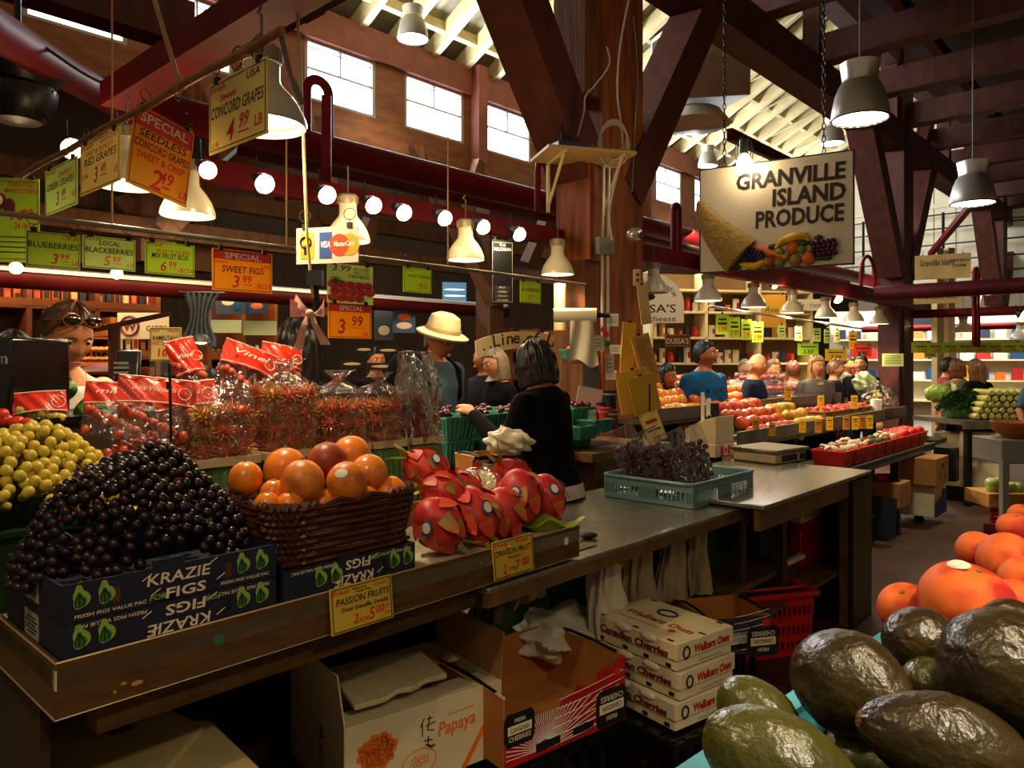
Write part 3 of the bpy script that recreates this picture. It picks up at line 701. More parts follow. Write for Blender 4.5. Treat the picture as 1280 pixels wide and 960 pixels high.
rambutan_bag(1.455, .62, 1.275, .155, .14, .36, 'tall stiff cellophane bag of dark rambutans in front of the hat wearer', False, 18, 25, .55, 'tall cellophane bag', film=m_bagstiff)
# ---- red header grape bags
m_header = mat('red_printed_film', '#e0351c', .3, col2='#cf2a16', scale=5, bump=.2, bscale=20)
m_header.node_tree.nodes['Principled BSDF'].inputs['Emission Strength'].default_value = 0
def grape_bag(px, py, d, w, h, rz, label, txt, tilt, seed, grape=m_rgrape, n=26, hdr=.45):
    rg = random.Random(seed); P = PD(px, py, d); t = thing('grape_bag', label, 'bag of grapes', P, 0, None, (math.radians(-18), tilt, rz))
    mb = MB(); mb.grid(lambda a, b: (w*(a-.5)*(1.02-.06*b), -.035*math.sin(math.pi*a)*(1-b)**.5-.004*math.sin(a*20+b*8), h*b), 20, 14)
    mb.grid(lambda a, b: (w*(.5-a)*(1.02-.06*b), .05*math.sin(math.pi*a)*(1-b)**.5, h*b), 12, 8); part('clear_bag', mb, m_bag, t)
    z0 = h*(1-hdr)
    mb = MB(); mb.grid(lambda a, b: (w*(a-.5)*(1.0-.04*b)*1.02, -.037*math.sin(math.pi*a)*max(0, hdr-hdr*b)**.5-.006-.004*math.sin(a*22+b*8), z0+h*hdr*b), 24, 10); part('red_header', mb, m_header, t, 'red printed bag header')
    m = MB(); m.text(txt, h*.13, T3(-w*.06, -.034, z0+h*hdr*.42) @ R90, w*.55, .3, .004); m.tube([(w*.33+.018*math.cos(k*.5), -.026, z0+h*hdr*.42+.018*math.sin(k*.5)) for k in range(14)], .0014, 4)
    for zz in (.05, .95): m.tube([(w*(-.49+.98*k/9), -.036*math.sin(math.pi*k/9)*max(0, hdr-hdr*zz)**.5-.010, z0+h*hdr*zz) for k in range(10)], .002, 4)
    part('lettering', m, m_inkwhite, t)
    me = grape_mesh(grape, .0135, 'grape')
    for k in range(n+18):
        o = bpy.data.objects.new('grape', me); COL.objects.link(o); o.parent = t
        o.location = (w*(-.44+.88*((k*.618) % 1)), rg.uniform(-.026, .03), h*(.06+.42*((k*.38) % 1)))
heap('red_grape_bunch', S(.50, .78, 1.2), .30, .17, 1.10, .26, 190, 5, .0160, m_rgrape, ['bunch of red grapes %s' % s for s in ('on the reddish heap under the red headers', 'on the reddish heap by the rambutan bag', 'on the reddish heap behind the black grapes crest', 'at the back of the reddish heap', 'on the reddish heap near the green leaf')], 'red grapes heaped under the red headers', 8)
grape_bag(140, 545, 2.30, .17, .17, .55, 'bag of green and red grapes with a red header, next to the green leaf', 'mine', .1, 31)
grape_bag(192, 553, 2.22, .22, .20, .6, 'bag of red grapes with a red lettered header behind the thin black stake', 'mine Vineyards', .12, 32)
grape_bag(243, 551, 2.34, .19, .19, .62, 'bag of red grapes with a red header touching the nearest rambutan bag', 'ards', -.12, 33)
grape_bag(52, 530, 2.25, .14, .10, .6, 'small clear bag with a red label on top of the green grapes', '', -.05, 34, m_ggrape, 10, .7)
grape_bag(300, 500, 2.55, .20, .20, .7, 'bag of red grapes with a scrunched red header behind the rambutans', 'Vine', .35, 35)
grape_bag(350, 470, 2.75, .16, .12, .7, 'red topped bag peeping over the rambutans below the hair bow', '', .2, 36, hdr=.75)
grape_bag(243, 480, 2.60, .10, .17, .7, 'upright bag with red and white print beside the rambutan sign', 'Vine', -.25, 37, hdr=.8)
for k, (px, py, d, s) in enumerate(((113, 516, 2.4, .06), (80, 490, 2.5, .05), (124, 528, 2.35, .05))):
    mb = MB(); mb.grid(lambda a, b: ((a-.5)*1.6*s*math.sin(math.pi*(.08+.84*b))**.7, .02*math.sin(a*9+b*6)*b, (b-.5)*1.5*s+.01*math.sin(a*8)), 12, 10)
    single('grape_leaf', mb, mat('vine_leaf', '#3e6a22', .5, col2='#5c8a30', scale=12), ['broad green leaf between green grapes and red header bags', 'dark green leaf behind the black printer', 'small green leaf over the grape bag'][k], 'leaf', PD(px, py, d), .5, smooth=True)
for k, (px, py) in enumerate(((6, 525), (22, 528), (3, 518), (33, 530))):
    mb = MB(); mb.ball((0, 0, 0), (.024, .018, .018), 12, 8); single('grape_tomato', mb, mat('tomato_skin', '#cf3418', .25), 'small red tomato beside the red labelled bag', 'tomato', PD(px, py, 2.12), k, 'small tomatoes behind the green grapes')
mb = MB(); p = PD(214, 552, 2.02); mb.tube([p, PD(212, 455, 2.02)], .004, 6); mb.box(PD(211, 482, 2.02), (.012, .006, .02)); single('plant_stake', mb, m_ink, 'thin black stake standing between the grape bags', 'stake')
# ---- grey tray and foam box at the end of the table
mb = MB(); mb.box((0, 0, .02), (.34, .3, .04)); single('flat_scale', mb, mat('grey_steel_tray', '#6e6c68', .3, .6), 'flat grey tray behind the last dragon fruit', 'tray', S(1.60, .32, 1.03), UA, bevel=.004)
mb = MB(); mb.box((0, 0, .075), (.26, .26, .15)); single('foam_box', mb, m_card_white, 'cream box under the flat grey tray', 'box', S(1.66, .30, .876), UA, bevel=.006)
# ================================================================== LAMPS
m_enamel = mat('cream_enamel', '#e4dbc2', .25, col2='#d6ccb0', scale=3, coat=.4)
m_grey_lamp = mat('grey_lamp_paint', '#8d897c', .35, .3)
m_collar = mat('silver_collar', '#c9c6bc', .3, .7)
m_glow = emit('lamp_glow', '#fff4dc', 9.0)
m_glow_hi = emit('highbay_glow', '#fffbe8', 8.0)
m_bulb = emit('warm_bulb', '#ffd79a', 18.0)
m_off = mat('dull_reflector', '#8a7448', .4)
m_cord = mat('grey_cord', '#6d655a', .6); m_tan = mat('tan_cord', '#b58a58', .7)
def lightlink(kind, name, parent, loc, energy, colour, size=1.9, r=.06, blend=.5):
    l = bpy.data.lights.new(name, kind); l.energy = energy; l.color = colour; l.shadow_soft_size = r
    if kind == 'SPOT': l.spot_size = size; l.spot_blend = blend
    o = bpy.data.objects.new(name, l); COL.objects.link(o); o.parent = parent; o.location = loc; return o
def bell_lamp(P, label, D=.24, on=True, drop=.12, power=None, group='white bell lamps in a row'):
    t = thing('pendant_lamp', label, 'lamp', P, rnd(0, 3), group); R = D/2
    prof = [(R, 0), (R*1.0, .012), (R*.96, .03), (R*.86, .062), (R*.70, .095), (R*.52, .122), (R*.42, .138), (R*.40, .155), (R*.40, .20)]
    mb = MB(); mb.lathe(prof, 28); mb.lathe([(a*.97, b-.001) for a, b in reversed(prof)], 28); part('lamp_shade', mb, m_enamel, t)
    mb = MB(); mb.lathe([(R*.42, .20), (R*.44, .205), (R*.44, .245), (R*.36, .255), (.0005, .256)], 24)
    for k in range(16):
        a = k*math.pi/8; mb.box((math.cos(a)*R*.45, math.sin(a)*R*.45, .225), (.006, .006, .036), Matrix.Rotation(a, 3, 'Z'))
    part('ribbed_cap', mb, mat('lamp_cap', '#a89c80', .45, .2), t)
    mb = MB(); mb.tube([(0, 0, .25), (0, 0, .26+drop)], .004, 6); mb.tube([(.0, 0, .26+drop), (.02, 0, .27+drop), (.0, 0, .29+drop)], .004, 6); part('hook', mb, m_cord, t)
    mb = MB(); mb.lathe([(.0005, .030), (R*.86, .030)], 24); part('bulb', mb, m_glow if on else m_off, t)
    if on: lightlink('SPOT', 'lamp_light', t, (0, 0, .022), power or LAMP_W, (1.0, .75, .42), 2.5, .06, .7)
    return t
RZL = 2.25
def row_p(px): p = on_line(PR, U, px); return p
bell_lamp(PD(327, 158, 2.42), 'large cream bell lamp glowing behind the Concord grapes card', .285, True, .1)
bell_lamp(PD(158, 232, 3.25), 'cream bell lamp half hidden behind the red grapes card', .285, True, .1)
for px, py, lab in ((235, 270, 'cream bell lamp beside the turned red and yellow special card'), (435, 302, 'cream bell lamp partly behind the credit card sign'), (582, 325, 'cream bell lamp hanging clear over the hat wearer'), (697, 343, 'cream bell lamp just in front of the bolted timber post')):
    p = on_line(PR-W*.12, U, px); bell_lamp(up(p, H-(py-HY)*p.y/F), lab)
p = on_line(PR-W*.1, U, 817); bell_lamp(up(p, H+(450-366)*p.y/F), 'unlit tan bell lamp on the far side of the timber post', .25, False)
for px, py, lab in ((885, 376, 'white bell lamp first past the unlit one'), (942, 384, 'white bell lamp under the cornucopia board fruit'), (990, 391, 'white bell lamp third past the unlit one'), (1032, 397, 'white bell lamp fourth past the unlit one'),
                    (1067, 402, 'white bell lamp fifth past the unlit one'), (1099, 405, 'white bell lamp against the dark second column'), (1127, 408, 'white bell lamp last of the row at the second column')):
    p = on_line(PR-W*.1, U, px); bell_lamp(up(p, H-(py-HY)*p.y/F), lab, .26, True, .12, LAMP_W*2.4)
bell_lamp(PD(1204, 415, 12), 'white bell lamp above the long green price banner', .28, False, .5, group=None); bell_lamp(PD(1276, 424, 11), 'white bell lamp cut by the frame edge over the green banner', .28, False, .5, group=None)
bell_lamp(V((.82, .72, 2.25)), 'added cream bell lamp over the avocado bin, out of view', .25, True, .1, LAMP_W*.6); bell_lamp(V((-.75, .35, 2.95)), 'added cream bell lamp before the figs, out of view', .25, True, .1, LAMP_W*1.3)  # two unseen bell lamps added to light the foreground
def highbay(P, label, D=.40, cord=1.5, power=HIGH_W):
    t = thing('pendant_lamp', label, 'lamp', P, 0, 'grey high bay lamps'); R = D/2
    prof = [(R, 0), (R*1.02, .02), (R*.97, .10), (R*.88, .18), (R*.74, .25), (R*.64, .28)]
    mb = MB(); mb.lathe(prof, 28); mb.lathe([(a*.97, b) for a, b in reversed(prof)], 28); part('lamp_shade', mb, m_grey_lamp, t)
    mb = MB(); mb.lathe([(R*.64, .28), (R*.62, .30), (R*.70, .42), (.0005, .425)], 24); part('collar', mb, m_collar, t, 'silver collar')
    mb = MB(); mb.tube([(0, 0, .42), (0, 0, .42+cord)], .006, 6); part('cord', mb, m_cord, t)
    mb = MB(); mb.lathe([(.0005, .012), (R*.95, .012)], 24); part('diffuser', mb, m_glow_hi, t)
    mb = MB(); mb.tube([(R*math.cos(k*.3), R*math.sin(k*.3), .004) for k in range(22)], .006, 5, False); part('rim_ring', mb, m_darkmetal, t)
    lightlink('SPOT', 'lamp_light', t, (0, 0, -.01), power, (1.0, .84, .58), 2.0, .15, .6)
highbay(PD(1075, 150, 5.6), 'big grey high bay lamp right of the hanging name board', .40, 1.9)
highbay(PD(1216, 255, 7.5), 'grey high bay lamp before the cream end wall', .40, 2.1)
highbay(PD(516, 49, 9.9), 'grey lamp hung high under the cream rafters near the clerestory', .40, .9)
highbay(PD(918, 98, 10.4), 'grey lamp up beside the air duct', .40, 1.2); highbay(PD(885, 208, 15.7), 'small far grey lamp left of the hanging name board', .40, 2.2); highbay(PD(1040, 180, 12.5), 'grey lamp just above the hanging name board corner', .40, 1.5)
highbay(V((1.7, -.7, 3.5)), 'grey high bay lamp over the aisle behind the avocados', .40, 1.8, HIGH_W*3.6)  # unseen lamp added to brighten the box fronts and apron
def spot(P, label, r=.05, on=True, power=None):
    t = thing('pendant_spot', label, 'lamp', P, UA, 'warm spot bulbs along the red rail')
    mb = MB(); mb.lathe([(r, 0), (r*.9, .03), (r*.5, .07), (r*.45, .10), (.0005, .102)], 16, RX(-1.05)); part('socket', mb, m_darkmetal, t)
    mb = MB(); mb.ball((0, 0, 0), (r*.92, r*.92, r*.8), 14, 8, Matrix.Rotation(-1.05, 3, 'X')); part('bulb', mb, m_bulb, t)
    mb = MB(); mb.tube([(0, .075, .05), (0, .08, .15)], .006, 6); part('stem', mb, m_darkmetal, t)
    lightlink('POINT', 'bulb_light', t, (0, -.10, -r), power or BULB_W, (1.0, .72, .38), r=.04)
for px, py, lab in ((331, 230, 'below the big Concord lamp'), (409, 244, 'above the credit card sign'), (467, 257, 'right of the lamp behind the credit card sign'), (505, 266, 'midway between two cream bell lamps'), (556, 273, 'angled one left of the clear bell lamp'), (604, 284, 'right of the clear bell lamp'), (649, 293, 'nearest the timber post')):
    p = on_line(PR-W*.22, U, px); spot(up(p, H-(py-HY)*p.y/F-.0), 'warm spot bulb on the red rail, '+lab)
spot(PD(260, 213, 3.2), 'glowing warm spot bulb beside the turned special card', .04); spot(PD(90, 186, 3.4), 'glowing warm spot bulb over the green grapes card', .05)
spot(PD(1047, 373, 9.5), 'glowing warm bulb amid the white bell lamps', .07); spot(PD(968, 357, 8.2), 'small warm bulb under the name board', .04); spot(PD(1222, 372, 9.8), 'warm bulb under the dark red cross pipe', .05)
spot(PD(20, 335, 4.5), 'warm bulb at the maroon pipe over the tea shelf', .04); spot(PD(146, 342, 4.9), 'warm bulb behind the blackberries card', .04); spot(PD(1278, 393, 11), 'warm bulb at the frame edge by the green banner', .08)
t = thing('pendant_bulb', 'bare glowing bulb in a wire guard at the top edge of the name board', 'lamp', PD(930, 203, 5.3), 0)
mb = MB(); mb.ball((0, 0, 0), (.05, .05, .06), 16, 10); part('bulb', mb, m_bulb, t)
for k in range(3):
    mb = MB(); a = k*math.pi/3; mb.tube([V((math.cos(a)*.065*math.sin(b), math.sin(a)*.065*math.sin(b), .06-.11*math.cos(b)+.02)) for b in [i*math.pi/8-math.pi for i in range(17)]], .003, 5); part('guard_wire', mb, m_darkmetal, t)
mb = MB(); mb.tube([(0, 0, .06), (0, 0, .16)], .03, 10); part('socket', mb, m_darkmetal, t)
lightlink('POINT', 'bulb_light', t, (0, -.08, -.03), BULB_W*2, (1.0, .75, .42), r=.05)

# ================================================================== PRICE SIGNS
m_cy = mat('yellow_card', '#f0d24a', .6); m_cly = mat('pale_yellow_card', '#eedc98', .6); m_cg = mat('yellow_green_card', '#c3d64a', .6); m_clg = mat('pale_green_card', '#d6e39a', .6)
m_cw = mat('white_card', '#f0e6d2', .6); m_corange = mat('orange_yellow_card', '#f6b51e', .6); m_cred = mat('red_header', '#e2401c', .6)
for m_ in (m_cy, m_cly, m_cg, m_clg, m_cw, m_corange): translucent(m_)
INK = {'k': m_ink, 'r': m_inkred, 'w': m_inkwhite, 'm': m_inkmaroon, 'o': m_inkorange, 'b': m_inkblue, 'g': m_inkdgreen, 'c': m_inkcream}
def card(P, yaw, w, h, bg, label, lines, header=None, rot=None, clips=2, border=True, name='price_sign', drop=.02, extra=None, cat='price sign', thick=.003, group=None):
    t = thing(name, label, cat, P, yaw, group, rot)
    mb = MB(); mb.box((0, 0, -h/2), (w, thick, h)); part('card', mb, bg, t, smooth=False)
    f = -thick/2-.0012
    if header: mb = MB(); mb.box((0, f+.0006, -h*header[0]/2), (w*.97, .0012, h*header[0]*.94)); part('header_band', mb, header[1], t, smooth=False)
    by = {}
    for ln in lines:
        s, x, y, hh, ww, c = ln[:6]; sh = ln[6] if len(ln) > 6 else .15
        mb = by.setdefault(c, MB())
        if s == '_': mb.box((w*(x-.5), f, -h*(1-y)), (w*ww, .0008, h*hh)); continue
        mb.text(s, h*hh*1.38, T3(w*(x-.5), f-.0003, -h*(1-y)) @ R90, w*ww if ww else None, sh, .012)
    if border:
        mb = by.setdefault(border if isinstance(border, str) else 'k', MB()); k = .0016+w*.003
        for z in (-.04, -.96): mb.box((0, f, h*z), (w*.94, .0008, k))
        for x in (-.47, .47): mb.box((w*x, f, -h/2), (k, .0008, h*.92))
    for c, mb in by.items(): part('lettering', mb, INK[c], t)
    for i in range(clips):
        x = w*(-.36+.72*i/max(1, clips-1)) if clips > 1 else 0
        mb = MB(); mb.box((x, 0, .004), (.018, .012, .018)); mb.tube([(x+.022*math.cos(k*.52), 0, .022+drop+.02*math.sin(k*.52)) for k in range(13)], .0016, 5); mb.tube([(x, 0, .01), (x, 0, drop+.005)], .0015, 5); part('hanging_clip', mb, m_ink, t)
    if extra: extra(t, w, h, f)
    return t
def pr(a, b, x, y, s, c='r', unit=None, ux=None):   # price: big figure, raised cents, underline
    o = [(a, x, y, s, None, c, .2), (b, x+s*.62, y+s*.42, s*.62, None, c, .2), ('_', x+s*.66, y+s*.26, .018, s*.5, c)]
    if unit: o.append((unit, ux or x+s*1.25, y, s*.42, None, c, .1))
    return o
ROD = PD(348, 40, 1.9); ROD.z = 0; RODZ = H+410*1.9/F
def rodcard(x0, x1, ytop, ybot, bg, label, lines, **kw):
    a = on_line(ROD, W, x0); b = on_line(ROD, W, x1); w = (a-b).length; h = (ybot-ytop)*a.y/F; z = H+(450-ytop)*a.y/F
    return card(up((a+b)/2, z), YW, w, h, bg, label, lines, **kw)
a = on_line(ROD, W, -60); mb = MB(); pts = [up(a.lerp(on_line(ROD, W, 352), k/24), RODZ+.004*math.sin(k*1.3)) for k in range(25)]; mb.tube(pts, .0125, 10)
for k in (3, 8, 13, 18, 23): mb.tube([pts[k]-W*.008, pts[k]+W*.008], .0145, 10)
t = single('hanging_rail', mb, mat('bamboo_rod', '#a87a4c', .5, col2='#8c6238', scale=12), 'bamboo rod on a rope carrying the slanted row of price cards', 'rod')
mb = MB(); pa = on_line(ROD, W, 224); mb.tube([up(pa, RODZ+.015), PD(190, -10, 2.6)], .008, 6); mb.ball(up(pa, RODZ+.01), (.02, .02, .025), 8, 6); single('hanging_rope', mb, m_tan, 'tan rope tied to the bamboo rod, running up out of sight', 'rope')
for px in (224, 296, 322): 
    c = on_line(ROD, W, px); mb = MB(); mb.tube([up(c, RODZ-.008)+V((0, 0, .032*math.sin(k*.45)))+W*.032*math.cos(k*.45) for k in range(15)], .0022, 5); single('hanging_ring', mb, mat('brass_ring', '#7a5428', .4, .6), 'wire ring looped over the bamboo rod '+{224: 'at the rope knot', 296: 'left of the Concord grapes card clip', 322: 'at the rod end by the big lamp'}[px], 'ring')
rodcard(262, 335, 108, 195, m_cly, 'pale yellow card for Concord grapes in front of the big lamp', [('Fresh', .18, .86, .07, .26, 'r'), ('USA', .78, .83, .10, .22, 'k'), ('Sweet', .35, .70, .10, .3, 'r', .3), ('CONCORD GRAPES', .5, .48, .17, .9, 'k', .2), ('4', .40, .10, .30, None, 'r', .3), ('99', .63, .22, .20, None, 'r', .3), ('_', .62, .16, .015, .18, 'r'), ('LB', .86, .16, .15, None, 'r', .2), ('10.98', .12, .06, .09, .14, 'r')])
rodcard(101, 151, 184, 246, m_cly, 'pale yellow card for red grapes over the hidden lamp glow', [('Fresh', .2, .86, .09, .3, 'r'), ('SEEDLESS', .72, .86, .07, .4, 'r'), ('SWEET & CRUNCHY', .5, .72, .10, .7, 'r'), ('RED GRAPES', .52, .54, .15, .8, 'k')]+pr('3', '49', .42, .16, .30)+[('LB', .9, .2, .13, None, 'r'), ('USA', .14, .3, .09, .16, 'r')])
rodcard(57, 97, 215, 271, m_clg, 'pale green card for green grapes between two other rod cards', [('Fresh', .2, .86, .09, .3, 'r'), ('SWEET', .65, .72, .10, .4, 'r'), ('GREEN GRAPES', .5, .52, .15, .85, 'k')]+pr('3', '49', .42, .14, .30)+[('LB', .9, .2, .12, None, 'r')])
def mango_pic(t, w, h, f):
    mb = MB(); mb.ball((-w*.22, f, -h*.28), (w*.12, .002, h*.10), 14, 8); mb.ball((-w*.05, f-.001, -h*.34), (w*.11, .002, h*.10), 14, 8); part('fruit_picture', mb, m_inkmaroon, t)
    mb = MB(); mb.ball((-w*.24, f-.002, -h*.27), (w*.07, .002, h*.06), 14, 8); part('fruit_picture', mb, m_inkcream, t)
c = on_line(ROD, W, 32)
card(up(c-U*.05, H+(450-225)*c.y/F), math.radians(12), .215, .37, m_cg, 'tall yellow green mangosteen card with a fruit picture, end of the rod', [('THAILAND', .66, .90, .06, .5, 'r'), ('MANGOSTEEN', .66, .82, .06, .6, 'r'), ('10', .60, .50, .13, None, 'r', .25), ('99', .78, .55, .09, None, 'r', .25), ('LB', .93, .52, .05, None, 'r'), ('24.18/KG', .74, .40, .07, .4, 'r')]+[('_', .5, .30-.06*k, .012, .8, 'k') for k in range(4)], extra=mango_pic)
a = on_line(ROD, W, 172); card(up(a, H+330*a.y/F)+V((.03, .14, -.03)), math.radians(68), .26, .28, m_corange, 'turned red and yellow special card for seedless grapes', [('SPECIAL', .5, .82, .12, .8, 'w', 0), ('SEEDLESS', .5, .64, .10, .8, 'k'), ('CONCORD GRAPES', .5, .50, .10, .9, 'k'), ('SWEET & CRISP', .5, .37, .09, .8, 'r')]+pr('2', '49', .45, .06, .26)+[('LB', .92, .08, .1, None, 'r')], header=(.26, m_cred), rot=(0, math.radians(8), math.radians(68)))
# long rail parallel to the table
RL = PD(320, 305, 3.28); RLZ = RL.z; RL.z = 0
a, b = on_line(RL, U, -20), on_line(RL, U, 732); mb = MB(); mb.tube([up(a, RLZ), up(b, RLZ)], .010, 8); single('hanging_rail', mb, mat('grey_conduit', '#8f8a80', .4, .5), 'long grey conduit rail carrying the level row of price cards', 'rail')
for px, hh in ((358, .7), (140, .9), (560, .8)):
    c = on_line(RL, U, px); mb = MB(); mb.tube([up(c, RLZ), up(c, RLZ+hh)], .004, 5); single('hanging_wire', mb, m_tan, 'thin cord holding up the grey rail '+{358: 'beside the credit card sign', 140: 'above the blackberries card', 560: 'near the clear bell lamp'}[px], 'cord')
def railcard(x0, x1, ytop, ybot, bg, label, lines, off=0, **kw):
    a = on_line(RL-W*off, U, x0); b = on_line(RL-W*off, U, x1); m = (a+b)/2; w = (a-b).length; h = (ybot-ytop)*m.y/F
    return card(up(m, H+(450-ytop)*m.y/F), YU, w, h, bg, label, lines, **kw)
railcard(32, 100, 291, 335, m_cg, 'yellow green berries card half behind the mangosteen card', [('OKA', .8, .82, .12, .3, 'r'), ('BLUEBERRIES', .5, .55, .17, .92, 'k', 0)]+pr('3', '99', .52, .12, .30)+[('LB', .9, .12, .13, None, 'r')])
railcard(103, 169, 297, 337, m_clg, 'pale green blackberries card with a glossy sleeve', [('Fresh', .2, .86, .10, .28, 'r'), ('LOCAL', .5, .74, .15, .4, 'k'), ('BLACKBERRIES', .5, .50, .17, .9, 'k', 0)]+pr('5', '99', .45, .12, .30, 'o')+[('LB', .9, .12, .14, None, 'o')])
railcard(181, 243, 304, 344, m_cg, 'yellow green card for the mix fruit box', [('Fresh', .2, .86, .10, .28, 'r'), ('FRESHLY PACKED BERRY', .58, .68, .11, .7, 'r'), ('MIX FRUIT BOX', .5, .50, .17, .75, 'k')]+pr('6', '99', .36, .12, .30)+[('/BOX', .82, .10, .15, None, 'r')])
railcard(265, 340, 314, 365, m_corange, 'orange and yellow special card for sweet figs', [('SPECIAL', .5, .79, .14, .6, 'w', 0), ('FRESH', .14, .66, .06, .2, 'r'), ('USA', .88, .62, .08, .14, 'r'), ('SWEET FIGS', .5, .46, .16, .7, 'k')]+pr('3', '99', .38, .10, .30)+[('/BOX', .85, .10, .13, None, 'r')], header=(.25, m_cred))
def straw_pic(t, w, h, f):
    for k in range(14):
        mb = MB(); x, z = (-.38+.19*(k % 5)+.05*(k//5 % 2), -.52-.17*(k//5)); mb.ball((w*x, f+.001, h*z), (w*.12, .003, h*.10), 12, 8); part('strawberry_picture', mb, mat('printed_strawberry', '#c61d1a', .5, col2='#e0524a', scale=60), t)
    mb = MB(); 
    for k in range(10): a = k*.628; mb.bar((-w*.33, f-.003, -h*.42), (-w*.33+w*.13*math.cos(a), f-.003, -h*.42+h*.1*math.sin(a)), .008, .002)
    part('leaf_picture', mb, m_inkdgreen, t)
railcard(409, 466, 331, 380, m_clg, 'strawberry photo poster card above the big yellow special', [('3.99', .3, .82, .16, .4, 'm'), ('RIPE & SWEET', .74, .86, .07, .36, 'm'), ('READY TO EAT', .74, .77, .07, .36, 'm'), ('STRAWBERRY', .68, .66, .09, .5, 'k')], extra=straw_pic, border=False, off=.1)
railcard(410, 464, 379.5, 423, m_corange, 'yellow special 3.99 card hanging under the strawberry poster', [('SPECIAL', .52, .80, .14, .55, 'w', 0), ('3', .30, .14, .42, None, 'r', .1), ('99', .66, .36, .30, None, 'r', .1), ('_', .68, .30, .015, .34, 'r'), ('LB', .85, .08, .12, None, 'r')], header=(.25, m_cred), off=.1)
railcard(504, 539, 335, 366, m_cg, 'yellow green card for sweet cherries between two bell lamps', [('Fresh', .2, .84, .09, .28, 'r'), ('SWEET CHERRIES', .55, .60, .12, .8, 'k')]+pr('7', '55', .6, .12, .26))
railcard(650, 676, 352, 379, m_cg, 'small yellow green blueberries card at the rail end', [('Fresh', .3, .80, .10, .4, 'r'), ('BLUEBERRIES', .5, .54, .16, .85, 'k')]+pr('3', '99', .4, .14, .26))
# credit card sign by the pole
def visa(t, w, h, f):
    mb = MB(); mb.box((-w*.02, f, -h*.5), (w*.20, .001, h*.72)); part('card_logo', mb, m_inkblue, t, smooth=False)
    mb = MB(); mb.text('VISA', h*.24, T3(-w*.02, f-.001, -h*.56) @ R90, w*.15, .2, .02); part('lettering', mb, m_inkwhite, t)
    mb = MB(); mb.box((-w*.32, f, -h*.5), (w*.22, .001, h*.72)); part('card_logo', mb, mat('amber_print', '#f0a024', .5), t, bevel=.0004)
    mb = MB(); mb.box((-w*.34, f-.001, -h*.62), (w*.06, .001, h*.26)); mb.tube([(-w*.34+.02*math.cos(k*.5), f-.001, -h*.40+.018*math.sin(k*.5)) for k in range(14)], .004, 6); part('hand_logo', mb, m_ink, t)
    for x, m in ((.20, mat('logo_red', '#e2401c', .5)), (.36, mat('logo_orange', '#f29a1e', .5))):
        mb = MB(); mb.poly([(w*x+h*.30*math.cos(k*.262), -h*.5+h*.30*math.sin(k*.262)) for k in range(24)], 0, .0008, T3(0, f+(.0004 if x > .3 else 0), 0) @ R90); part('card_logo', mb, m, t)
    mb = MB(); mb.text('MasterCard', h*.2, T3(w*.28, f-.0016, -h*.54) @ R90, w*.33, .15, .015); part('lettering', mb, m_inkwhite, t)
P = PD(409, 284, 2.6); card(P, math.radians(-14), .235, .125, m_cw, 'white payment sign with card logos tied to the pole', [], extra=visa, border=False, name='hanging_sign', cat='sign')
mb = MB(); mb.tube([PD(372, 20, 2.55), PD(379, 165, 2.5), PD(384, 300, 2.5), PD(391, 372, 2.5)], .0055, 6); single('hanging_rope', mb, mat('pale_rope', '#c9b36a', .6), 'pale rope dropping from the rod end to the bow', 'rope')
mb = MB(); mb.tube([PD(394, 340, 2.52), PD(400, 470, 2.52)], .010, 8); mb.box(PD(394, 348, 2.5), (.05, .03, .05)); single('sign_pole', mb, m_ink, 'black pole behind the pale bow', 'pole')
# bow
t = thing('hanging_bow', 'pale pink glittery ribbon bow tied on the black pole', 'bow', PD(389, 392, 2.46), -.2); mbow = mat('pink_ribbon', '#dbaea2', .35, col2='#c99a92', scale=60, bump=.2)
for sx in (-1, 1):
    mb = MB(); mb.grid(lambda a, b: (sx*(.008+.052*math.sin(math.pi*min(a, 1-a))*1.0), -.008+.022*math.cos(2*math.pi*a)*(1 if a else 1)-.0, .035*sx*0+(b-.5)*(.012+.05*math.sin(math.pi*a))+.018*math.sin(math.pi*a)), 16, 5); part('loop', mb, mbow, t)
    mb = MB(); mb.grid(lambda a, b: (sx*(.004+.045*b)+(a-.5)*(.014+.022*b), -.006-.008*math.sin(b*5), -.11*b+.008*sx*b), 5, 12); part('tail', mb, mbow, t)
    mb = MB(); mb.grid(lambda a, b: (sx*(.004+.055*b)+(a-.5)*.02*(1-.5*b), -.004-.006*math.sin(b*4), .05*b*(1 if sx < 0 else .2)+(a-.5)*.03*b), 5, 10); part('loop', mb, mbow, t)
mb = MB(); mb.ball((0, -.012, 0), (.014, .012, .014), 12, 8); part('knot', mb, mbow, t)
# apron cards on the near table
def apron_card(px, py, wpx, hpx, d, bg, label, lines, tilt=0, extra=None, **kw):
    c = PD(px, py, d); k = F*((U.x*d-c.x*U.y)/d**2); w = wpx/k; h = hpx*d/F
    return card(c, YU, w, h, bg, label, lines, clips=0, rot=(math.radians(-6), tilt, YU), extra=extra, **kw)
c = on_line(A-W*.012, U, 451); apron_card(451, 727, 77, 55, c.y, m_cy, 'yellow card for passion fruits clipped to the brown apron', [('Fresh', .17, .83, .10, .26, 'r'), ('Healthy Eating', .46, .87, .05, .24, 'k'), ('Healthy Living', .52, .80, .05, .24, 'k'), ('COSTA RICA', .80, .84, .07, .26, 'r'), ('PASSION FRUITS', .52, .60, .15, .86, 'k', .1), ('(Sweet Granadilla, Grenadia)', .55, .44, .10, .76, 'k'), ('2', .38, .13, .22, None, 'r', .2), ('FOR', .51, .13, .10, None, 'r'), ('5', .64, .13, .26, None, 'r', .2), ('00', .78, .22, .18, None, 'r', .2), ('OR', .90, .30, .07, None, 'r'), ('2.50', .91, .14, .07, .13, 'r')], tilt=math.radians(0))
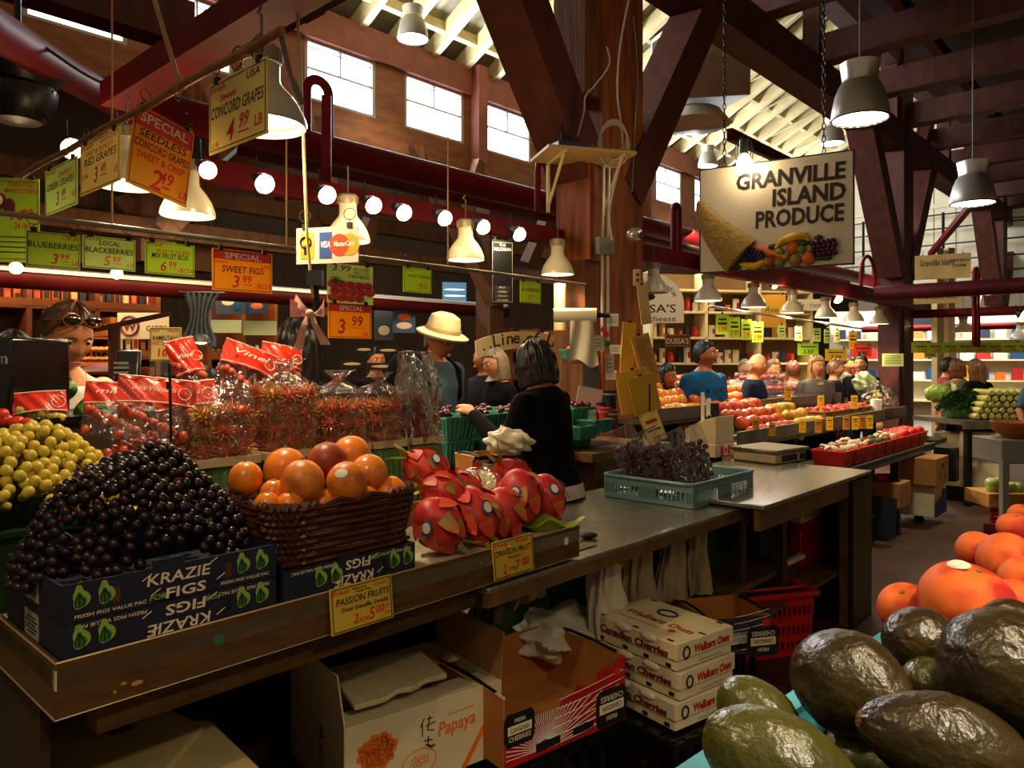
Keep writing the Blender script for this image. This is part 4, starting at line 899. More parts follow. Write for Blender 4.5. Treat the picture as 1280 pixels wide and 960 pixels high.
c = on_line(A-W*.012, U, 640); apron_card(640, 672, 50, 46, c.y, m_cy, 'yellow card for dragon fruit clipped to the table end', [('Fresh', .2, .84, .10, .28, 'r'), ('VIETNAM', .72, .84, .08, .3, 'r'), ('DRAGON FRUIT', .5, .60, .15, .88, 'k', .1), ('Sweet', .5, .48, .07, .3, 'k'), ('2', .26, .12, .24, None, 'r', .2), ('FOR', .44, .16, .10, None, 'r'), ('7', .58, .12, .28, None, 'r', .2), ('00', .78, .20, .22, None, 'r', .2), ('EA', .3, .02, .08, None, 'r')])
card(PD(207, 409, 2.65), math.radians(8), .105, .12, m_cly, 'small rambutans card standing in a clear holder behind the bags', [('Fresh', .2, .87, .08, .25, 'r'), ('THAILAND', .74, .86, .09, .36, 'r'), ('RAMBUTANS', .5, .62, .14, .8, 'k'), ('SWEET LIKE LYCHEE', .5, .48, .11, .9, 'r'), ('10', .42, .14, .24, None, 'r', .1), ('99', .60, .20, .18, None, 'r', .1), ('99', .85, .24, .14, None, 'r')], clips=0, name='price_sign')
mb = MB(); p = PD(207, 409, 2.66); mb.box(p+V((0, .004, -.085)), (.115, .004, .17)); mb.tube([p+V((0, .02, -.16)), p+V((0, .02, -.32))], .012, 8); single('sign_holder', mb, plastic_film('clear_acrylic', gloss=.12, bscale=3), 'clear acrylic holder behind the rambutans card', 'sign holder')

# ================================================================== HANGING NAME BOARD
c0 = PD(875, 215, 5.5); c1 = PD(1067, 185, 4.96); bw = V((c1.x-c0.x, c1.y-c0.y)).length; yaw = math.atan2(c1.y-c0.y, c1.x-c0.x); bh = .75
t = thing('hanging_sign', 'big white cornucopia name board on two chains, Granville Island Produce', 'sign', (c0.x, c0.y, (c0.z+c1.z)/2), yaw)
mb = MB(); mb.box((bw/2, .012, -bh/2), (bw, .022, bh)); part('board', mb, mat('white_sign_paint', '#d8d2c4', .5, col2='#cec7b8', scale=2), t)
mb = MB(); 
for z in (0, -bh): mb.box((bw/2, .012, z), (bw+.012, .03, .008))
for x in (0, bw): mb.box((x, .012, -bh/2), (.008, .03, bh))
part('edge_frame', mb, m_ink, t)
mb = MB(); f = -.0004; m_brn = mat('sign_lettering_brown', '#24140f', .5)
for s, xr, z, hh, ww in (('GRANVILLE', .955, -.235, .145, .70), ('ISLAND', .955, -.42, .150, .46), ('PRODUCE', .945, -.61, .150, .56)):
    mb.text(s, bh*hh*1.42, T3(bw*xr, f-.0006, bh*z) @ R90, bw*ww, .04, .035, 'RIGHT')
part('lettering', mb, m_brn, t)
m_straw = mat('woven_straw', '#b89a5c', .85, col2='#7f6434', scale=26, stretch=(1, 1, 6), bump=.6)
mb = MB(); pts = []; rr = []
for k in range(15):
    s = k/14; pts.append(V((bw*(-.005+.06*s+.24*s*s), -.02-.03*s, bh*(-.30-.08*s-.50*s**1.2)))); rr.append(.012+.135*s**.85)
vs = MB(); vs.tube(pts, 0, 22, True, rr); 
for v in vs.v: v.y = -.01+(v.y+.02)*.45
mb.v, mb.f, mb.mi = vs.v, vs.f, vs.mi; part('straw_horn', mb, m_straw, t, 'woven straw horn')
def relief(nm, x, z, rx, rz_, m, ry=.03): b_ = MB(); b_.ball((bw*x, -.01, -bh*z), (bw*rx, ry, bh*rz_), 14, 10); part(nm, b_, m, t)
m_yel = mat('painted_yellow', '#e0b422', .4, col2='#c79a1e', scale=10); m_or = mat('painted_orange', '#d9601c', .4); m_gr = mat('painted_green', '#6d8a2e', .4); m_red = mat('painted_red_brown', '#8c3a20', .4); m_pur = mat('painted_purple', '#4a1c34', .35); m_dgl = mat('painted_leaf', '#23371c', .5); m_nv = mat('painted_navy', '#1b1c40', .35); m_olive = mat('painted_olive', '#8f7a34', .4)
def banana(pts, r): b_ = MB(); b_.tube([V((bw*x, -.014, -bh*z)) for x, z in pts], r, 10, True, [r*.35, r*.9, r, r, r*.9, r*.35][:len(pts)]); part('banana', b_, m_yel, t)
banana([(.52, .82), (.56, .76), (.62, .73), (.67, .725), (.71, .73), (.735, .77)], .03); banana([(.28, .94), (.33, .96), (.38, .97), (.42, .95), (.46, .93), (.47, .90)], .028)
for dx in (0, .05, .09): b_ = MB(); b_.tube([V((bw*(.36+dx*.4), -.02, -bh*(.78+dx*.1))), V((bw*(.44+dx*.7), -.02, -bh*(.82+dx*.5))), V((bw*(.50+dx), -.02, -bh*(.88+dx*.4)))], .02, 8, True, [.004, .016, .022]); part('carrot', b_, m_or, t)
relief('apple', .485, .94, .042, .062, m_red); relief('lime', .545, .86, .033, .045, m_gr); relief('lime', .545, .945, .036, .05, m_gr); relief('orange', .63, .82, .042, .06, m_or); relief('pear', .645, .94, .04, .06, m_olive); relief('lime', .685, .845, .03, .04, m_gr); relief('orange', .73, .93, .044, .062, m_or); relief('pear', .595, .90, .022, .035, m_gr)
for k in range(20): relief('grape', .755+.022*(k % 5)*1.4+.01*(k//5 % 2), .80+.035*(k//5)-.012*(k % 5)*.3, .02, .028, m_pur)
for k in range(18): relief('grape', .32+.025*(k % 5)+.012*(k//5), .80+.035*(k//5)+.012*(k % 5), .02, .028, m_nv)
for x, z, s in ((.27, .90, .07), (.24, .96, .05), (.50, .80, .03), (.70, .78, .04), (.79, .75, .03), (.80, .93, .03), (.845, .935, .03), (.30, .80, .04)): relief('leaf', x, z, s, s*.9, m_dgl, .012)
for x, L, lab in ((.17, 1.6, 0), (.82, 1.9, 1)):
    mb = MB()
    for k in range(int(L/.042)):
        a = k % 2*math.pi/2; zc = .02+k*.042
        mb.tube([V((math.cos(a)*.011*math.cos(q), .012+math.sin(a)*.011*math.cos(q), zc+.027*math.sin(q))) for q in [i*2*math.pi/8 for i in range(9)]], .0038, 5, False, )
    for v in mb.v: v.x += bw*x
    part('chain', mb, m_darkmetal, t)
# ================================================================== OTHER SHOP SIGNS
def cow_panel(t, w, h, f):
    for k in range(4):
        mb = MB(); mb.box((0, f+.0004, -h*(.74+.066*k)), (w*.72, .001, h*.05)); part('word_panel', mb, mat('grey_panel', '#4a4a46', .6), t, smooth=False)
card(PD(628, 300, 6.3), YU-.5, .185, .54, m_ink, 'tall black dairy shop sign with white border', [('THE', .5, .90, .04, .3, 'w', 0), ('MILKMAN', .5, .83, .055, .8, 'w', 0), ('MILK', .5, .25, .03, .3, 'w', 0), ('CHEESE', .5, .184, .03, .4, 'w', 0), ('YOGURTS', .5, .118, .03, .45, 'w', 0), ('ICE CREAM', .5, .052, .03, .5, 'w', 0)], border='w', name='hanging_sign', cat='sign', extra=cow_panel)
# arched wooden sign
t = thing('hanging_sign', 'cream arched wooden sign with curly lettering near the timber post', 'sign', PD(655, 414, 6.6), math.radians(20)); mb = MB(); pts = []
R_ = 1.15; 
top = [(R_*math.sin(a), R_*math.cos(a)-R_) for a in [(-.40+.8*k/20) for k in range(21)]]; bot = [(x*.97, z-.15) for x, z in reversed(top)]
mb.poly(top+bot, -.015, .015, R90); part('board', mb, mat('cream_sign_wood', '#cdb88a', .6, col2='#bca676', scale=4), t)
mb = MB()
for i, ch in enumerate('..Line of Love'):
    a = -.36+.058*i
    if ch != ' ': mb.text(ch, .15, T3((R_-.1)*math.sin(a), -.017, (R_-.115)*math.cos(a)-R_+.01) @ R90 @ RZ(-a), None, .1, .01)
part('lettering', mb, m_ink, t)
# cheese shop arch sign
t = thing('hanging_sign', 'white round topped cheese shop sign behind the tan lamp', 'sign', PD(808, 404, 8.6), math.radians(-8)); mb = MB()
pts = [(-.40, 0), (.42, 0), (.42, .22)]+[(.42*math.cos(a), .22+.36*math.sin(a)) for a in [math.pi*k/16 for k in range(1, 16)]]+[(-.40, .22)]; mb.poly(pts, -.012, .012, R90); part('board', mb, m_cw, t)
mb = MB(); mb.text('DUSSA\'S', .13, T3(.02, -.014, .12) @ R90, .62, 0, .01); mb.text('ham & cheese', .09, T3(.02, -.014, .02) @ R90, .62, 0, .004)
for i, ch in enumerate('paradise'): a = 1.15-.11*i; mb.text(ch, .085, T3(.32*math.cos(a), -.014, .22+.24*math.sin(a)) @ R90 @ RZ(a-math.pi/2), None, 0, .004)
mb.ball((-.02, -.014, .30), (.12, .002, .05), 12, 6); part('lettering', mb, m_ink, t)
card(PD(847, 418, 8.9), math.radians(-5), .30, .14, mat('brown_shop_sign', '#6a2c18', .6), 'brown cheese shop name strip under the round topped sign', [('DUSSA\'S', .5, .22, .46, .85, 'c', 0)], border='c', name='hanging_sign', cat='sign')
card(PD(179, 391, 5.0), math.radians(3), .335, .175, m_cw, 'white gallery sign with a round red emblem behind the card reader', [('CARDS', .76, .30, .22, .40, 'k', 0)], border=False, clips=0, name='hanging_sign', cat='sign', extra=lambda t, w, h, f: (lambda m: (m.tube([(-w*.26+h*.33*math.cos(k*.33), f-.001, -h*.5+h*.36*math.sin(k*.33)) for k in range(20)], .008, 6), m.text('W', h*.48, T3(-w*.26, f-.003, -h*.68) @ R90, h*.5, 0, .03), part('emblem', m, m_inkmaroon, t)))(MB()))
for i, (px, py, wp, hp, d, bg) in enumerate(((903, 392, 18, 26, 7.6, m_cg), (918, 396, 15, 26, 7.7, m_cg), (933, 399, 14, 26, 7.8, m_cg), (947, 402, 16, 26, 7.9, m_cg), (977, 406, 10, 17, 8.4, m_clg), (998, 408, 10, 18, 8.7, m_clg), (1021, 410, 11, 17, 9.0, m_clg), (1034, 412, 9, 17, 9.3, m_clg), (1046, 412, 8, 16, 9.4, m_clg), (1066, 414, 11, 22, 9.8, m_cy))):
    card(PD(px, py, d), YU-.6, wp*d/F, hp*d/F, bg, 'small price card on the far rail, number %s from the timber post side' % ('one two three four five six seven eight nine ten'.split()[i]), [('_', .5, .72, .08, .6, 'k'), ('_', .5, .52, .10, .7, 'k'), ('3.99', .5, .12, .26, .7, 'r')], border=False, clips=1)
a = PD(886, 383, 7.45); b = PD(1080, 411, 10.2); mb = MB(); mb.tube([a, b], .014, 8); single('hanging_rail', mb, m_collar, 'bright steel rail with small price cards beyond the timber post', 'rail')
for px, py, wp, hp, d, bg, lab, s in ((1010, 429, 26, 15, 9.2, mat('lime_card', '#a6d62a', .6), 'lime green price card behind the produce stand', '3.50'), (1045, 436, 27, 15, 9.3, m_cy, 'bright yellow price card behind the produce stand', '2.99'), (1078, 431, 23, 15, 9.6, mat('scarlet_card', '#e23a1e', .6), 'scarlet price card by the second column', '4.99')):
    card(PD(px, py, d), 0, wp*d/F, hp*d/F, bg, lab, [('_', .5, .7, .08, .7, 'k'), (s, .5, .14, .34, .5, 'k')], border=False, clips=2)
card(PD(1116, 442, 11.2), .2, .36, .19, m_clg, 'pale green notice taped on the second column', [('_', .5, .85-.13*k, .04, .8, 'k') for k in range(6)], border=False, clips=0, name='notice', cat='notice')
def grn(t, w, h, f): pass
card(PD(1216, 428, 9.8), -.15, 1.5, .135, m_cg, 'long yellow green price banner over the far aisle', [('_', .08+.12*k, .60, .10, .09, 'k') for k in range(8)]+[(s, .09+.12*k, .10, .34, .07, 'r') for k, s in enumerate(('1.29', '2.49', '.99', '3.99', '1.99', '2.99', '.79', '1.49'))], border=False, clips=3, name='hanging_banner', cat='banner')
card(PD(1163, 441, 9.8), -.15, .15, .06, m_cg, 'small green card under the end of the long banner', [('_', .5, .6, .12, .7, 'k'), ('_', .5, .3, .12, .6, 'k')], border=False, clips=0)
t = card(PD(1178, 318, 10.5), -.55, .68, .34, mat('tan_sign_wood', '#b79a5a', .6, col2='#a2864a', scale=4), 'tan wooden farm shop sign on the second column', [('Granville Island', .40, .55, .26, .62, 'k', 0), ('POWER SEASON', .80, .66, .12, .34, 'k', 0), ('FARM', .8, .45, .13, .22, 'k', 0)], border=False, name='hanging_sign', cat='sign', thick=.03)
card(PD(1172, 360, 10.6), -.55, .60, .22, mat('tan_sign_wood2', '#a98c50', .6), 'lower tan wooden farm sign panel under the first', [('Produce Inc.', .5, .3, .36, .8, 'k', 0)], border=False, name='hanging_sign', cat='sign', thick=.03)
card(PD(1010, 374, 10.5), -.1, .55, .16, m_cw, 'white shop fascia behind the white bell lamps', [('Kaffe', .25, .25, .5, .3, 'k', .2), ('COCINA', .72, .3, .3, .36, 'k', 0)], border=False, name='hanging_sign', cat='sign', clips=0)
card(PD(967, 368, 9.6), -.1, .30, .42, mat('mustard_board', '#c88a18', .6), 'mustard hanging board with a green emblem', [('Ave', .4, .45, .2, .6, 'g', .2)], border=False, name='hanging_sign', cat='sign')
# ================================================================== STEEL COUNTERS
m_cs = mat('counter_steel', '#b4ae9e', .26, .75, col2='#948e7e', scale=9, stretch=(3, 1, 1), bump=.04, bscale=40)
m_csedge = mat('counter_edge_wood', '#7a5a30', .5, .2, col2='#5c4222', scale=8)
B0 = PZ(966, 622, .875); B0.z = 0                       # a point of the counter front edge
c1 = on_line(B0, U, 1003); cL = on_line(B0, U, 610)
CL = (c1-cL).length
t = thing('steel_counter', 'steel topped counter carrying the blue tray of bagged cherries', 'counter', up(cL, 0), UA)
mb = MB(); mb.box((CL/2, .42, .865), (CL, .84, .02)); part('counter_top', mb, m_cs, t, bevel=.004)
mb = MB(); mb.box((CL/2, .012, .835), (CL, .024, .045)); mb.box((CL-.012, .42, .835), (.024, .84, .045)); mb.box((CL/2, .828, .835), (CL, .024, .045)); part('edge_rail', mb, m_csedge, t)
for u, w in ((.35, .62), (CL-.17, .06), (CL-.55, .12), (.35, .78), (CL-.1, .78)):
    mb = MB(); mb.box((u, w, .41), (.06, .06, .82)); part('leg', mb, mat('dark_bronze_leg', '#3a2a18', .5, .2), t)
mb = MB(); mb.box((CL-.42, .42, .42), (.8, .7, .03)); part('lower_shelf', mb, m_csedge, t)
q0 = PZ(1090, 588, .905); q1 = on_line(q0, U, 955); q0.z = q1.z = 0; L2 = (q0-q1).length
t = thing('steel_counter', 'second steel counter with dark end panel under the two scales', 'counter', up(q1, 0), UA)
mb = MB(); mb.box((L2/2, .45, .895), (L2, .9, .022)); part('counter_top', mb, m_cs, t, bevel=.004)
mb = MB(); mb.box((L2-.012, .45, .44), (.024, .88, .88)); part('end_panel', mb, mat('dull_green_steel', '#4a4628', .35, .6, col2='#37351e', scale=5, stretch=(1, 1, .3)), t, 'dull dark steel end panel')
mb = MB(); mb.box((L2-.17, .012, .435), (.34, .02, .87)); part('front_panel', mb, mat('dull_green_steel', '#4a4628'), t, 'dull dark steel front panel')
mb = MB(); mb.box((L2/2-.1, .04, .83), (L2-.22, .03, .10)); part('apron', mb, m_csedge, t)
for u, w in ((L2-.30, .06), (L2-.05, .03), (.1, .8)):
    mb = MB(); mb.box((u, w, .42), (.07, .05, .84)); part('leg', mb, m_csedge, t)
mb = MB(); mb.box((L2/2-.05, .45, .30), (L2-.2, .7, .025)); part('lower_shelf', mb, m_csedge, t)
# blue tray
def slotted_tray(loc, w, d, h, m, label, rz, cat='tray', name='plastic_tray', slots=True, taper=.012, extra_rows=1):
    t = thing(name, label, cat, loc, rz); mb = MB(); th = .006
    mb.box((w/2, d/2, .006), (w-.02, d-.02, .01))
    bars = [((0, 0), (w, 0)), ((w, 0), (w, d)), ((w, d), (0, d)), ((0, d), (0, 0))]
    for (x0, y0), (x1, y1) in bars:
        a = V((x0, y0, 0)); b = V((x1, y1, 0)); L = (b-a).length; dr = (b-a)/L
        for z, hh in ((.012, .024), (h*.82, h*.36)): mb.bar(a+Z*z, b+Z*z, th, hh)
        n = int(L/.012); 
        for i in range(n):
            s = (i+.5)/n
            solid = abs(s-.5) < .10 or s < .08 or s > .92
            if solid: mb.bar(a+dr*L*s+Z*.02, a+dr*L*s+Z*h*.7, .013, th)
            elif i % 2: mb.bar(a+dr*L*s+Z*.02, a+dr*L*s+Z*h*.7, .006, th)
    part('tray_body', mb, m, t, smooth=False)
    mb = MB(); c = [V((0, 0, h)), V((w, 0, h)), V((w, d, h)), V((0, d, h))]
    r = .03; pts = []
    for i, (cx, cy) in enumerate(((r, r), (w-r, r), (w-r, d-r), (r, d-r))):
        for k in range(5): a = math.pi+i*math.pi/2+k*math.pi/8; pts.append(V((cx+(r+.01)*math.cos(a), cy+(r+.01)*math.sin(a), h)))
    mb.tube(pts+[pts[0]], .009, 6, False); part('rim', mb, m, t)
    return t
m_btray = mat('pale_blue_plastic', '#7fa6a4', .4, col2='#74989a', scale=4)
bt = PZ(866, 637, .875); slotted_tray(up(bt, .878), .66, .52, .115, m_btray, 'pale blue slotted tray holding bagged dark cherries', UA)
m_cherry = mat('dark_cherry_skin', '#3a0c0e', .24, col2='#561418', scale=14, spec=.45)
m_bagthin = plastic_film('thin_clear_bag', gloss=.05, bscale=14, rough=.09)
def cherry_mesh():
    mb = MB(); mb.ball((0, 0, 0), (.0175, .0175, .0165), 12, 8); return mb.mesh('cherry', m_cherry)
CHM = cherry_mesh()
def cherry_bag(px, py, d, lean, label, gname, seed, w=.17, h=.335, rz=UA-.35, yellow=False):
    rg = random.Random(seed); P = PD(px, py, d); rot = Euler((math.radians(-10), lean, rz)); t = thing('cherry_bag', label, 'bag of cherries', P, 0, None, rot)
    part('clear_bag', bag_mesh(w, .085, h, None, seed, False, .006), m_bagthin, t)
    mb = MB(); mb.tube([(-w*.46, 0, h*.985), (w*.46, 0, h*.985)], .003, 6); part('zip_strip', mb, m_inkmaroon if not yellow else m_cly, t)
    M = rot.to_matrix(); pts = []
    for iz in range(9):
        for ix in range(6):
            for iy in (0,):
                pts.append(V(((ix-2.5+.25*(iz % 2))*.0270, -.014+.022*((ix+iz) % 2), .020+iz*.0262))+V((rg.uniform(-.003, .003), rg.uniform(-.003, .003), rg.uniform(-.003, .003))))
    for p in pts:
        if abs(p.x) > w*.46: continue
        o = bpy.data.objects.new('cherry', CHM); COL.objects.link(o); o.location = P+M @ p; tag(o, 'dark cherry packed in the '+gname, 'cherry', 'cherries in the '+gname)
for i, (px, py, d, ln, lab, g) in enumerate(((806, 606, 4.0, math.radians(-22), 'leaning clear bag of dark cherries at the tray corner nearest the timber post', 'clear bag at the tray corner'), (832, 613, 3.95, math.radians(-18), 'second clear bag of dark cherries in the tray with a pink strip behind', 'second clear bag of the tray'),
       (857, 617, 3.95, math.radians(-15), 'clear bag of dark cherries in the tray middle', 'middle clear bag of the tray'), (876, 606, 4.15, math.radians(-7), 'upright clear bag of dark cherries next to the empty tray half', 'upright clear bag by the empty half'))):
    cherry_bag(px, py, d, ln, lab, g, 40+i)
card(PD(810, 516, 4.02), UA-.3, .13, .16, m_cly, 'cream card among the bagged cherries', [('_', .5, .7, .12, .6, 'r'), ('_', .5, .4, .05, .7, 'k')], clips=0, rot=(math.radians(-14), math.radians(-14), UA-.3)); mb = MB(); mb.tube([PD(812, 600, 4.0), PD(812, 480, 4.05)], .005, 6); single('card_stake', mb, m_ink, 'thin dark stake standing among the cherry bags', 'stake')
# scales, register, bits on the counters
def scale_(px, py, d, label, rz, s=1.0):
    t = thing('counter_scale', label, 'scale', PD(px, py, d), rz, None); t.scale = (s, s, s)
    mb = MB(); mb.box((0, 0, .04), (.34, .30, .06)); part('scale_body', mb, mat('beige_plastic', '#c9b48c', .5), t, bevel=.012)
    mb = MB(); mb.box((0, .0, .085), (.37, .32, .022)); part('weighing_plate', mb, m_steel, t, bevel=.006)
    mb = MB(); mb.box((-.03, -.152, .042), (.16, .006, .036)); mb.k = 0; part('display', mb, m_ink, t)
    mb = MB(); mb.box((.12, -.152, .042), (.06, .006, .036)); part('keypad', mb, m_darkmetal, t)
    return t
zc = .905
p = PZ(962, 578, .905); scale_(962, 577, p.y+.10, 'low beige counter scale with steel plate beside the cash register', UA-.15, 1.12)
P = PZ(925, 566, .905); t = thing('cash_register', 'beige cash register with a green tag and small black customer display', 'cash register', PZ(893, 572, .905)+V((0, .14, 0)), UA-.1); t.scale = (.66, .66, .98)
mb = MB(); mb.box((0, 0, .05), (.36, .40, .10)); part('drawer', mb, mat('beige_plastic', '#c9b48c', .5), t, bevel=.008)
mb = MB(); mb.poly([(-.2, .1), (.2, .1), (.2, .19), (.0, .26), (-.2, .30)], -.17, .17, RZ(math.pi/2) @ R90); part('register_body', mb, mat('beige_plastic', '#c9b48c', .5), t, bevel=.006)
mb = MB(); mb.box((.10, 0, .34), (.14, .03, .09)); mb.tube([(.1, 0, .25), (.1, 0, .32)], .012, 8); part('customer_display', mb, m_ink, t)
mb = MB(); mb.poly([(.04*math.cos(k*.4), .055*math.sin(k*.4)) for k in range(16)], 0, .002, T3(.15, -.19, .2) @ R90); part('green_tag', mb, mat('lime_tag', '#6fc23a', .6), t)
mb = MB(); mb.grid(lambda a, b: (-.06+.1*a, .0+.0*b, .28+.13*b+.02*math.sin(a*3)), 5, 6); mb.grid(lambda a, b: (-.13+.07*a, .02, .25+.22*b), 5, 6); part('receipt_paper', mb, m_inkwhite, t)
mb = MB(); mb.box((0, -.206, .05), (.16, .006, .07)); part('paper_flag', mb, m_inkwhite, t); mb = MB(); mb.box((-.06, -.21, .05), (.04, .004, .07)); mb.box((.06, -.21, .05), (.04, .004, .07)); mb.poly([(0, .03), (.008, .012), (.026, .012), (.015, -.004), (.02, -.02), (0, -.012), (-.02, -.02), (-.015, -.004), (-.026, .012), (-.008, .012)], 0, .003, T3(0, -.209, .05) @ R90); part('red_print', mb, m_inkred, t)
mb = MB(); mb.box((0, 0, .008), (.5, .18, .016)); single('clear_plate', mb, plastic_film('clear_acrylic', gloss=.12, bscale=3), 'clear plastic plate on the counter behind the blue tray', 'plate', PZ(900, 585, .885), UA)
mb = MB(); mb.ball((0, 0, .01), (.04, .03, .014), 12, 6); single('rubber_foot', mb, m_ink, 'small black lump on the counter by the foam box', 'knob', PZ(735, 672, .88), 0)

# ================================================================== BOXES UNDER THE TABLE
BY = math.radians(37); BU = V((math.cos(BY), math.sin(BY), 0)); BW = V((-math.sin(BY), math.cos(BY), 0))
m_pink = mat('cream_printed_board', '#e0cfa6', .75, col2='#d4c196', scale=6); m_crim = mat('crimson_printed_board', '#b5141c', .5, col2='#a01018', scale=5)
# dark crates that carry the boxes
def dark_crate(loc, w, d, h, label, rz=BY):
    mb = MB(); n = 7
    for z in (.015, h-.02): 
        mb.box((w/2, 0, z), (w, .02, .03)); mb.box((w/2, d, z), (w, .02, .03)); mb.box((0, d/2, z), (.02, d, .03)); mb.box((w, d/2, z), (.02, d, .03))
    for i in range(n):
        for yy in (0, d): mb.box((w*i/(n-1), yy, h/2), (.03, .02, h))
        for xx in (0, w): mb.box((xx, d*i/(n-1), h/2), (.02, .03, h))
        mb.box((w/2, d*(i+.5)/n, h-.008), (w, d/n*.7, .014))
    return single('black_crate', mb, m_black, label, 'crate', loc, rz, smooth=False)
px0 = PZ(431, 910, .505); dark_crate(up(px0-BU*.05+BW*.02, 0), .66, .46, .245, 'black crate under the open papaya box')
def papaya():
    w, d, h = .575, .43, .25; t = thing('papaya_box', 'open cream papaya carton with two flaps raised', 'box', up(px0, .252), BY); th = .005
    mb = MB(); mb.box((w/2, 0, h/2), (w, th, h)); mb.box((w/2, d, h/2), (w, th, h)); mb.box((0, d/2, h/2), (th, d, h)); mb.box((w, d/2, h/2), (th, d, h)); mb.box((w/2, d/2, .004), (w, d, th)); part('carton', mb, m_pink, t, smooth=False)
    for x, s, ang, hh in ((0, -1, 8, .165), (w, 1, 5, .16)):
        mb = MB(); R = Matrix.Rotation(math.radians(ang*s), 3, 'Y'); c = V((x, d/2, h))+R @ V((0, 0, hh/2)); mb.box(c, (th, d, hh), R); part('end_flap', mb, m_card_kraft if x else m_pink, t, smooth=False)
    mb = MB(); R = Matrix.Rotation(math.radians(-9), 3, 'X'); mb.box((w/2, .07, h-.012), (w*.98, .15, th), R); part('inner_flap', mb, m_pink, t, smooth=False)
    mb = MB(); mb.box((w*.55, d-.08, h-.006), (w*.9, .17, th), Matrix.Rotation(math.radians(6), 3, 'X')); part('inner_flap', mb, m_pink, t, smooth=False)
    m = MB(); f = -th/2-.001
    for k in range(46):                                       # tree crown print
        a = k*2.4; r = .062*math.sqrt(k/46); m.poly([(.105+r*math.cos(a)+(.012+.004*(j % 2))*math.cos(j*.785), .150+.62*r*1.3*math.sin(a)+(.010+.004*(j % 2))*math.sin(j*.785)) for j in range(8)], 0, .0006, T3(0, f, 0) @ R90)
    m.box((.10, f, .07), (.012, .001, .09)); m.poly([(.03, .03), (.18, .03), (.15, .05), (.07, .052)], 0, .0006, T3(0, f, .0) @ R90)
    for k in range(30): a = k*2.4; r = .028*math.sqrt(k/30); m.ball((.252+r*1.3*math.cos(a), f, .075+r*.7*math.sin(a)), (.0035, .0008, .003), 6, 4)
    m.tube([(.252+.062*math.cos(k*.3), f, .072+.042*math.sin(k*.3)) for k in range(22)], .0015, 5)
    m.bar((.42, f, .0), (.545, f, .17), .0012, .018); m.poly([(.20, .02), (.30, -.0), (.26, .01)], 0, .0006, T3(0, f, 0) @ R90)
    m.text('Papaya', .062, T3(.395, f-.0005, .135) @ R90 @ RZ(.04), .145, .15, .02); m.text('Fresh From Hawaii', .014, T3(.41, f, .190) @ R90 @ RZ(.06), .10, 0, 0); part('orange_print', m, m_inkorange, t)
    m = MB()                                                # handwritten strokes
    for st in (((.305, .205), (.29, .18)), ((.298, .19), (.298, .15)), ((.315, .20), (.335, .20)), ((.325, .21), (.318, .165), (.34, .16)), ((.31, .18), (.345, .185)), ((.305, .135), (.335, .13)), ((.32, .145), (.318, .115), (.335, .105), (.34, .115)), ((.31, .12), (.345, .108))):
        m.tube([V((x-.035, f-.001, z)) for x, z in st], .0017, 5)
    for st in (((.10, .17), (.13, .165)), ((.115, .18), (.112, .14), (.13, .13)), ((.10, .145), (.135, .15)), ((.11, .12), (.13, .08)), ((.13, .12), (.105, .08)), ((.11, .07), (.13, .045))):
        m.tube([V((f, y+.05, z+.02)) for y, z in st], .002, 5)
    part('handwriting', m, m_ink, t)
    m = MB()
    for k in range(18): a = k*2.4; r = .03*math.sqrt(k/18); m.ball((.50+r*math.cos(a), .27+r*math.sin(a)*1.4, h-.0+.0), (.008, .008, .0012), 6, 4)
    for y0, y1 in ((.05, .18), (.22, .38)):
        for z in (.03, .15): m.box((f, (y0+y1)/2, z), (.001, y1-y0, .0015))
        for y in (y0, y1): m.box((f, y, .09), (.001, .0015, .12))
    part('orange_print', m, m_inkorange, t)
    return t
papaya()
mb = MB(); rg = random.Random(4)
o = [(0, 0), (.10, -.01), (.16, .012), (.20, -.004), (.26, .016), (.34, .006), (.35, .20), (.20, .23), (.02, .22)]
mb.poly(o, 0, .018); single('foam_sheet', mb, mat('cream_foam', '#dac69c', .8, bump=.15, col2='#cdb788', scale=40), 'broken cream foam sheet lying in the open papaya box', 'foam', up(px0+BU*.06+BW*.06, .515), 0, rot=(math.radians(5), math.radians(-2), BY), bevel=.004)
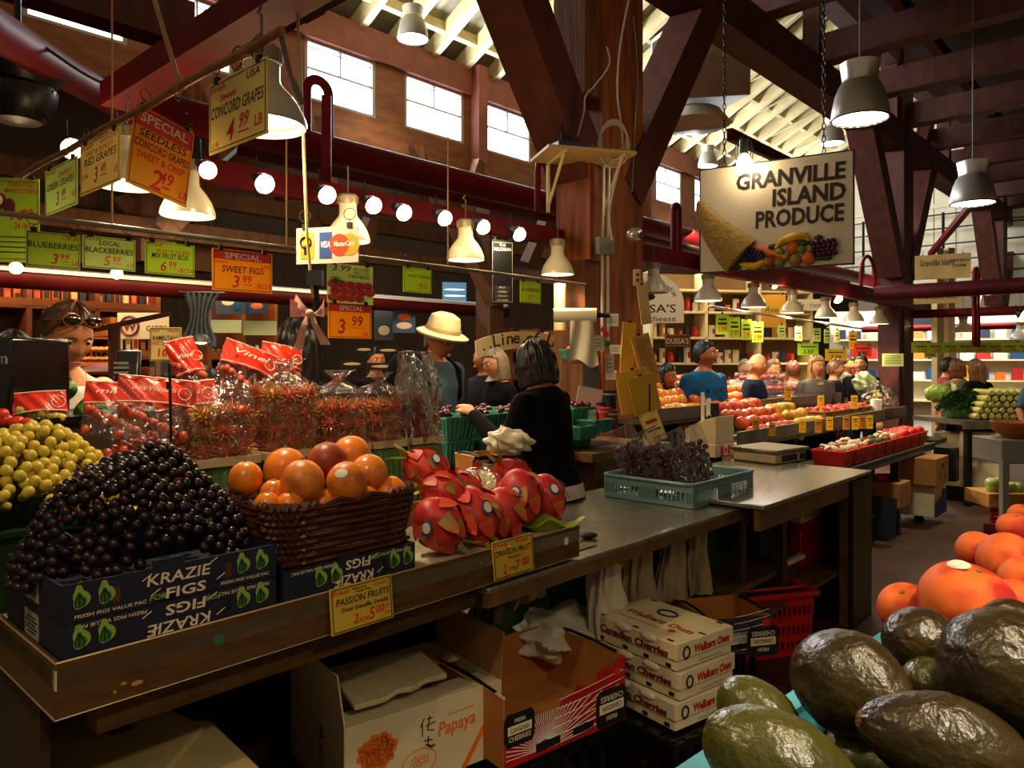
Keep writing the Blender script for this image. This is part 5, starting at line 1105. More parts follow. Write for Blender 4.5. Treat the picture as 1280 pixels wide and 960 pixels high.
# red cherry tray carton with cut-out front
rc = PZ(781, 819, .5); rl = PZ(630, 872, .5); RYw = math.atan2(rc.y-rl.y, rc.x-rl.x); RUv = V((math.cos(RYw), math.sin(RYw), 0)); RWv = V((-math.sin(RYw), math.cos(RYw), 0))
dark_crate(up(rl+RUv*.02+RWv*.02, 0), (rc-rl).length-.04, .42, .245, 'black crate under the crimson cherry carton', RYw)
def cherry_print(m, w, h, f, cx, cz):                       # radiating white lines
    for k in range(34):
        a = math.pi*(k+.5)/34*1.0; dx, dz = math.cos(a), math.sin(a); L = 2
        for lim in ((w-cx)/dx if dx > 0 else -cx/dx if dx < 0 else 9, (h-cz)/dz if dz > 0 else 9): L = min(L, lim)
        if L > .05: m.bar((cx+dx*.03, f, cz+dz*.03), (cx+dx*L*.97, f, cz+dz*L*.97), .001, .0022)
def badge(t, x, z, w, f, inv, col=None):
    T = lambda xx, zz: T3(x+(-xx if inv else xx), f-.0022, z+(-zz if inv else zz)) @ R90 @ (RZ(math.pi) if inv else Matrix.Identity(4))
    m = MB(); m.poly([(a*w/2, b*w*.42) for a, b in ((-1, -.6), (-.8, -1), (.8, -1), (1, -.6), (1, .6), (.8, 1), (-.8, 1), (-1, .6))], 0, .0008, T3(x, f-.0006, z) @ R90); part('badge', m, m_ink, t)
    m = MB(); m.box((x, f-.0018, z), (w*.78, .0008, w*.22)); m.text('FRESH', w*.14, T(0, w*.18), w*.34, 0, .01); m.text('CHERRIES', w*.18, T(0, -w*.28), w*.72, 0, .01); part('lettering', m, m_inkcream, t)
    m = MB(); m.text('CANADIAN', w*.17, T3(x-(-0 if inv else 0), f-.0030, z+(w*.06 if inv else -w*.06)) @ R90 @ (RZ(math.pi) if inv else Matrix.Identity(4)), w*.62, 0, .01); part('lettering', m, m_ink, t)
def cherry_carton(loc, rz, w, d, h, label, prof=None, col=None):
    t = thing('cherry_carton', label, 'box', loc, rz); th = .005; col = col or m_crim
    pr_ = prof or [(0, 0), (w, 0), (w, h), (0, h)]
    mb = MB(); mb.poly(pr_, -.003, .0025, R90); part('front_panel', mb, col, t, smooth=False)
    mb = MB(); mb.box((w/2, d, h/2), (w, th, h)); mb.box((0, d/2, h/2), (th, d, h)); mb.box((w, d/2, h/2), (th, d, h)); mb.box((w/2, d/2, .004), (w, d, th)); mb.box((w/2, .006, h*.25), (w*.98, .006, h*.46)); part('tray_walls', mb, m_card_tan, t, 'bare brown inside', smooth=False)
    m = MB(); cherry_print(m, w, h*.62, -.0034, w*.30, .02)
    for k in range(6): m.tube([(w*(.32+.02*k), -.0036, .015+.03*k), (w*.6, -.0036, .02+.030*k), (w*.98, -.0036, .04+.030*k)], .0012, 4)
    part('white_print', m, m_inkwhite, t)
    m = MB(); m.tube([(0, -.002, h), (0, d, h)], .005, 6); part('side_edge', m, m_card_white, t)
    badge(t, w*.11, h*.52, .13, -.0035, False); badge(t, w*.87, h*.30, .16, -.0035, True)
    m = MB(); m.box((w*.33, -.0040, .03), (.11, .001, .03)); m.box((w*.62, -.0040, .035), (.10, .001, .028)); part('hand_hole', m, m_ink, t)
    m = MB(); s = .03; m.poly([(a*s, b*s) for a, b in ((0, 1), (.25, .45), (.8, .5), (.5, 0), (.7, -.5), (.1, -.4), (0, -1), (-.1, -.4), (-.7, -.5), (-.5, 0), (-.8, .5), (-.25, .45))], 0, .001, T3(w*.92, -.0038, h*.80) @ R90); part('maple_leaf', m, m_inkred, t)
    for x in (0, w):
        m = MB(); m.tube([(x, d*.10, h+.004), (x, d*.38, h+.012), (x, d*.66, h+.012), (x, d*.9, h+.002)], .006, 6); part('strap', m, m_ink, t)
    return t
w_ = (rc-rl).length; h_ = .235
cherry_carton(up(rl, .262), RYw, w_, .44, h_, 'empty crimson cherry carton with a cut away front, standing next to the papaya box', [(0, 0), (w_, 0), (w_, h_), (w_*.94, h_), (w_*.92, h_*.95), (w_*.76, h_*.90), (w_*.72, h_*.72), (w_*.57, h_*.80), (w_*.55, h_*.70), (w_*.45, h_*.66), (w_*.40, h_*.48), (w_*.22, h_*.44), (w_*.20, h_*.74), (0, h_*.70)])
p = PZ(700, 575, 1.0); cherry_carton(p-BW*.0+V((-.22, -.1, -.12)), BY+.05, .33, .22, .11, 'crimson cherry carton holding white bags behind the dragon fruit', None)
p = PD(600, 600, 3.35); cherry_carton(p, BY, .20, .2, .10, 'dark striped cherry carton behind the halved dragon fruit', None, mat('slate_printed_board', '#2a2c38', .5))
# white bags on that carton
def crumple(P, s, label, m, seed, rz=0, name='plastic_bag'):
    rg = random.Random(seed); ph = [rg.uniform(0, 6) for _ in range(6)]
    mb = MB(); mb.ball((0, 0, 0), s, 56, 38, None, lambda v: v*(1+.16*math.sin(7*v.x+ph[0])*math.sin(6*v.y+ph[1])+.10*math.sin(9*v.z+ph[2]+7*v.x)+.04*math.sin(15*v.y+ph[3]-11*v.z)))
    return single(name, mb, m, label, 'plastic bag', P, rz)
m_wbag = mat('white_bag_film', '#e6dcc4', .35, col2='#d2c6aa', scale=6, bump=.3, bscale=20)
crumple(PD(636, 552, 3.45), (.10, .08, .06), 'crumpled white bag in the crimson carton behind the dragon fruit', m_wbag, 51)
# walkers own boxes
wc = PZ(846, 806, .566)
dark_crate(up(wc-BU*.03-BW*.03-BU*.02, 0), .46, .52, .235, 'black slatted crate under the stack of white cherry boxes')
def walkers(loc, label, k, rz):
    w, d, h = .33, .44, .104; t = thing('cherry_box', label, 'box', loc, rz, None)
    mb = MB(); mb.box((w/2, d/2, h*.34), (w-.012, d-.012, h*.62)); part('box_base', mb, m_pink, t, bevel=.002)
    mb = MB(); mb.box((w/2, d/2, h*.70), (w, d, h*.60)); part('box_lid', mb, m_card_white if k else m_pink, t, bevel=.003)
    m = MB(); r = MB(); f = -.0006
    r.text('Walkers Own', h*.40, T3(w*.60, f-.001, h*.52) @ R90, w*.62, .1, .02); part('lettering', r, m_inkred, t)
    m2 = MB(); m2.text('Walkers Own', h*.40, T3(w*.605, f-.0006, h*.515) @ R90, w*.63, .1, .045); part('lettering_shadow', m2, m_ink, t)
    m.tube([(w*.16+h*.17*math.cos(q*.3), f, h*.62+h*.2*math.sin(q*.3)) for q in range(22)], .004, 5); m.text('CANADIAN GROWN', h*.10, T3(w*.6, f+.006, h*.12) @ R90, w*.4, 0, .0); part('lettering', m, m_ink, t)
    L = T3(f, d*.5, 0) @ RZ(-math.pi/2) @ R90
    m = MB(); m.text('Canadian Cherries', h*.36, T3(f-.001, d*.5, h*.46) @ RZ(-math.pi/2) @ R90, d*.80, .1, .025); part('lettering', m, mat('maroon_ink2', '#8a1426', .6), t)
    m = MB(); m.text('Canadian Cherries', h*.36, T3(f-.0005, d*.498, h*.452) @ RZ(-math.pi/2) @ R90, d*.81, .1, .05)
    for y in (.1, .35, .6, .9): m.box((f+.005, d*y, h*.16), (.002, .025, .014))
    part('lettering_shadow', m, m_ink, t)
    for y in (.32, .62):
        m = MB(); m.ball((0.004, d*y, h*.90), (.016, .045, .018), 14, 8); part('bag_tuft', m, m_wbag, t, 'white bag liner poking out of the hand hole')
    if k == 0:
        T = lambda x, y, a=0: T3(x, y, h*1.0+.0012) @ RZ(-math.pi/2+a)
        m = MB(); m.text('Walkers Own', .055, T(w*.38, d*.48), .34, .1, .02); part('lettering', m, mat('amber_ink', '#c86a1c', .6), t)
        m = MB(); m.text('Walkers Own', .055, T3(w*.375, d*.48, h+.0006) @ RZ(-math.pi/2), .345, .1, .05); m.tube([(w*.70+.030*math.cos(q*.3), d*.56+.045*math.sin(q*.3), h+.001) for q in range(22)], .005, 5)
        for x, y in ((.04, .92), (.95, .9), (.95, .12), (.5, .04), (.05, .1), (.05, .5)): m.box((w*x, d*y, h+.0006), (.012, .03, .002))
        part('lettering', m, m_ink, t)
        m = MB(); m.text('Okanagan\'s Growers', .022, T(w*.22, d*.60), .22, .3, .0); m.poly([(a*.022, b*.022) for a, b in ((0, 1), (.25, .45), (.8, .5), (.5, 0), (.7, -.5), (.1, -.4), (0, -1), (-.1, -.4), (-.7, -.5), (-.5, 0), (-.8, .5), (-.25, .45))], 0, .001, T(w*.28, d*.24)); part('lettering', m, m_inkred, t)
    return t
walkers(up(wc, .461), 'top white cherry box of the stack of three, with a printed lid', 0, BY); walkers(up(wc+BU*.012-BW*.006, .353), 'middle white cherry box of the stack of three', 1, BY+.02); walkers(up(wc-BU*.008+BW*.0, .245), 'bottom white cherry box of the stack of three', 1, BY-.015)
for k, (px, py, d, lab) in enumerate(((815, 770, 3.5, 'crimson striped carton behind the white cherry box stack'), (905, 790, 3.35, 'dark striped carton lying beside the white cherry box stack'))):
    P = PD(px, py, d); cherry_carton(up(P-BU*.1, .30), BY-.4*k, .30, .30, .16, lab, None, m_crim if k == 0 else mat('slate_printed_board', '#2a2c38', .5))
dark_crate(up(PD(860, 800, 3.55)-BU*.2, 0), .62, .44, .29, 'black crate behind the white cherry box stack', BY-.1)
# hanging plastic bags under the counter
def hanging_bag(px, y0, y1, wpx, d, label, seed, m=None):
    rg = random.Random(seed); h = (y1-y0)*d/F; w = wpx*d/F; ph = [rg.uniform(0, 6) for _ in range(5)]; mb = MB()
    def fn(a, b):
        t = 2*math.pi*a; k = (.45+.65*b**.7); x = w/2*k*math.cos(t)*(1+.12*math.sin(3*t+ph[0]+4*b)); y = .05*k*math.sin(t)*(1+.3*math.sin(4*t+ph[1]))
        fold = .012*math.sin(9*t+ph[2])+.008*math.sin(17*t+ph[3]+b*5)
        return (x+fold*math.cos(t)+.02*math.sin(b*3+ph[4]), y+fold*math.sin(t), -h*b-.02*math.sin(2*t+ph[1])*b)
    mb.grid(fn, 48, 18, True)
    return single('hanging_bag', mb, m or m_wbag, label, 'plastic bag', PD(px, y0, d), UA)
m_wbag2 = mat('cloudy_bag_film', '#bda983', .4, col2='#a8946c', scale=5, bump=.3, bscale=20)
for px, y0, y1, wp, d, lab, m in ((760, 694, 790, 62, 3.15, 'white plastic bags hanging under the counter beside the cherry cartons', m_wbag), (800, 680, 760, 60, 3.4, 'cloudy plastic bags hanging in the middle under the counter', m_wbag2), (840, 668, 748, 62, 3.6, 'cloudy plastic bags hanging near the counter leg', m_wbag2), (872, 660, 742, 50, 3.75, 'cloudy plastic bag hanging nearest the counter leg', m_wbag2), (655, 690, 750, 50, 3.1, 'dull clear bag hanging behind the dragon fruit card', m_wbag2), (610, 725, 780, 60, 3.0, 'dark clear bag behind the papaya box flap', mat('smoky_bag_film', '#5c4a34', .25, bump=.4, bscale=15))):
    hanging_bag(px, y0, y1, wp, d, lab, int(px), m)
crumple(PD(705, 790, 3.2), (.22, .16, .10), 'bunched white bag lying behind the crimson carton', m_wbag, 61, .5); crumple(PD(490, 745, 2.75), (.10, .08, .12), 'dark clear bag bunched behind the papaya box', mat('smoky_bag_film', '#5c4a34', .25, bump=.4, bscale=15), 62)
mb = MB(); mb.box((0, 0, .3), (.5, .36, .6)); mb.box((0, 0, .61), (.54, .40, .03)); single('green_bin', mb, mat('dark_green_bin', '#0f4a1c', .5), 'dark green bin in the shade under the counter', 'bin', up(PD(690, 740, 3.55), 0), UA, bevel=.01)
mb = MB(); mb.box((0, 0, .3), (.4, .30, .6)); mb.box((0, 0, .61), (.44, .34, .03)); single('green_bin', mb, mat('dark_green_bin', '#0f4a1c', .5), 'second dark green bin behind the hanging cloudy bags', 'bin', up(PD(860, 760, 4.3), 0), UA, bevel=.01)
# goods on the counter's lower shelves
def basket_red(px, py, d, w, dd, h, label, rz):
    t = thing('shopping_basket', label, 'basket', up(PD(px, py, d), 0), rz); m = mat('red_basket_plastic', '#c8141c', .4); mb = MB(); tp = .88
    def wall(a, b, nrm):
        a, b = V(a), V(b); L = (b-a).length; dr = (b-a)/L; n = int(L/.03)
        for z in (.02, h*.30, h*.58, h*.90): mb.bar(a+Z*z+nrm*(z/h*.03), b+Z*z+nrm*(z/h*.03), .008, h*(.10 if z < h*.5 else .16))
        for i in range(n+1): q = a+dr*L*i/n; mb.bar(q, q+Z*h*.97+nrm*.03, .014, .007)
    for a, b, nr in (((0, 0, 0), (w, 0, 0), V((0, -1, 0))), ((w, 0, 0), (w, dd, 0), V((1, 0, 0))), ((w, dd, 0), (0, dd, 0), V((0, 1, 0))), ((0, dd, 0), (0, 0, 0), V((-1, 0, 0)))): wall(a, b, nr)
    mb.box((w/2, dd/2, .008), (w, dd, .012)); part('basket_body', mb, m, t, smooth=False)
    mb = MB(); e = .035; c = [V((-e, -e, h)), V((w+e, -e, h)), V((w+e, dd+e, h)), V((-e, dd+e, h))]
    for i in range(4): mb.bar(c[i], c[(i+1) % 4], .03, .028)
    part('rim', mb, m, t, bevel=.006)
    mb = MB(); mb.tube([(-.03, dd*.2, h+.01), (w*.2, dd*.1, h+.02), (w*.8, dd*.1, h+.02), (w+.03, dd*.2, h+.01)], .009, 8); part('handle', mb, m, t)
    return t
basket_red(905, 835, 3.95, .52, .34, .34, 'red slotted shopping basket on the floor under the counter', UA-.55)
z = .315
P = PZ(1001, 697, .34)
mb = MB(); mb.box((0, 0, .13), (.40, .36, .26)); mb.box((0, 0, .265), (.44, .40, .035)); single('red_tub', mb, mat('dark_red_tub', '#a10f14', .4), 'dark red lidded tub under the second counter', 'tub', up(P, .315)+W*.1, UA, bevel=.01)
slotted_tray(up(P, .60)-U*.2-W*.08, .40, .34, .14, mat('ivory_plastic', '#d8caa0', .5), 'ivory slotted basket stacked on the dark red tub', UA, 'basket', 'plastic_basket')
P = PZ(955, 742, .15); 
mb = MB(); mb.box((0, 0, .12), (.46, .34, .22)); single('clear_bin', mb, mat('smoky_plastic', '#4c473c', .3), 'smoky clear bin with pale lid under the counter shelf', 'bin', PD(965, 745, 4.45)+W*.1, UA, bevel=.01)
mb = MB(); mb.box((0, 0, 0), (.50, .38, .03)); single('flat_tray', mb, m_inkcream, 'pale flat tray covering the smoky bin', 'tray', PD(968, 702, 4.45)+W*.1, UA, bevel=.01)
P = PD(938, 683, 4.5); mb = MB()
for a_, b_ in (((-.22, -.15), (.22, -.15)), ((.22, -.15), (.22, .15)), ((.22, .15), (-.22, .15)), ((-.22, .15), (-.22, -.15))): mb.bar((*a_, .09), (*b_, .09), .012, .18)
mb.box((0, 0, .01), (.44, .3, .015)); single('black_bin', mb, m_black, 'black bin of bits on the counter shelf', 'bin', P, UA)
for k, (m, lab) in enumerate(((m_inkorange, 'orange folded packet in the black bin'), (m_inkmaroon, 'maroon packet in the black bin'), (m_inkwhite, 'packet with white label in the black bin'))):
    mb = MB(); mb.box((0, 0, .05), (.09, .03, .12), Matrix.Rotation(.5-.4*k, 3, 'Y')); single('packet', mb, m, lab, 'packet', P+U*(-.12+.12*k)+Z*.08, UA)
# pale foam boxes under the near table corner
m_foamlid = mat('pale_foam_lid', '#c2aa72', .8, col2='#a89866', scale=5, bump=.1)
za = .60
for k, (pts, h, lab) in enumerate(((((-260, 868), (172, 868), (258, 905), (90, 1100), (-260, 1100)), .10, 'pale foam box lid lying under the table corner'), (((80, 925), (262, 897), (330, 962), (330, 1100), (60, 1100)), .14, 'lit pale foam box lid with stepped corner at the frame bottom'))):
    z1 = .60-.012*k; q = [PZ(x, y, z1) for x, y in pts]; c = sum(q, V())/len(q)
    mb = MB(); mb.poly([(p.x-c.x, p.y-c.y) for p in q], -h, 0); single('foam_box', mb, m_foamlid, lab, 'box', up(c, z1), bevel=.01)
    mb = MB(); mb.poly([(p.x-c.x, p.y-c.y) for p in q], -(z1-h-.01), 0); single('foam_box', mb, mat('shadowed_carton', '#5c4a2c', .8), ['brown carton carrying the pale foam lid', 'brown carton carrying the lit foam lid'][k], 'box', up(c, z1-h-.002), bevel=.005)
# ================================================================== FOREGROUND FRUIT
m_avo = mat('avocado_skin', '#221607', .30, col2='#43360f', scale=5, lo=.35, hi=.75, bump=.5, bscale=55, spec=.6)
m_avog = mat('green_avocado_skin', '#4c4a14', .30, col2='#39390f', scale=5, bump=.45, bscale=55, spec=.6)
def avocado(px, py, rx, rz_, d, ax, label, m=None, sc=1):
    L = rx*d/F; r = rz_*d/F; P = PD(px, py, d); q = V(ax).normalized().to_track_quat('Z', 'Y'); t = thing('avocado', label, 'avocado', P, 0, 'avocados piled in the blue bin'); rg = random.Random(int(px))
    o_ = V((rg.uniform(0, 50), 0, 0))
    def fn(v):
        k = 1-.22*max(0, v.z)-.05*max(0, v.z)**2
        n_ = 1+.018*noise.noise(v*9+o_)+.012*noise.noise(v*22+o_); return V((v.x*k, v.y*k, v.z))*n_
    mb = MB(); mb.ball((0, 0, 0), (r, r, L), 64, 44, q.to_matrix(), fn); part('skin', mb, m or m_avo, t)
    mb = MB(q.to_matrix().to_4x4()); mb.lathe([(.0075, L*.955), (.0085, L*.975), (.006, L*.992), (.0005, L*.985)], 12); part('stem_button', mb, mat('stem_button', '#8a4a1c', .7, bump=.3), t, 'brown stem button')
    return t
avocado(1066, 856, 78, 64, .92, (.58, -.80, -.12), 'avocado showing its brown stem button, at the outer end of the pile')
avocado(1178, 930, 104, 62, .78, (-.9, .15, .22), 'biggest avocado lying lengthwise along the bottom edge')
avocado(1262, 840, 92, 76, .86, (.7, .3, -.35), 'dark avocado cut off by the frame edge below the peaches')
avocado(1155, 805, 54, 44, 1.0, (.85, .3, -.3), 'small dark avocado touching the peaches')
avocado(955, 905, 66, 44, .93, (.65, -.3, -.62), 'greenish avocado at the blue bin rim', m_avog)
avocado(985, 965, 110, 66, .76, (.85, -.2, -.4), 'olive green avocado in the lower corner by the blue rim', m_avog)
avocado(1165, 862, 42, 36, .94, (.5, .2, -.7), 'avocado tucked between the big ones in the pile middle', m_avog)
avocado(1265, 775, 42, 26, 1.02, (.9, .2, -.1), 'sliver of avocado above the frame edge one'); avocado(1070, 950, 42, 40, .92, (.2, .3, -.8), 'green avocado in the gap at the bottom', m_avog); avocado(1090, 915, 60, 50, 1.0, (.7, .5, -.3), 'shadowed avocado under the stem button one'); avocado(1245, 900, 80, 60, .95, (.7, .5, -.3), 'shadowed avocado below the frame edge one')
m_peach = mat('peach_skin', '#e0692a', .65, col2='#b42420', scale=13, lo=.44, hi=.60, bump=.06, bscale=200, spec=.25, detail=2)
def peach(px, py, rp, d, ax, label, stick=False):
    r = rp*d/F; P = PD(px, py, d); q = V(ax).normalized().to_track_quat('Z', 'Y'); t = thing('peach', label, 'peach', P, 0, 'peaches piled beside the avocados')
    def fn(v):
        a = math.atan2(v.y, v.x); g = math.exp(-(a/.16)**2)*.05*math.sqrt(max(0, 1-v.z*v.z)); dip = .16*math.exp(-((1-v.z)/.12)); k = 1-g
        return V((v.x*k, v.y*k, v.z*.96-dip))
    mb = MB(); mb.ball((0, 0, 0), r, 48, 28, q.to_matrix(), fn); part('skin', mb, m_peach, t)
    mb = MB(q.to_matrix().to_4x4()); mb.lathe([(.004, r*.80), (.004, r*.84), (.0005, r*.845)], 8); part('stem_end', mb, m_stem, t)
    if stick:
        n = V((-.25, -.1, 1)).normalized(); Rm = n.to_track_quat('Z', 'Y').to_matrix().to_4x4(); mb = MB(); mb.lathe([(.0001, .0012), (r*.14, .0009), (r*.19, -.002)], 18, Matrix.Translation(n*r*.965) @ Rm, sx=1.4); part('sticker', mb, m_stk, t, 'pale oval sticker')
peach(1132, 761, 33, 1.2, (-.3, -.3, .8), 'small peach at the outer end of the peach pile'); peach(1208, 755, 56, 1.12, (.2, -.2, .9), 'big peach with a pale oval sticker', True); peach(1224, 690, 27, 1.32, (.5, .2, .8), 'peach on the pile behind the stickered one'); peach(1262, 704, 38, 1.25, (.5, -.6, .6), 'bright peach high on the pile at the frame edge')
peach(1272, 760, 36, 1.12, (.3, -.4, .8), 'peach at the frame edge above the avocados'); peach(1268, 660, 20, 1.4, (0, -.2, 1), 'peach near the top of the pile'); peach(1277, 645, 16, 1.5, (0, -.2, 1), 'topmost peach at the frame edge'); peach(1285, 728, 34, 1.18, (0, -.2, 1), 'peach cut by the frame edge in the pile middle')
m_bin = mat('turquoise_bin', '#4aa6b8', .45)
R0 = PD(838, 962, .98); R1 = PD(935, 922, 1.12); zt = (R0.z+R1.z)/2; rimA = V((R0.x, R0.y, 0)); rimB = V((R1.x, R1.y, 0)); dr = (rimB-rimA).normalized(); nr = V((dr.y, -dr.x, 0))
t = thing('fruit_bin', 'turquoise rimmed bin holding the avocados and peaches', 'bin', (0, 0, 0)); mb = MB()
a_ = rimA-dr*.5; b_ = rimB+dr*1.15; 
mb.bar(up(a_, zt-.06), up(b_, zt-.06), .012, .12); mb.bar(up(a_+nr*.01, zt), up(b_+nr*.01, zt), .035, .010); mb.bar(up(b_, zt-.06), up(b_+nr*1.0, zt-.06), .012, .12); mb.bar(up(b_+nr*1.0, zt-.06), up(a_+nr*1.0, zt-.06), .012, .12); mb.bar(up(a_+nr*1.0, zt-.06), up(a_, zt-.06), .012, .12)
part('bin_wall', mb, m_bin, t); mb = MB(); mb.add([up(p, zt-.1) for p in (a_, b_, b_+nr, a_+nr)]+[up(p, zt-.13) for p in (a_, b_, b_+nr, a_+nr)], [(0, 1, 2, 3), (7, 6, 5, 4), (0, 4, 5, 1), (1, 5, 6, 2), (2, 6, 7, 3), (3, 7, 4, 0)]); part('bin_floor', mb, m_black, t)
mb = MB(); c = (a_+b_)/2+nr*.5; L = (b_-a_).length
mb.box((0, 0, (zt-.14)/2), (L-.1, .9, zt-.14), None); part('bin_stand', mb, m_darkmetal, t).matrix_local = Matrix.Translation(up(c, 0)) @ RZ(math.atan2(dr.y, dr.x))

FRUITS = [(o.location.copy(), min(v[2] for v in o.children[0].bound_box)) for o in bpy.data.objects if o.name.startswith(('avocado', 'peach')) and o.children]
def ramp(a, b):
    p = a_.lerp(b_, a)+nr*b; sw = sz = 0
    for c, lo in FRUITS:
        w_ = 1/(.0015+(c.x-p.x)**2+(c.y-p.y)**2)**2; sw += w_; sz += w_*(c.z+lo*.86)
    dm = min(math.hypot(c.x-p.x, c.y-p.y) for c, lo in FRUITS)
    return (p.x, p.y, max(zt-.09, sz/sw-.012-2.2*max(0, dm-.025)))
mb = MB(); mb.grid(ramp, 60, 44)
rim_ = [ramp(k/59, 0) for k in range(60)]+[ramp(1, k/43) for k in range(44)]+[ramp(1-k/59, 1) for k in range(60)]+[ramp(0, 1-k/43) for k in range(44)]
n_ = len(rim_); mb.add(rim_+[(x, y, zt-.098) for x, y, z in rim_], [(i, (i+1) % n_, n_+(i+1) % n_, n_+i) for i in range(n_)])
part('display_ramp', mb, mat('matte_black_liner', '#0c0a08', .95, spec=.05), t, 'black liner the fruit is heaped on')
# ================================================================== PEOPLE
m_skin = mat('skin', '#c98d66', .5, col2='#bd7f58', scale=6, spec=.3); m_skin_d = mat('tan_skin', '#a86c44', .5, col2='#9c6039', scale=6, spec=.3)
m_eye = mat('eye_white', '#e4dcd0', .25); m_iris = mat('iris', '#2a1a10', .2); m_lip = mat('lip', '#a8584a', .45)
def hairmat(n, c, c2): return mat(n, c, .45, col2=c2, scale=22, stretch=(1, 1, .12), bump=.4, bscale=60)
h_black = hairmat('black_hair', '#0b0807', '#1c120d'); h_brown = hairmat('brown_hair', '#4a2c16', '#744824'); h_blond = hairmat('blond_hair', '#7c5a30', '#a07c48'); h_grey = hairmat('grey_hair', '#6a5c4c', '#8c7c68'); h_aub = hairmat('auburn_hair', '#4c200f', '#6c3016')
HC = V((0, -.012, 1.585))
def head_fn(v):
    x, y, z = v; X, Y, Z_ = x*.076, y*.097, z*.117
    if z < -.1: k = (-z-.1)/.9; X *= 1-.30*k; Y = Y*(1-.25*k) if y < 0 else Y*(1-.50*k)
    if y < 0:
        f = -y
        Y -= .024*math.exp(-(X/.011)**2)*max(0, 1-abs((Z_+.016)/.030))*f            # nose
        Y -= .010*math.exp(-(X/.009)**2)*max(0, 1-abs((Z_-.012)/.030))*f
        Y += .011*(math.exp(-((X-.031)/.016)**2)+math.exp(-((X+.031)/.016)**2))*math.exp(-((Z_-.018)/.013)**2)
        Y -= .005*math.exp(-((Z_-.040)/.012)**2)*math.exp(-(X/.05)**2)
        Y -= .007*math.exp(-(X/.022)**2)*(math.exp(-((Z_+.054)/.006)**2)+math.exp(-((Z_+.066)/.006)**2))
        Y -= .008*math.exp(-(X/.022)**2)*math.exp(-((Z_+.096)/.014)**2)
        Y -= .005*(math.exp(-((X-.045)/.02)**2)+math.exp(-((X+.045)/.02)**2))*math.exp(-((Z_+.012)/.02)**2)
    return V((X, Y, Z_))
def hair_mesh(style, seed=0, Lk=1.0):
    rg = random.Random(seed); mb = MB()
    def fn(v):
        st = .035*math.sin(math.atan2(v.y, v.x)*34+v.z*5)+.03*math.sin(math.atan2(v.y, v.x)*13+seed)
        k = 1.10+st*(.9 if style != 'short' else .5); x, y, z = v; front = -y
        hl = .42 if style in ('bob', 'bun', 'short') else .5
        e = max(0., min(1., (front+.35)/1.05)); th = -.55+1.15*e**.8
        if style in ('short', 'bun', 'bald'): inside = z < th+.04*math.sin(x*9+seed)
        else: inside = front > .30 and z < .56-.5*max(0, abs(x)-.55)
        if style == 'bald': inside = inside or z > .22 or front > -.05
        if inside: k = .86
        X, Y, Z_ = x*.078*k, y*.099*k+.004, z*.119*k+.004
        if style in ('bob', 'long') and not inside and z < .05:
            q = math.hypot(x, y) or 1e-3; rr = max(q, .93)*(1+.06*math.sin(-z*3)); X, Y = x/q*rr*.082*(1.08+st*.8), y/q*rr*.102*(1.08+st*.8)+.004
            Z_ = z*.119*(1.25 if style == 'bob' else 2.2)*Lk
            if front > .1: X *= 1.02
        return V((X, Y, Z_))
    mb.ball((0, 0, 0), 1, 72, 40, None, fn)
    if style == 'bun': mb.ball((0, .115, .03), (.045, .04, .05), 18, 12, None, lambda v: v*(1+.08*math.sin(9*math.atan2(v.z, v.x)+4*v.y)))
    return mb
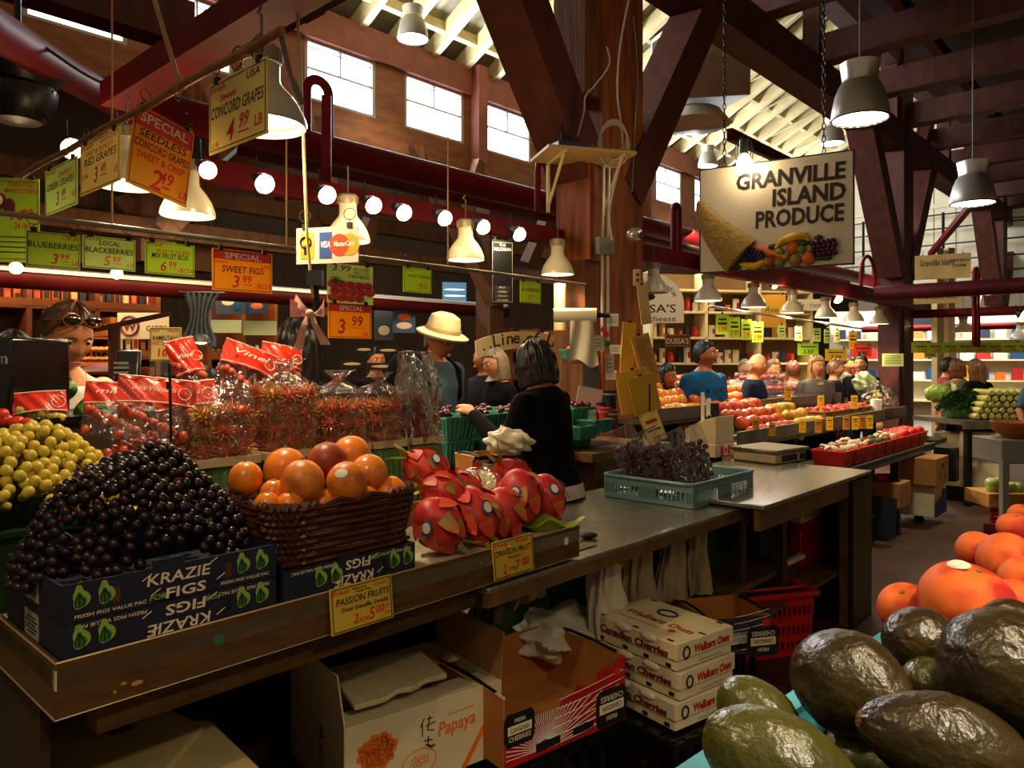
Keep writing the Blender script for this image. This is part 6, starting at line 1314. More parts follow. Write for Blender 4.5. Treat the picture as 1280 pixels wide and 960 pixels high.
def person(P, yaw, label, height=1.70, skin=None, shirt=None, pants=None, hair=None, style='short', lean=0., headyaw=0., headpitch=0., armL=None, armR=None, sleeve='short', vox=.012, face=True, hands=True, build=1.0, extra=None, Lk=1.0, bare_shoulder=False, feet=True, hs=1.0):
    skin = skin or m_skin; t = thing('person', label, 'person', P, yaw); t.scale = (height/1.70,)*3
    Mu = T3(0, 0, .92) @ RX(lean) @ T3(0, 0, -.92); Mh = Mu @ T3(HC.x, HC.y+.02, HC.z-.10) @ RZ(headyaw) @ RX(headpitch) @ T3(0, -.02, .10)
    SEC = [(.80, .145, .105, 0), (.90, .168, .118, 0), (1.04, .138, .098, 0), (1.18, .158, .108, -.006), (1.31, .178, .108, -.004), (1.40, .155, .088, .004), (1.45, .085, .066, .008), (1.475, .058, .056, .006)]
    def torso(mb, inf, z0, z1, b=build):
        mb2 = MB(Mu); s = [q for q in SEC if z0-.001 <= q[0] <= z1+.001]; n = 24
        vs = []; fs = []
        for z, rx, ry, yo in s: vs += [((rx*b+inf)*math.cos(2*math.pi*k/n), (ry*b+inf)*math.sin(2*math.pi*k/n)+yo, z) for k in range(n)]
        for i in range(len(s)-1):
            for k in range(n): k2 = (k+1) % n; fs.append((i*n+k, i*n+k2, (i+1)*n+k2, (i+1)*n+k))
        fs.append(tuple(range(n-1, -1, -1))); fs.append(tuple((len(s)-1)*n+k for k in range(n)))
        mb2.add(vs, fs); mb.add(mb2.v, mb2.f)
    arms = []
    for sx, a in ((-1, armR), (1, armL)):
        sh = V((sx*.170*build, .004, 1.375)); el, wr = a if a else (V((sx*.235, .03, 1.13)), V((sx*.225, -.06, .90)))
        arms.append((sx, Mu @ sh, Mu @ V(el), Mu @ V(wr)))
    b = MB(); torso(b, 0, .8, 1.475)
    b.capsule(Mu @ V((0, .006, 1.43)), Mh @ V((0, .012, -.06)), .056, .052, 14)
    hd = MB(Mh); hd.ball((0, 0, 0), 1, 56, 44, None, head_fn)
    for sx in (-1, 1): hd.ball((sx*.077, .008, -.004), (.010, .017, .030), 10, 8)
    b.add(hd.v, hd.f)
    for sx, sh, el, wr in arms:
        b.capsule(sh, el, .050*build, .040*build); b.capsule(el, wr, .041*build, .027)
    if feet:
        for sx in (-1, 1):
            b.capsule(V((sx*.09, 0, .86)), V((sx*.10, -.01, .48)), .082, .055); b.capsule(V((sx*.10, -.01, .48)), V((sx*.10, .01, .08)), .052, .036); b.capsule(V((sx*.10, .01, .05)), V((sx*.11, -.13, .035)), .034, .03)
    if hands:
        for sx, sh, el, wr in arms:
            d = (wr-el).normalized(); side = d.cross(V((0, 0, 1))); side = side.normalized() if side.length > .1 else V((1, 0, 0)); nrm = side.cross(d)
            pc = wr+d*.05; 
            for k, (o, L) in enumerate(((-.030, .062), (-.010, .075), (.010, .070), (.029, .055))):
                a0 = wr+d*.03+side*o*.6; a1 = wr+d*.09+side*o; b.capsule(a0, a1, .013, .011, 8); a2 = a1+d*L*.5-nrm*L*.18; b.capsule(a1, a2, .0095, .009, 8); b.capsule(a2, a2+d*L*.25-nrm*L*.40, .009, .0075, 8)
            b.capsule(wr+d*.03-side*.022*sx, wr+d*.07-side*.052*sx-nrm*.012, .013, .010, 8); b.capsule(wr+d*.07-side*.052*sx-nrm*.012, wr+d*.105-side*.050*sx-nrm*.03, .010, .008, 8)
    part('body', remesh(b, 'body', skin, vox), None, t)
    if shirt:
        c = MB(); torso(c, .013, .80 if not bare_shoulder else .80, 1.40 if bare_shoulder else 1.45)
        for sx, sh, el, wr in arms:
            if bare_shoulder: c.capsule(sh.lerp(Mu @ V((0, 0, 1.41)), .38), Mu @ V((sx*.11, 0, 1.3)), .045, .05)
            elif sleeve == 'long': c.capsule(sh, el, .058*build, .051*build); c.capsule(el, wr, .054*build, .040)
            else: c.capsule(sh, sh.lerp(el, .72), .058*build, .057*build)
        part('shirt', remesh(c, 'shirt', shirt, .014, 3), None, t)
    if feet:
        c = MB(); torso(c, .010, .80, 1.04)
        for sx in (-1, 1): c.capsule(V((sx*.09, 0, .86)), V((sx*.10, -.01, .48)), .096, .070); c.capsule(V((sx*.10, -.01, .48)), V((sx*.10, .01, .10)), .068, .056)
        part('trousers', remesh(c, 'trousers', pants or m_darkpants, .016, 3), None, t)
        for sx in (-1, 1):
            c = MB(); c.ball((sx*.105, -.05, .045), (.05, .14, .045), 14, 8); part('shoe', c, m_black, t)
    if hair: h = hair_mesh(style, len(label) % 7, Lk); mm = MB(Mh @ Matrix.Diagonal((hs, hs, 1, 1))); mm.add(h.v, h.f); part('hair', mm, hair, t)
    if face:
        for sx in (-1, 1):
            m = MB(Mh); m.ball((sx*.031, -.078, .016), (.0135, .010, .0085), 14, 10); e = part('eye', m, m_eye, t); m = MB(Mh); m.ball((sx*.031, -.0865, .016), (.006, .003, .006), 10, 6); part('iris', m, m_iris, e)
            m = MB(Mh); m.tube([(sx*.014, -.097, .034), (sx*.030, -.096, .040), (sx*.048, -.083, .034)], .003, 6, True, [.002, .0035, .0015]); part('eyebrow', m, hair or m_iris, t)
        m = MB(Mh); m.ball((0, -.0965, -.055), (.022, .007, .0042), 14, 6); m.ball((0, -.096, -.0645), (.019, .007, .005), 14, 6); part('lips', m, m_lip, t)
    if extra: extra(t, Mu, Mh)
    return t
m_darkpants = mat('dark_trousers', '#16161c', .9, spec=.15); m_blackcloth = mat('black_cloth', '#08070a', .9, spec=.08, col2='#121014', scale=12); m_whitecloth = mat('white_cloth', '#e6dcd0', .9, spec=.15); m_tealcloth = mat('slate_blue_cloth', '#3a4c5a', .9, spec=.15, col2='#34444f', scale=10)
m_bluetee = mat('blue_tee', '#1c5c8c', .9, spec=.15, col2='#185078', scale=10); m_greycloth = mat('grey_cloth', '#565250', .9, spec=.15); m_navycloth = mat('navy_cloth', '#14203c', .9, spec=.15); m_redcloth = mat('red_cloth', '#7c1a18', .85); m_denim = mat('denim_blue', '#3a5478', .85)
def floor_at(px, d): p = PD(px, 450, d); return V((p.x, d, 0))
# the woman at the black printer
def shades(t, Mu, Mh):
    m = MB(Mh); m.ball((.036, -.074, .098), (.030, .010, .020), 16, 10, Matrix.Rotation(.9, 3, 'X')); m.ball((-.036, -.074, .098), (.030, .010, .020), 16, 10, Matrix.Rotation(.9, 3, 'X')); f = part('sunglasses', m, mat('dark_lens', '#120c08', .08, spec=.9), t, 'sunglasses pushed up on the hair')
    m = MB(Mh)
    for sx in (-1, 1): m.tube([(sx*.066, -.070, .096), (sx*.086, -.01, .070), (sx*.084, .05, .035)], .0035, 6); m.tube([(sx*(.036+.032*math.cos(q)), -.076+.012*math.sin(q), .098+.019*math.sin(q)) for q in [i*.45 for i in range(15)]], .0028, 5)
    part('frame', m, mat('tortoise_frame', '#8a4c1c', .25), f)
    m = MB(Mu); m.tube([(.06*math.cos(a), -.055-.045*math.sin(a), 1.455-.075*math.sin(a)) for a in [math.pi*k/14 for k in range(15)]], .0016, 5); part('necklace', m, mat('silver_chain', '#cfc7b8', .3, .8), t)
    for sx in (-1, 1): m = MB(Mh); m.ball((sx*.080, .006, -.040), .006, 8, 6); part('earring', m, m_collar, t)
person(floor_at(66, 2.95), math.radians(62), 'person in a white sleeveless top, sunglasses on the hair, by the black printer', 1.83, mat('warm_skin', '#cf8a5c', .5, col2='#c47e52', scale=6, spec=.3), m_whitecloth, None, h_brown, 'bun', .08, math.radians(-6), math.radians(20), vox=.0075, extra=shades, bare_shoulder=True)
person(floor_at(14, 3.6), math.radians(150), 'person with dark hair seen from behind at the frame edge near the tea shelf', 1.72, None, m_blackcloth, None, h_black, 'long', 0, face=False)
person(floor_at(376, 3.15), math.radians(205), 'person with black bobbed hair and red collar behind the pale bow', 1.76, None, m_blackcloth, None, h_black, 'bob', .05, math.radians(20), 0, face=False, extra=lambda t, Mu, Mh: (lambda m: (m.tube([(.075*math.cos(k*.42), .075*math.sin(k*.42)+.005, 1.452) for k in range(16)], .012, 6), part('collar', m, m_redcloth, t)))(MB(Mu)))
def sunhat(t, Mu, Mh):
    m = MB(Mh @ T3(0, 0, .055) @ RX(-.12)); prof = [(.150, -.020), (.155, -.010), (.13, .004), (.104, .006), (.100, .014), (.096, .06), (.084, .10), (.045, .122), (.0005, .118)]
    m.lathe(prof, 32, None, sy=1.12); m.lathe([(r*.985, z-.004) for r, z in reversed(prof)], 32, None, sy=1.12); h = part('sun_hat', m, mat('cream_hat_cloth', '#c2b088', .8, col2='#b4a27a', scale=14), t, 'cream wide brimmed sun hat')
    m = MB(Mh @ T3(0, 0, .055) @ RX(-.12)); m.lathe([(.106, .012), (.104, .032)], 32, None, sy=1.12); part('hat_band', m, mat('tan_band', '#a8905c', .8), h)
def backpack(t, Mu):
    m = MB(Mu); m.ball((0, .20, 1.22), (.16, .11, .26), 20, 14, None, lambda v: V((math.copysign(abs(v.x)**.6, v.x), math.copysign(abs(v.y)**.6, v.y), math.copysign(abs(v.z)**.6, v.z)))); b = part('backpack', m, m_blackcloth, t, 'black backpack')
    for sx in (-1, 1):
        m = MB(Mu); m.tube([(sx*.11, .14, 1.42), (sx*.115, .02, 1.475), (sx*.12, -.10, 1.40), (sx*.13, -.12, 1.25), (sx*.15, .0, 1.10), (sx*.13, .12, 1.05)], .018, 6); part('strap', m, m_blackcloth, b)
person(floor_at(534, 5.2), math.radians(50), 'person in a cream sun hat and slate blue tee with a black backpack', 1.88, mat('ruddy_skin', '#b86848', .55, spec=.3), m_tealcloth, None, h_grey, 'short', .12, 0, math.radians(16), vox=.009, build=1.15, extra=lambda t, Mu, Mh: (sunhat(t, Mu, Mh), backpack(t, Mu)))
def glasses(t, Mu, Mh):
    m = MB(Mh)
    for sx in (-1, 1): m.tube([(sx*.032+.019*math.cos(q), -.099, .014+.014*math.sin(q)) for q in [i*.45 for i in range(15)]], .002, 5); m.tube([(sx*.052, -.097, .018), (sx*.080, .01, .012)], .002, 5)
    part('glasses', m, m_ink, t)
person(floor_at(627, 5.9), math.radians(-60), 'person with grey blond hair and glasses in a black jacket, facing the hat wearer', 1.68, None, m_blackcloth, None, h_grey, 'bob', .05, 0, .1, vox=.01, sleeve='long', extra=glasses, Lk=.8)
person(floor_at(606, 6.6), math.radians(-50), 'person with dark hair and warm lit face between the hat wearer and the blond one', 1.72, m_skin_d, m_darkpants, None, h_brown, 'short', 0, 0, 0, vox=.012)
person(floor_at(470, 6.8), math.radians(30), 'person in shadow far behind the rambutan bags', 1.70, m_skin_d, m_blackcloth, None, h_black, 'short', 0)
person(floor_at(255, 4.9), math.radians(170), 'person with dark hair seen from behind below the gallery curtain', 1.55, None, m_blackcloth, None, h_black, 'long', 0, face=False)
# the woman in black picking cherries
def stripes(t, Mu, Mh):
    m = MB(Mu @ T3(.215, -.04, 1.215) @ Matrix.Rotation(0, 4, 'X'))
    m = MB(); e = Mu @ V((.25, -.10, 1.15)); s = Mu @ V((.184, .004, 1.375)); d = (e-s).normalized()
    for k, (o, L) in enumerate(((.55, .07),)): m.tube([s.lerp(e, o), s.lerp(e, o)+d*L], .069, 18); part('sleeve_stripe', m, mat('white_grey_stripe', '#b8b0a6', .8), t, 'pale stripe on the sleeve')
    c = MB(Mu); n = 24
    c.lathe([(.196, .86), (.190, .93)], 28, None, sy=.76); part('shirt_hem', c, m_whitecloth, t, 'white shirt hem under the black top')
person(floor_at(692, 3.95), math.radians(236), 'person with black bobbed hair in a black top reaching for cherries, seen from behind', 1.71, None, m_blackcloth, None, h_black, 'bob', .16, math.radians(-34), .12, armR=(V((-.24, -.12, 1.14)), V((-.16, -.34, 1.10))), armL=(V((.25, -.10, 1.15)), V((.16, -.33, 1.35))), sleeve='long', vox=.008, face=False, build=1.08, extra=stripes, Lk=.82, hs=1.2)
person(floor_at(709, 6.9), math.radians(-20), 'person in dark clothes right behind the bobbed one by the timber post', 1.74, m_skin_d, m_navycloth, None, h_black, 'short', 0)
# people beyond the post
def tee_print(t, Mu, Mh):
    m = MB(Mu)
    for k, (s, w_) in enumerate((('BE KNOWN', .17), ('FOR DOING', .16))): m.text(s, .05, T3(0, -.128, 1.27-.06*k) @ R90, w_, 0, .006)
    part('shirt_print', m, m_navycloth, t)
person(floor_at(880, 6.7), math.radians(28), 'person in a blue printed tee with short dark hair, behind the fruit stand', 1.76, m_skin_d, m_bluetee, None, h_black, 'short', 0, math.radians(25), 0, vox=.010, extra=tee_print, build=1.08)
person(floor_at(940, 7.3), math.radians(55), 'bald person in a navy shirt behind the fruit stand', 1.66, None, m_navycloth, None, h_grey, 'bald', .05, 0, .1, vox=.011)
person(floor_at(828, 6.6), math.radians(40), 'person with dark hair behind the cherry bags and yellow pads', 1.56, m_skin_d, m_blackcloth, None, h_black, 'bob', .05, 0, .1, Lk=.8)
for px, d, yw, h, lab, sh, hr, st, fc in ((965, 8.4, 10, 1.60, 'person in a pale blue shirt next to the bald one', m_denim, h_brown, 'short', True), (992, 8.6, 170, 1.58, 'person in white with auburn hair seen from behind at the clamshells', m_whitecloth, h_aub, 'short', False), (1019, 8.2, 10, 1.64, 'person with long blond hair under the lime price card', m_greycloth, h_blond, 'long', True),
        (1041, 8.9, 60, 1.60, 'person with brown hair under the yellow price card', m_darkpants, h_brown, 'short', True), (1077, 9.4, -40, 1.66, 'person in a dark cap by the second column', m_blackcloth, h_black, 'short', True), (1199, 8.9, 190, 1.60, 'person with brown hair seen from behind at the corn table', mat('olive_cloth', '#6a6238', .85), h_aub, 'bob', False),
        (1223, 8.7, 200, 1.60, 'person with bushy brown hair seen from behind at the corn table', m_blackcloth, h_brown, 'long', False), (1182, 9.6, 70, 1.62, 'person in red and black under the green banner', m_redcloth, h_black, 'short', True), (1302, 8.0, 0, 1.58, 'person with orange lit hair cut by the frame edge', m_denim, h_blond, 'bob', True), (1058, 10.5, 20, 1.64, 'far person between the white lamps and the column', m_greycloth, h_black, 'short', True), (930, 9.8, 0, 1.60, 'far person behind the bald one', m_whitecloth, h_grey, 'short', True)):
    person(floor_at(px, d), math.radians(yw), lab, h, None, sh, None, hr, st, .03, 0, .05, vox=.014, face=fc, Lk=.7 if st == 'bob' else .75)
# ================================================================== BEHIND THE NEAR STALL
def dull(n, c): return mat(n, c, .6)
# black printer and card reader by the woman
t = thing('receipt_printer', 'black and grey printer housing in front of the person with sunglasses', 'printer', PD(14, 515, 2.35), math.radians(-14))
mb = MB(); mb.box((.055, 0, .11), (.125, .22, .24)); part('black_housing', mb, mat('gloss_black_plastic', '#0a0908', .2, spec=.6), t, bevel=.01)
mb = MB(); mb.box((-.065, 0, .11), (.11, .215, .235)); part('grey_side', mb, mat('grey_plastic', '#8c8276', .5), t, bevel=.008)
mb = MB()
for k in range(5): mb.box((.05+.014*k, -.112, .16), (.004, .006, .018))
mb.tube([(.03, -.113, .163), (.105, -.113, .172)], .003, 6); part('vent_emblem', mb, m_collar, t)
mb = MB(); mb.box((.02, 0, -.02), (.42, .3, .02)); part('base', mb, m_black, t)
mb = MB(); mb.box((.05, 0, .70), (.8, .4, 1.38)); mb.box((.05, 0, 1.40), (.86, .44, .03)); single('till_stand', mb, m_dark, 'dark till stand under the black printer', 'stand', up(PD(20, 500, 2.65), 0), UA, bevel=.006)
t = thing('card_reader', 'black card reader on a stalk left of the rambutans card', 'card reader', PD(160, 470, 2.9), .3); mb = MB(); mb.box((0, 0, .03), (.09, .03, .15), Matrix.Rotation(-.4, 3, 'X')); part('reader_body', mb, m_black, t, bevel=.012); mb = MB(); mb.tube([(0, 0, -.02), (0, .03, -.25)], .012, 8); part('stalk', mb, m_black, t)
mb = MB()
for k in range(5): mb.box((-.02+.0*k, -.022, .05-.018*k), (.05, .006, .008))
part('keypad', mb, m_collar, t)
t = thing('desk_lamp', 'small black desk lamp glowing above the rambutans card', 'lamp', PD(225, 455, 3.9), 0); mb = MB(); mb.tube([(0, 0, -.3), (0, 0, .08), (.04, 0, .12), (.1, 0, .14)], .008, 6); part('arm', mb, m_ink, t); mb = MB(); mb.lathe([(.05, 0), (.04, .03), (.015, .045)], 16, T3(.11, 0, .11)); part('lamp_shade', mb, m_ink, t); mb = MB(); mb.ball((.11, 0, .115), (.03, .03, .012), 12, 6); part('bulb', mb, m_bulb, t)
# shop shelves along the wall
def shelf_unit(px0, px1, d, levels, z1, label, dep=.3, uprights=3):
    p = PD((px0+px1)/2, 450, d); a = on_line(V((p.x, p.y, 0)), U, px0); b = on_line(V((p.x, p.y, 0)), U, px1); L = (b-a).length; a.z = 0
    t = thing('shop_shelf', label, 'shelf', a, UA); m = mat('orange_wood', '#8a4a1a', .5, col2='#74390f', scale=5, stretch=(.3, 3, 3))
    for z in levels: mb = MB(); mb.box((L/2, dep/2, z), (L, dep, .03)); mb.box((L/2, 0, z+.03), (L, .012, .05)); part('shelf_board', mb, m, t)
    for k in range(uprights): mb = MB(); mb.box((L*k/(uprights-1), dep/2, z1/2), (.035, dep, z1)); part('upright', mb, m, t)
    mb = MB(); mb.box((L/2, dep, z1/2), (L, .015, z1)); part('back_board', mb, mat('shelf_back', '#4a210c', .7), t)
    return a, L
PK = [mat('packet_%s' % n, c, .5) for n, c in (('red', '#a81c18'), ('navy', '#1a2444'), ('cream', '#d8c49a'), ('orange', '#c8621c'), ('maroon', '#5c1414'), ('white', '#d8d0c0'), ('black', '#14100e'), ('gold', '#a87820'))]
PN = ['red', 'navy', 'cream', 'orange', 'maroon', 'white', 'black', 'gold']
def packets(a, L, z, n, where, group, hmin=.08, hmax=.17, seed=0, jar=False, wmax=.10, y=.1, dr=None):
    rg = random.Random(seed); 
    for i in range(n):
        k = rg.randrange(8); w = min(wmax, L/n*.85)*rg.uniform(.7, 1); h = rg.uniform(hmin, hmax); mb = MB(); P = up(a+(dr or U)*(L*(i+.5)/n)+W*y, z+.016)
        if jar:
            mb.lathe([(.0005, 0), (w*.45, 0), (w*.47, h*.1), (w*.47, h*.7), (w*.33, h*.82), (w*.33, h)], 12, None, False, True); o = single('jar', mb, PK[k], '%s jar %s' % (PN[k], where), 'jar', P, 0, group)
            c = MB(); c.lathe([(w*.36, h*.86), (w*.36, h*1.06), (.0005, h*1.06)], 12); part('lid', c, m_inkcream if k % 2 else m_darkmetal, o)
        else:
            mb.box((0, 0, h/2), (w, w*.6, h)); o = single('packet', mb, PK[k], '%s packet %s' % (PN[k], where), 'packet', P, UA, group, bevel=.004)
            c = MB(); c.box((0, -w*.305, h*.5), (w*.7, .003, h*.4)); part('packet_label', c, PK[(k+3) % 8], o)
a, L = shelf_unit(-60, 198, 5.4, (.3, .75, 1.2, 1.62, 1.98), 2.2, 'long orange wood shop shelf behind the person with sunglasses', uprights=4)
packets(a, L, 1.98, 22, 'standing on the top board of the long wooden shelf', 'packets on the top board of the long shelf', .10, .19, 1); packets(a, L, 1.62, 24, 'on the second board of the long wooden shelf', 'packets on the second board of the long shelf', .1, .2, 2); packets(a, L, 1.2, 24, 'on the third board of the long wooden shelf', 'packets on the third board of the long shelf', .1, .2, 3)
a, L = shelf_unit(84, 142, 5.15, (.4, .8, 1.1, 1.32, 1.54, 1.76), 1.9, 'narrow jar shelf under the long shelf, left of the gallery sign', .25, 2)
for k, z in enumerate((1.1, 1.32, 1.54, 1.76)): packets(a, L, z, 9, 'on board %s of the narrow jar shelf' % ('four', 'three', 'two', 'one')[k], 'jars on the narrow shelf', .07, .14, 11+k, True)
a, L = shelf_unit(146, 190, 5.1, (.4, .8, 1.08, 1.30), 1.55, 'dark bottle shelf below the white gallery sign', .25, 2)
for k, z in enumerate((1.08, 1.30)): packets(a, L, z, 7, 'on the %s board below the gallery sign' % ('lower', 'upper')[k], 'jars below the gallery sign', .08, .16, 21+k, True)
for k in range(14):      # round cookies shown on the slanted tray
    mb = MB(); mb.ball((0, 0, 0), (.035, .03, .02), 10, 6); P = PD(92+7*(k % 7)+3*(k//7), 437+12*(k//7), 4.9); single('bun', mb, mat('baked_bun', '#c27a34', .6), 'small baked bun on the slanted shop tray', 'bun', P, k, 'buns on the slanted shop tray')
mb = MB(); mb.box((0, 0, 0), (.5, .3, .02), Matrix.Rotation(.3, 3, 'X')); single('display_shelf', mb, mat('orange_wood', '#8a4a1a', .5), 'slanted shop tray with baked buns', 'tray', PD(112, 452, 4.95)+V((0, .05, -.03)), .3)
mb = MB(); p = PD(143, 470, 4.6); mb.tube([PD(143, 560, 4.6), PD(143, 405, 4.6)], .035, 10); mb.bar(PD(120, 412, 4.55), PD(212, 392, 4.7), .03, .03); single('shop_post', mb, m_timber_dk, 'dark wooden post in front of the white gallery sign', 'post')
t = thing('hanging_curtain', 'slate blue gathered curtain beside the shop window posters', 'curtain', PD(252, 366, 5.6), UA-.5)
mb = MB(); mb.grid(lambda a, b: ((a-.5)*.26*(1-.45*math.sin(math.pi*min(1, b*1.15)))-.03*b, .02*math.sin(a*38)*(1-.3*b), -.40*b), 60, 14); part('cloth', mb, mat('slate_curtain', '#3c4a5c', .8, col2='#313d4c', scale=6), t)
mb = MB(); mb.tube([(-.16, 0, 0), (.16, 0, 0)], .010, 8); part('rod', mb, m_darkmetal, t)
# dim shop windows with posters
def framed(px, py, wp, hp, d, bg, label, items, yaw=None, name='hanging_poster', cat='poster'):
    def ex(t, w, h, f):
        for m_, x, z, rx, rz_ in items: b_ = MB(); b_.ball((w*(x-.5), f, -h*z), (w*rx, .003, h*rz_), 12, 8); part('picture', b_, m_, t)
    return card(PD(px, py-hp/2, d), YU-.6 if yaw is None else yaw, wp*d/F, hp*d/F, bg, label, [], border=False, clips=0, name=name, cat=cat, extra=ex, thick=.02)
m_slate = mat('slate_poster', '#38444e', .5); m_blu = mat('blue_poster', '#244a78', .4)
framed(289, 380, 36, 26, 6.2, m_slate, 'slate grey shop poster with pale shapes beside the curtain', [(m_inkcream, .4, .4, .2, .2), (m_blu, .7, .6, .15, .25)])
framed(318, 377, 30, 28, 6.3, m_blu, 'blue framed shop poster right of the slate one', [(m_inkorange, .6, .7, .25, .15), (m_inkcream, .4, .3, .3, .08)])
framed(283, 408, 36, 16, 6.2, mat('mint_panel', '#98a884', .5), 'pale green panel below the slate poster', []); framed(325, 410, 40, 18, 6.4, mat('mint_panel', '#98a884', .5), 'pale green panel below the blue poster', [])
framed(505, 398, 28, 36, 7.4, m_blu, 'night blue poster with an amber scene left of the hat', [(m_inkorange, .5, .45, .3, .12), (m_inkcream, .5, .75, .35, .12), (m_inkred, .3, .2, .1, .06)])
framed(480, 405, 24, 40, 7.6, m_slate, 'grey poster behind the yellow special card', [(m_inkcream, .5, .7, .3, .15)])
framed(568, 366, 30, 26, 8.2, emit('window_blue', '#4c7ea0', .6), 'dim blue lit panel with two light strips behind the clear bell lamp', [(emit('strip_white', '#dfeaf0', 2.0), .5, .35, .45, .04), (emit('strip_white', '#dfeaf0', 2.0), .5, .65, .45, .04)])
for k, (px, py, wp) in enumerate(((455, 437, 24), (485, 438, 30), (510, 440, 26), (440, 455, 30), (478, 458, 40))):
    framed(px, py, wp, 9, 5.9, m_ink, 'small black shop label strip number %s left of the hat wearer' % ('one', 'two', 'three', 'four', 'five')[k], [(m_inkcream, .5, .5, .35, .2)], name='hanging_label', cat='label')
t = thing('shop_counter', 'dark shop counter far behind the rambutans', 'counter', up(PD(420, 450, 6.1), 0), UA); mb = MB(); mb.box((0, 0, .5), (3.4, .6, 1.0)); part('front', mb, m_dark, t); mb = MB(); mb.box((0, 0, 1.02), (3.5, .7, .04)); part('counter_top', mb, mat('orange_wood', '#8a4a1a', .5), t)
packets(up(PD(330, 450, 5.4), 0), 2.4, 1.04, 16, 'on the dark counter far behind the rambutans', 'packets on the far dark counter', .08, .25, 31, y=.0)
a, L = shelf_unit(262, 345, 6.6, (.5, .9, 1.3, 1.62), 2.25, 'dark shop shelf below the curtain and posters', .3, 3); packets(a, L, 1.3, 14, 'on the lower board below the posters', 'packets below the posters', .08, .2, 41); packets(a, L, 1.62, 12, 'on the upper board below the posters', 'packets on the upper board below the posters', .05, .12, 42, True)
a, L = shelf_unit(640, 706, 8.4, (.6, 1.0, 1.4, 1.7), 1.95, 'dim shop shelf seen between the arched sign and the timber post', .3, 3); packets(a, L, 1.4, 12, 'on the shelf behind the bobbed person', 'packets behind the bobbed person', .1, .2, 43)
for k in range(4):
    t = thing('pendant_spot', 'tiny white track lamp %s under the arched wooden sign' % ('one', 'two', 'three', 'four')[k], 'lamp', PD(650+11*k, 425-k*.6, 7.2), 0); mb = MB(); mb.lathe([(.03, 0), (.025, .06), (.0005, .062)], 10); part('lamp_body', mb, m_white, t); mb = MB(); mb.ball((0, 0, 0), (.026, .026, .01), 10, 6); part('bulb', mb, m_glow, t)
# cherries in teal pulp baskets on a back table
t = thing('back_table', 'dark back table holding teal cherry baskets', 'table', up(PD(630, 500, 4.75), 0), UA); mb = MB(); mb.box((-.05, 0, 1.02), (1.6, .7, .05)); part('table_top', mb, m_darkmetal, t)
for x in (-.8, .7):
    for y in (-.3, .3): mb = MB(); mb.box((x, y, .5), (.06, .06, 1.0)); part('leg', mb, m_darkmetal, t)
k = 0
for iz in range(2):
    for iw in range(2):
        for iu in range(5):
            P = up(PD(630, 500, 4.75), 0)+U*(-.68+.27*iu)+W*(-.22+.24*iw)+Z*(1.046+iz*.125); k += 1
            if iw == 1 and iz == 0: continue
            pulp_basket(P, 'teal pulp basket, %s from the hat wearer side, %s %s' % (('first', 'second', 'third', 'fourth', 'fifth')[iu], ('front', 'back')[iw], ('lower row', 'upper row with cherries')[iz]), .22, .12, m_pulp_teal, 'pulp_basket', UA, False, 'teal pulp baskets of cherries')
            if iz == 1:
                rg = random.Random(k)
                for j in range(8):
                    o = bpy.data.objects.new('cherry', CHM); COL.objects.link(o); o.location = P+U*(rg.uniform(-.085, .085))+W*(rg.uniform(-.085, .085))+Z*(.12+rg.uniform(0, .025)); o.scale = (1.1,)*3; tag(o, 'dark cherry on a teal pulp basket of the back table', 'cherry', 'cherries on the back table')
for px, py, d, lab in ((722, 548, 4.7, 'low teal pulp basket at the table end below the notice'), (740, 540, 4.8, 'teal pulp basket under the red tins at the timber post')): pulp_basket(PD(px, py, d), lab, .2, .08, m_pulp_teal, 'pulp_basket', UA, False)
mb = MB(); mb.box((0, 0, 0), (.9, .6, .05)); mb.box((0, 0, -.5), (.7, .5, .95)); single('side_table', mb, m_csedge, 'brown side table at the foot of the timber post', 'table', PD(745, 560, 5.0), UA)
for px, py, d, m_, lab in ((737, 525, 4.9, m_inkwhite, 'white tub on the side table'), (755, 522, 4.9, m_inkred, 'red tin on the side table'), (747, 515, 5.0, m_inkblue, 'blue tin on the side table'), (764, 525, 4.9, m_inkmaroon, 'maroon tin on the side table'), (762, 500, 5.0, m_ink, 'dark bottle on the side table')):
    mb = MB(); mb.lathe([(.0005, -.06), (.045, -.06), (.045, .05), (.047, .055), (.047, .065), (.0005, .066)], 16); o = single('tin', mb, m_, lab, 'tin', PD(px, py, d)); c = MB(); c.lathe([(.046, .035), (.0465, .045)], 16); part('band', c, m_collar, o)

# ================================================================== FIXTURES ON THE TIMBER POST
fy = PR.y-.45
def on_post(px, py, d=5.62): return PD(px, py, d)
t = thing('hanging_shelf_high', 'small high shelf with a blue router on the timber post', 'shelf', on_post(728, 196, 5.45), UA-.55); mb = MB(); mb.box((0, 0, 0), (.66, .42, .02)); part('shelf_board', mb, mat('tan_plywood', '#c8a468', .6), t)
for x in (-.2, .24):
    mb = MB(); mb.tube([(x, .18, -.03), (x, .18, -.38)], .014, 6); mb.tube([(x, .18, -.34), (x, -.16, -.03)], .012, 6); mb.tube([(x, .18, -.02), (x, -.2, -.02)], .012, 6); part('bracket', mb, m_cream, t)
t.name = 'hanging_shelf'
t = thing('mounted_router', 'blue router box with an aerial on the high shelf', 'router', on_post(712, 190, 5.42), UA-.4); mb = MB(); mb.box((0, 0, .03), (.26, .16, .05)); part('case', mb, mat('router_blue', '#2a4c78', .4), t, bevel=.008); mb = MB(); mb.tube([(-.04, .04, .05), (-.04, .04, .22)], .008, 6); part('aerial', mb, m_ink, t)
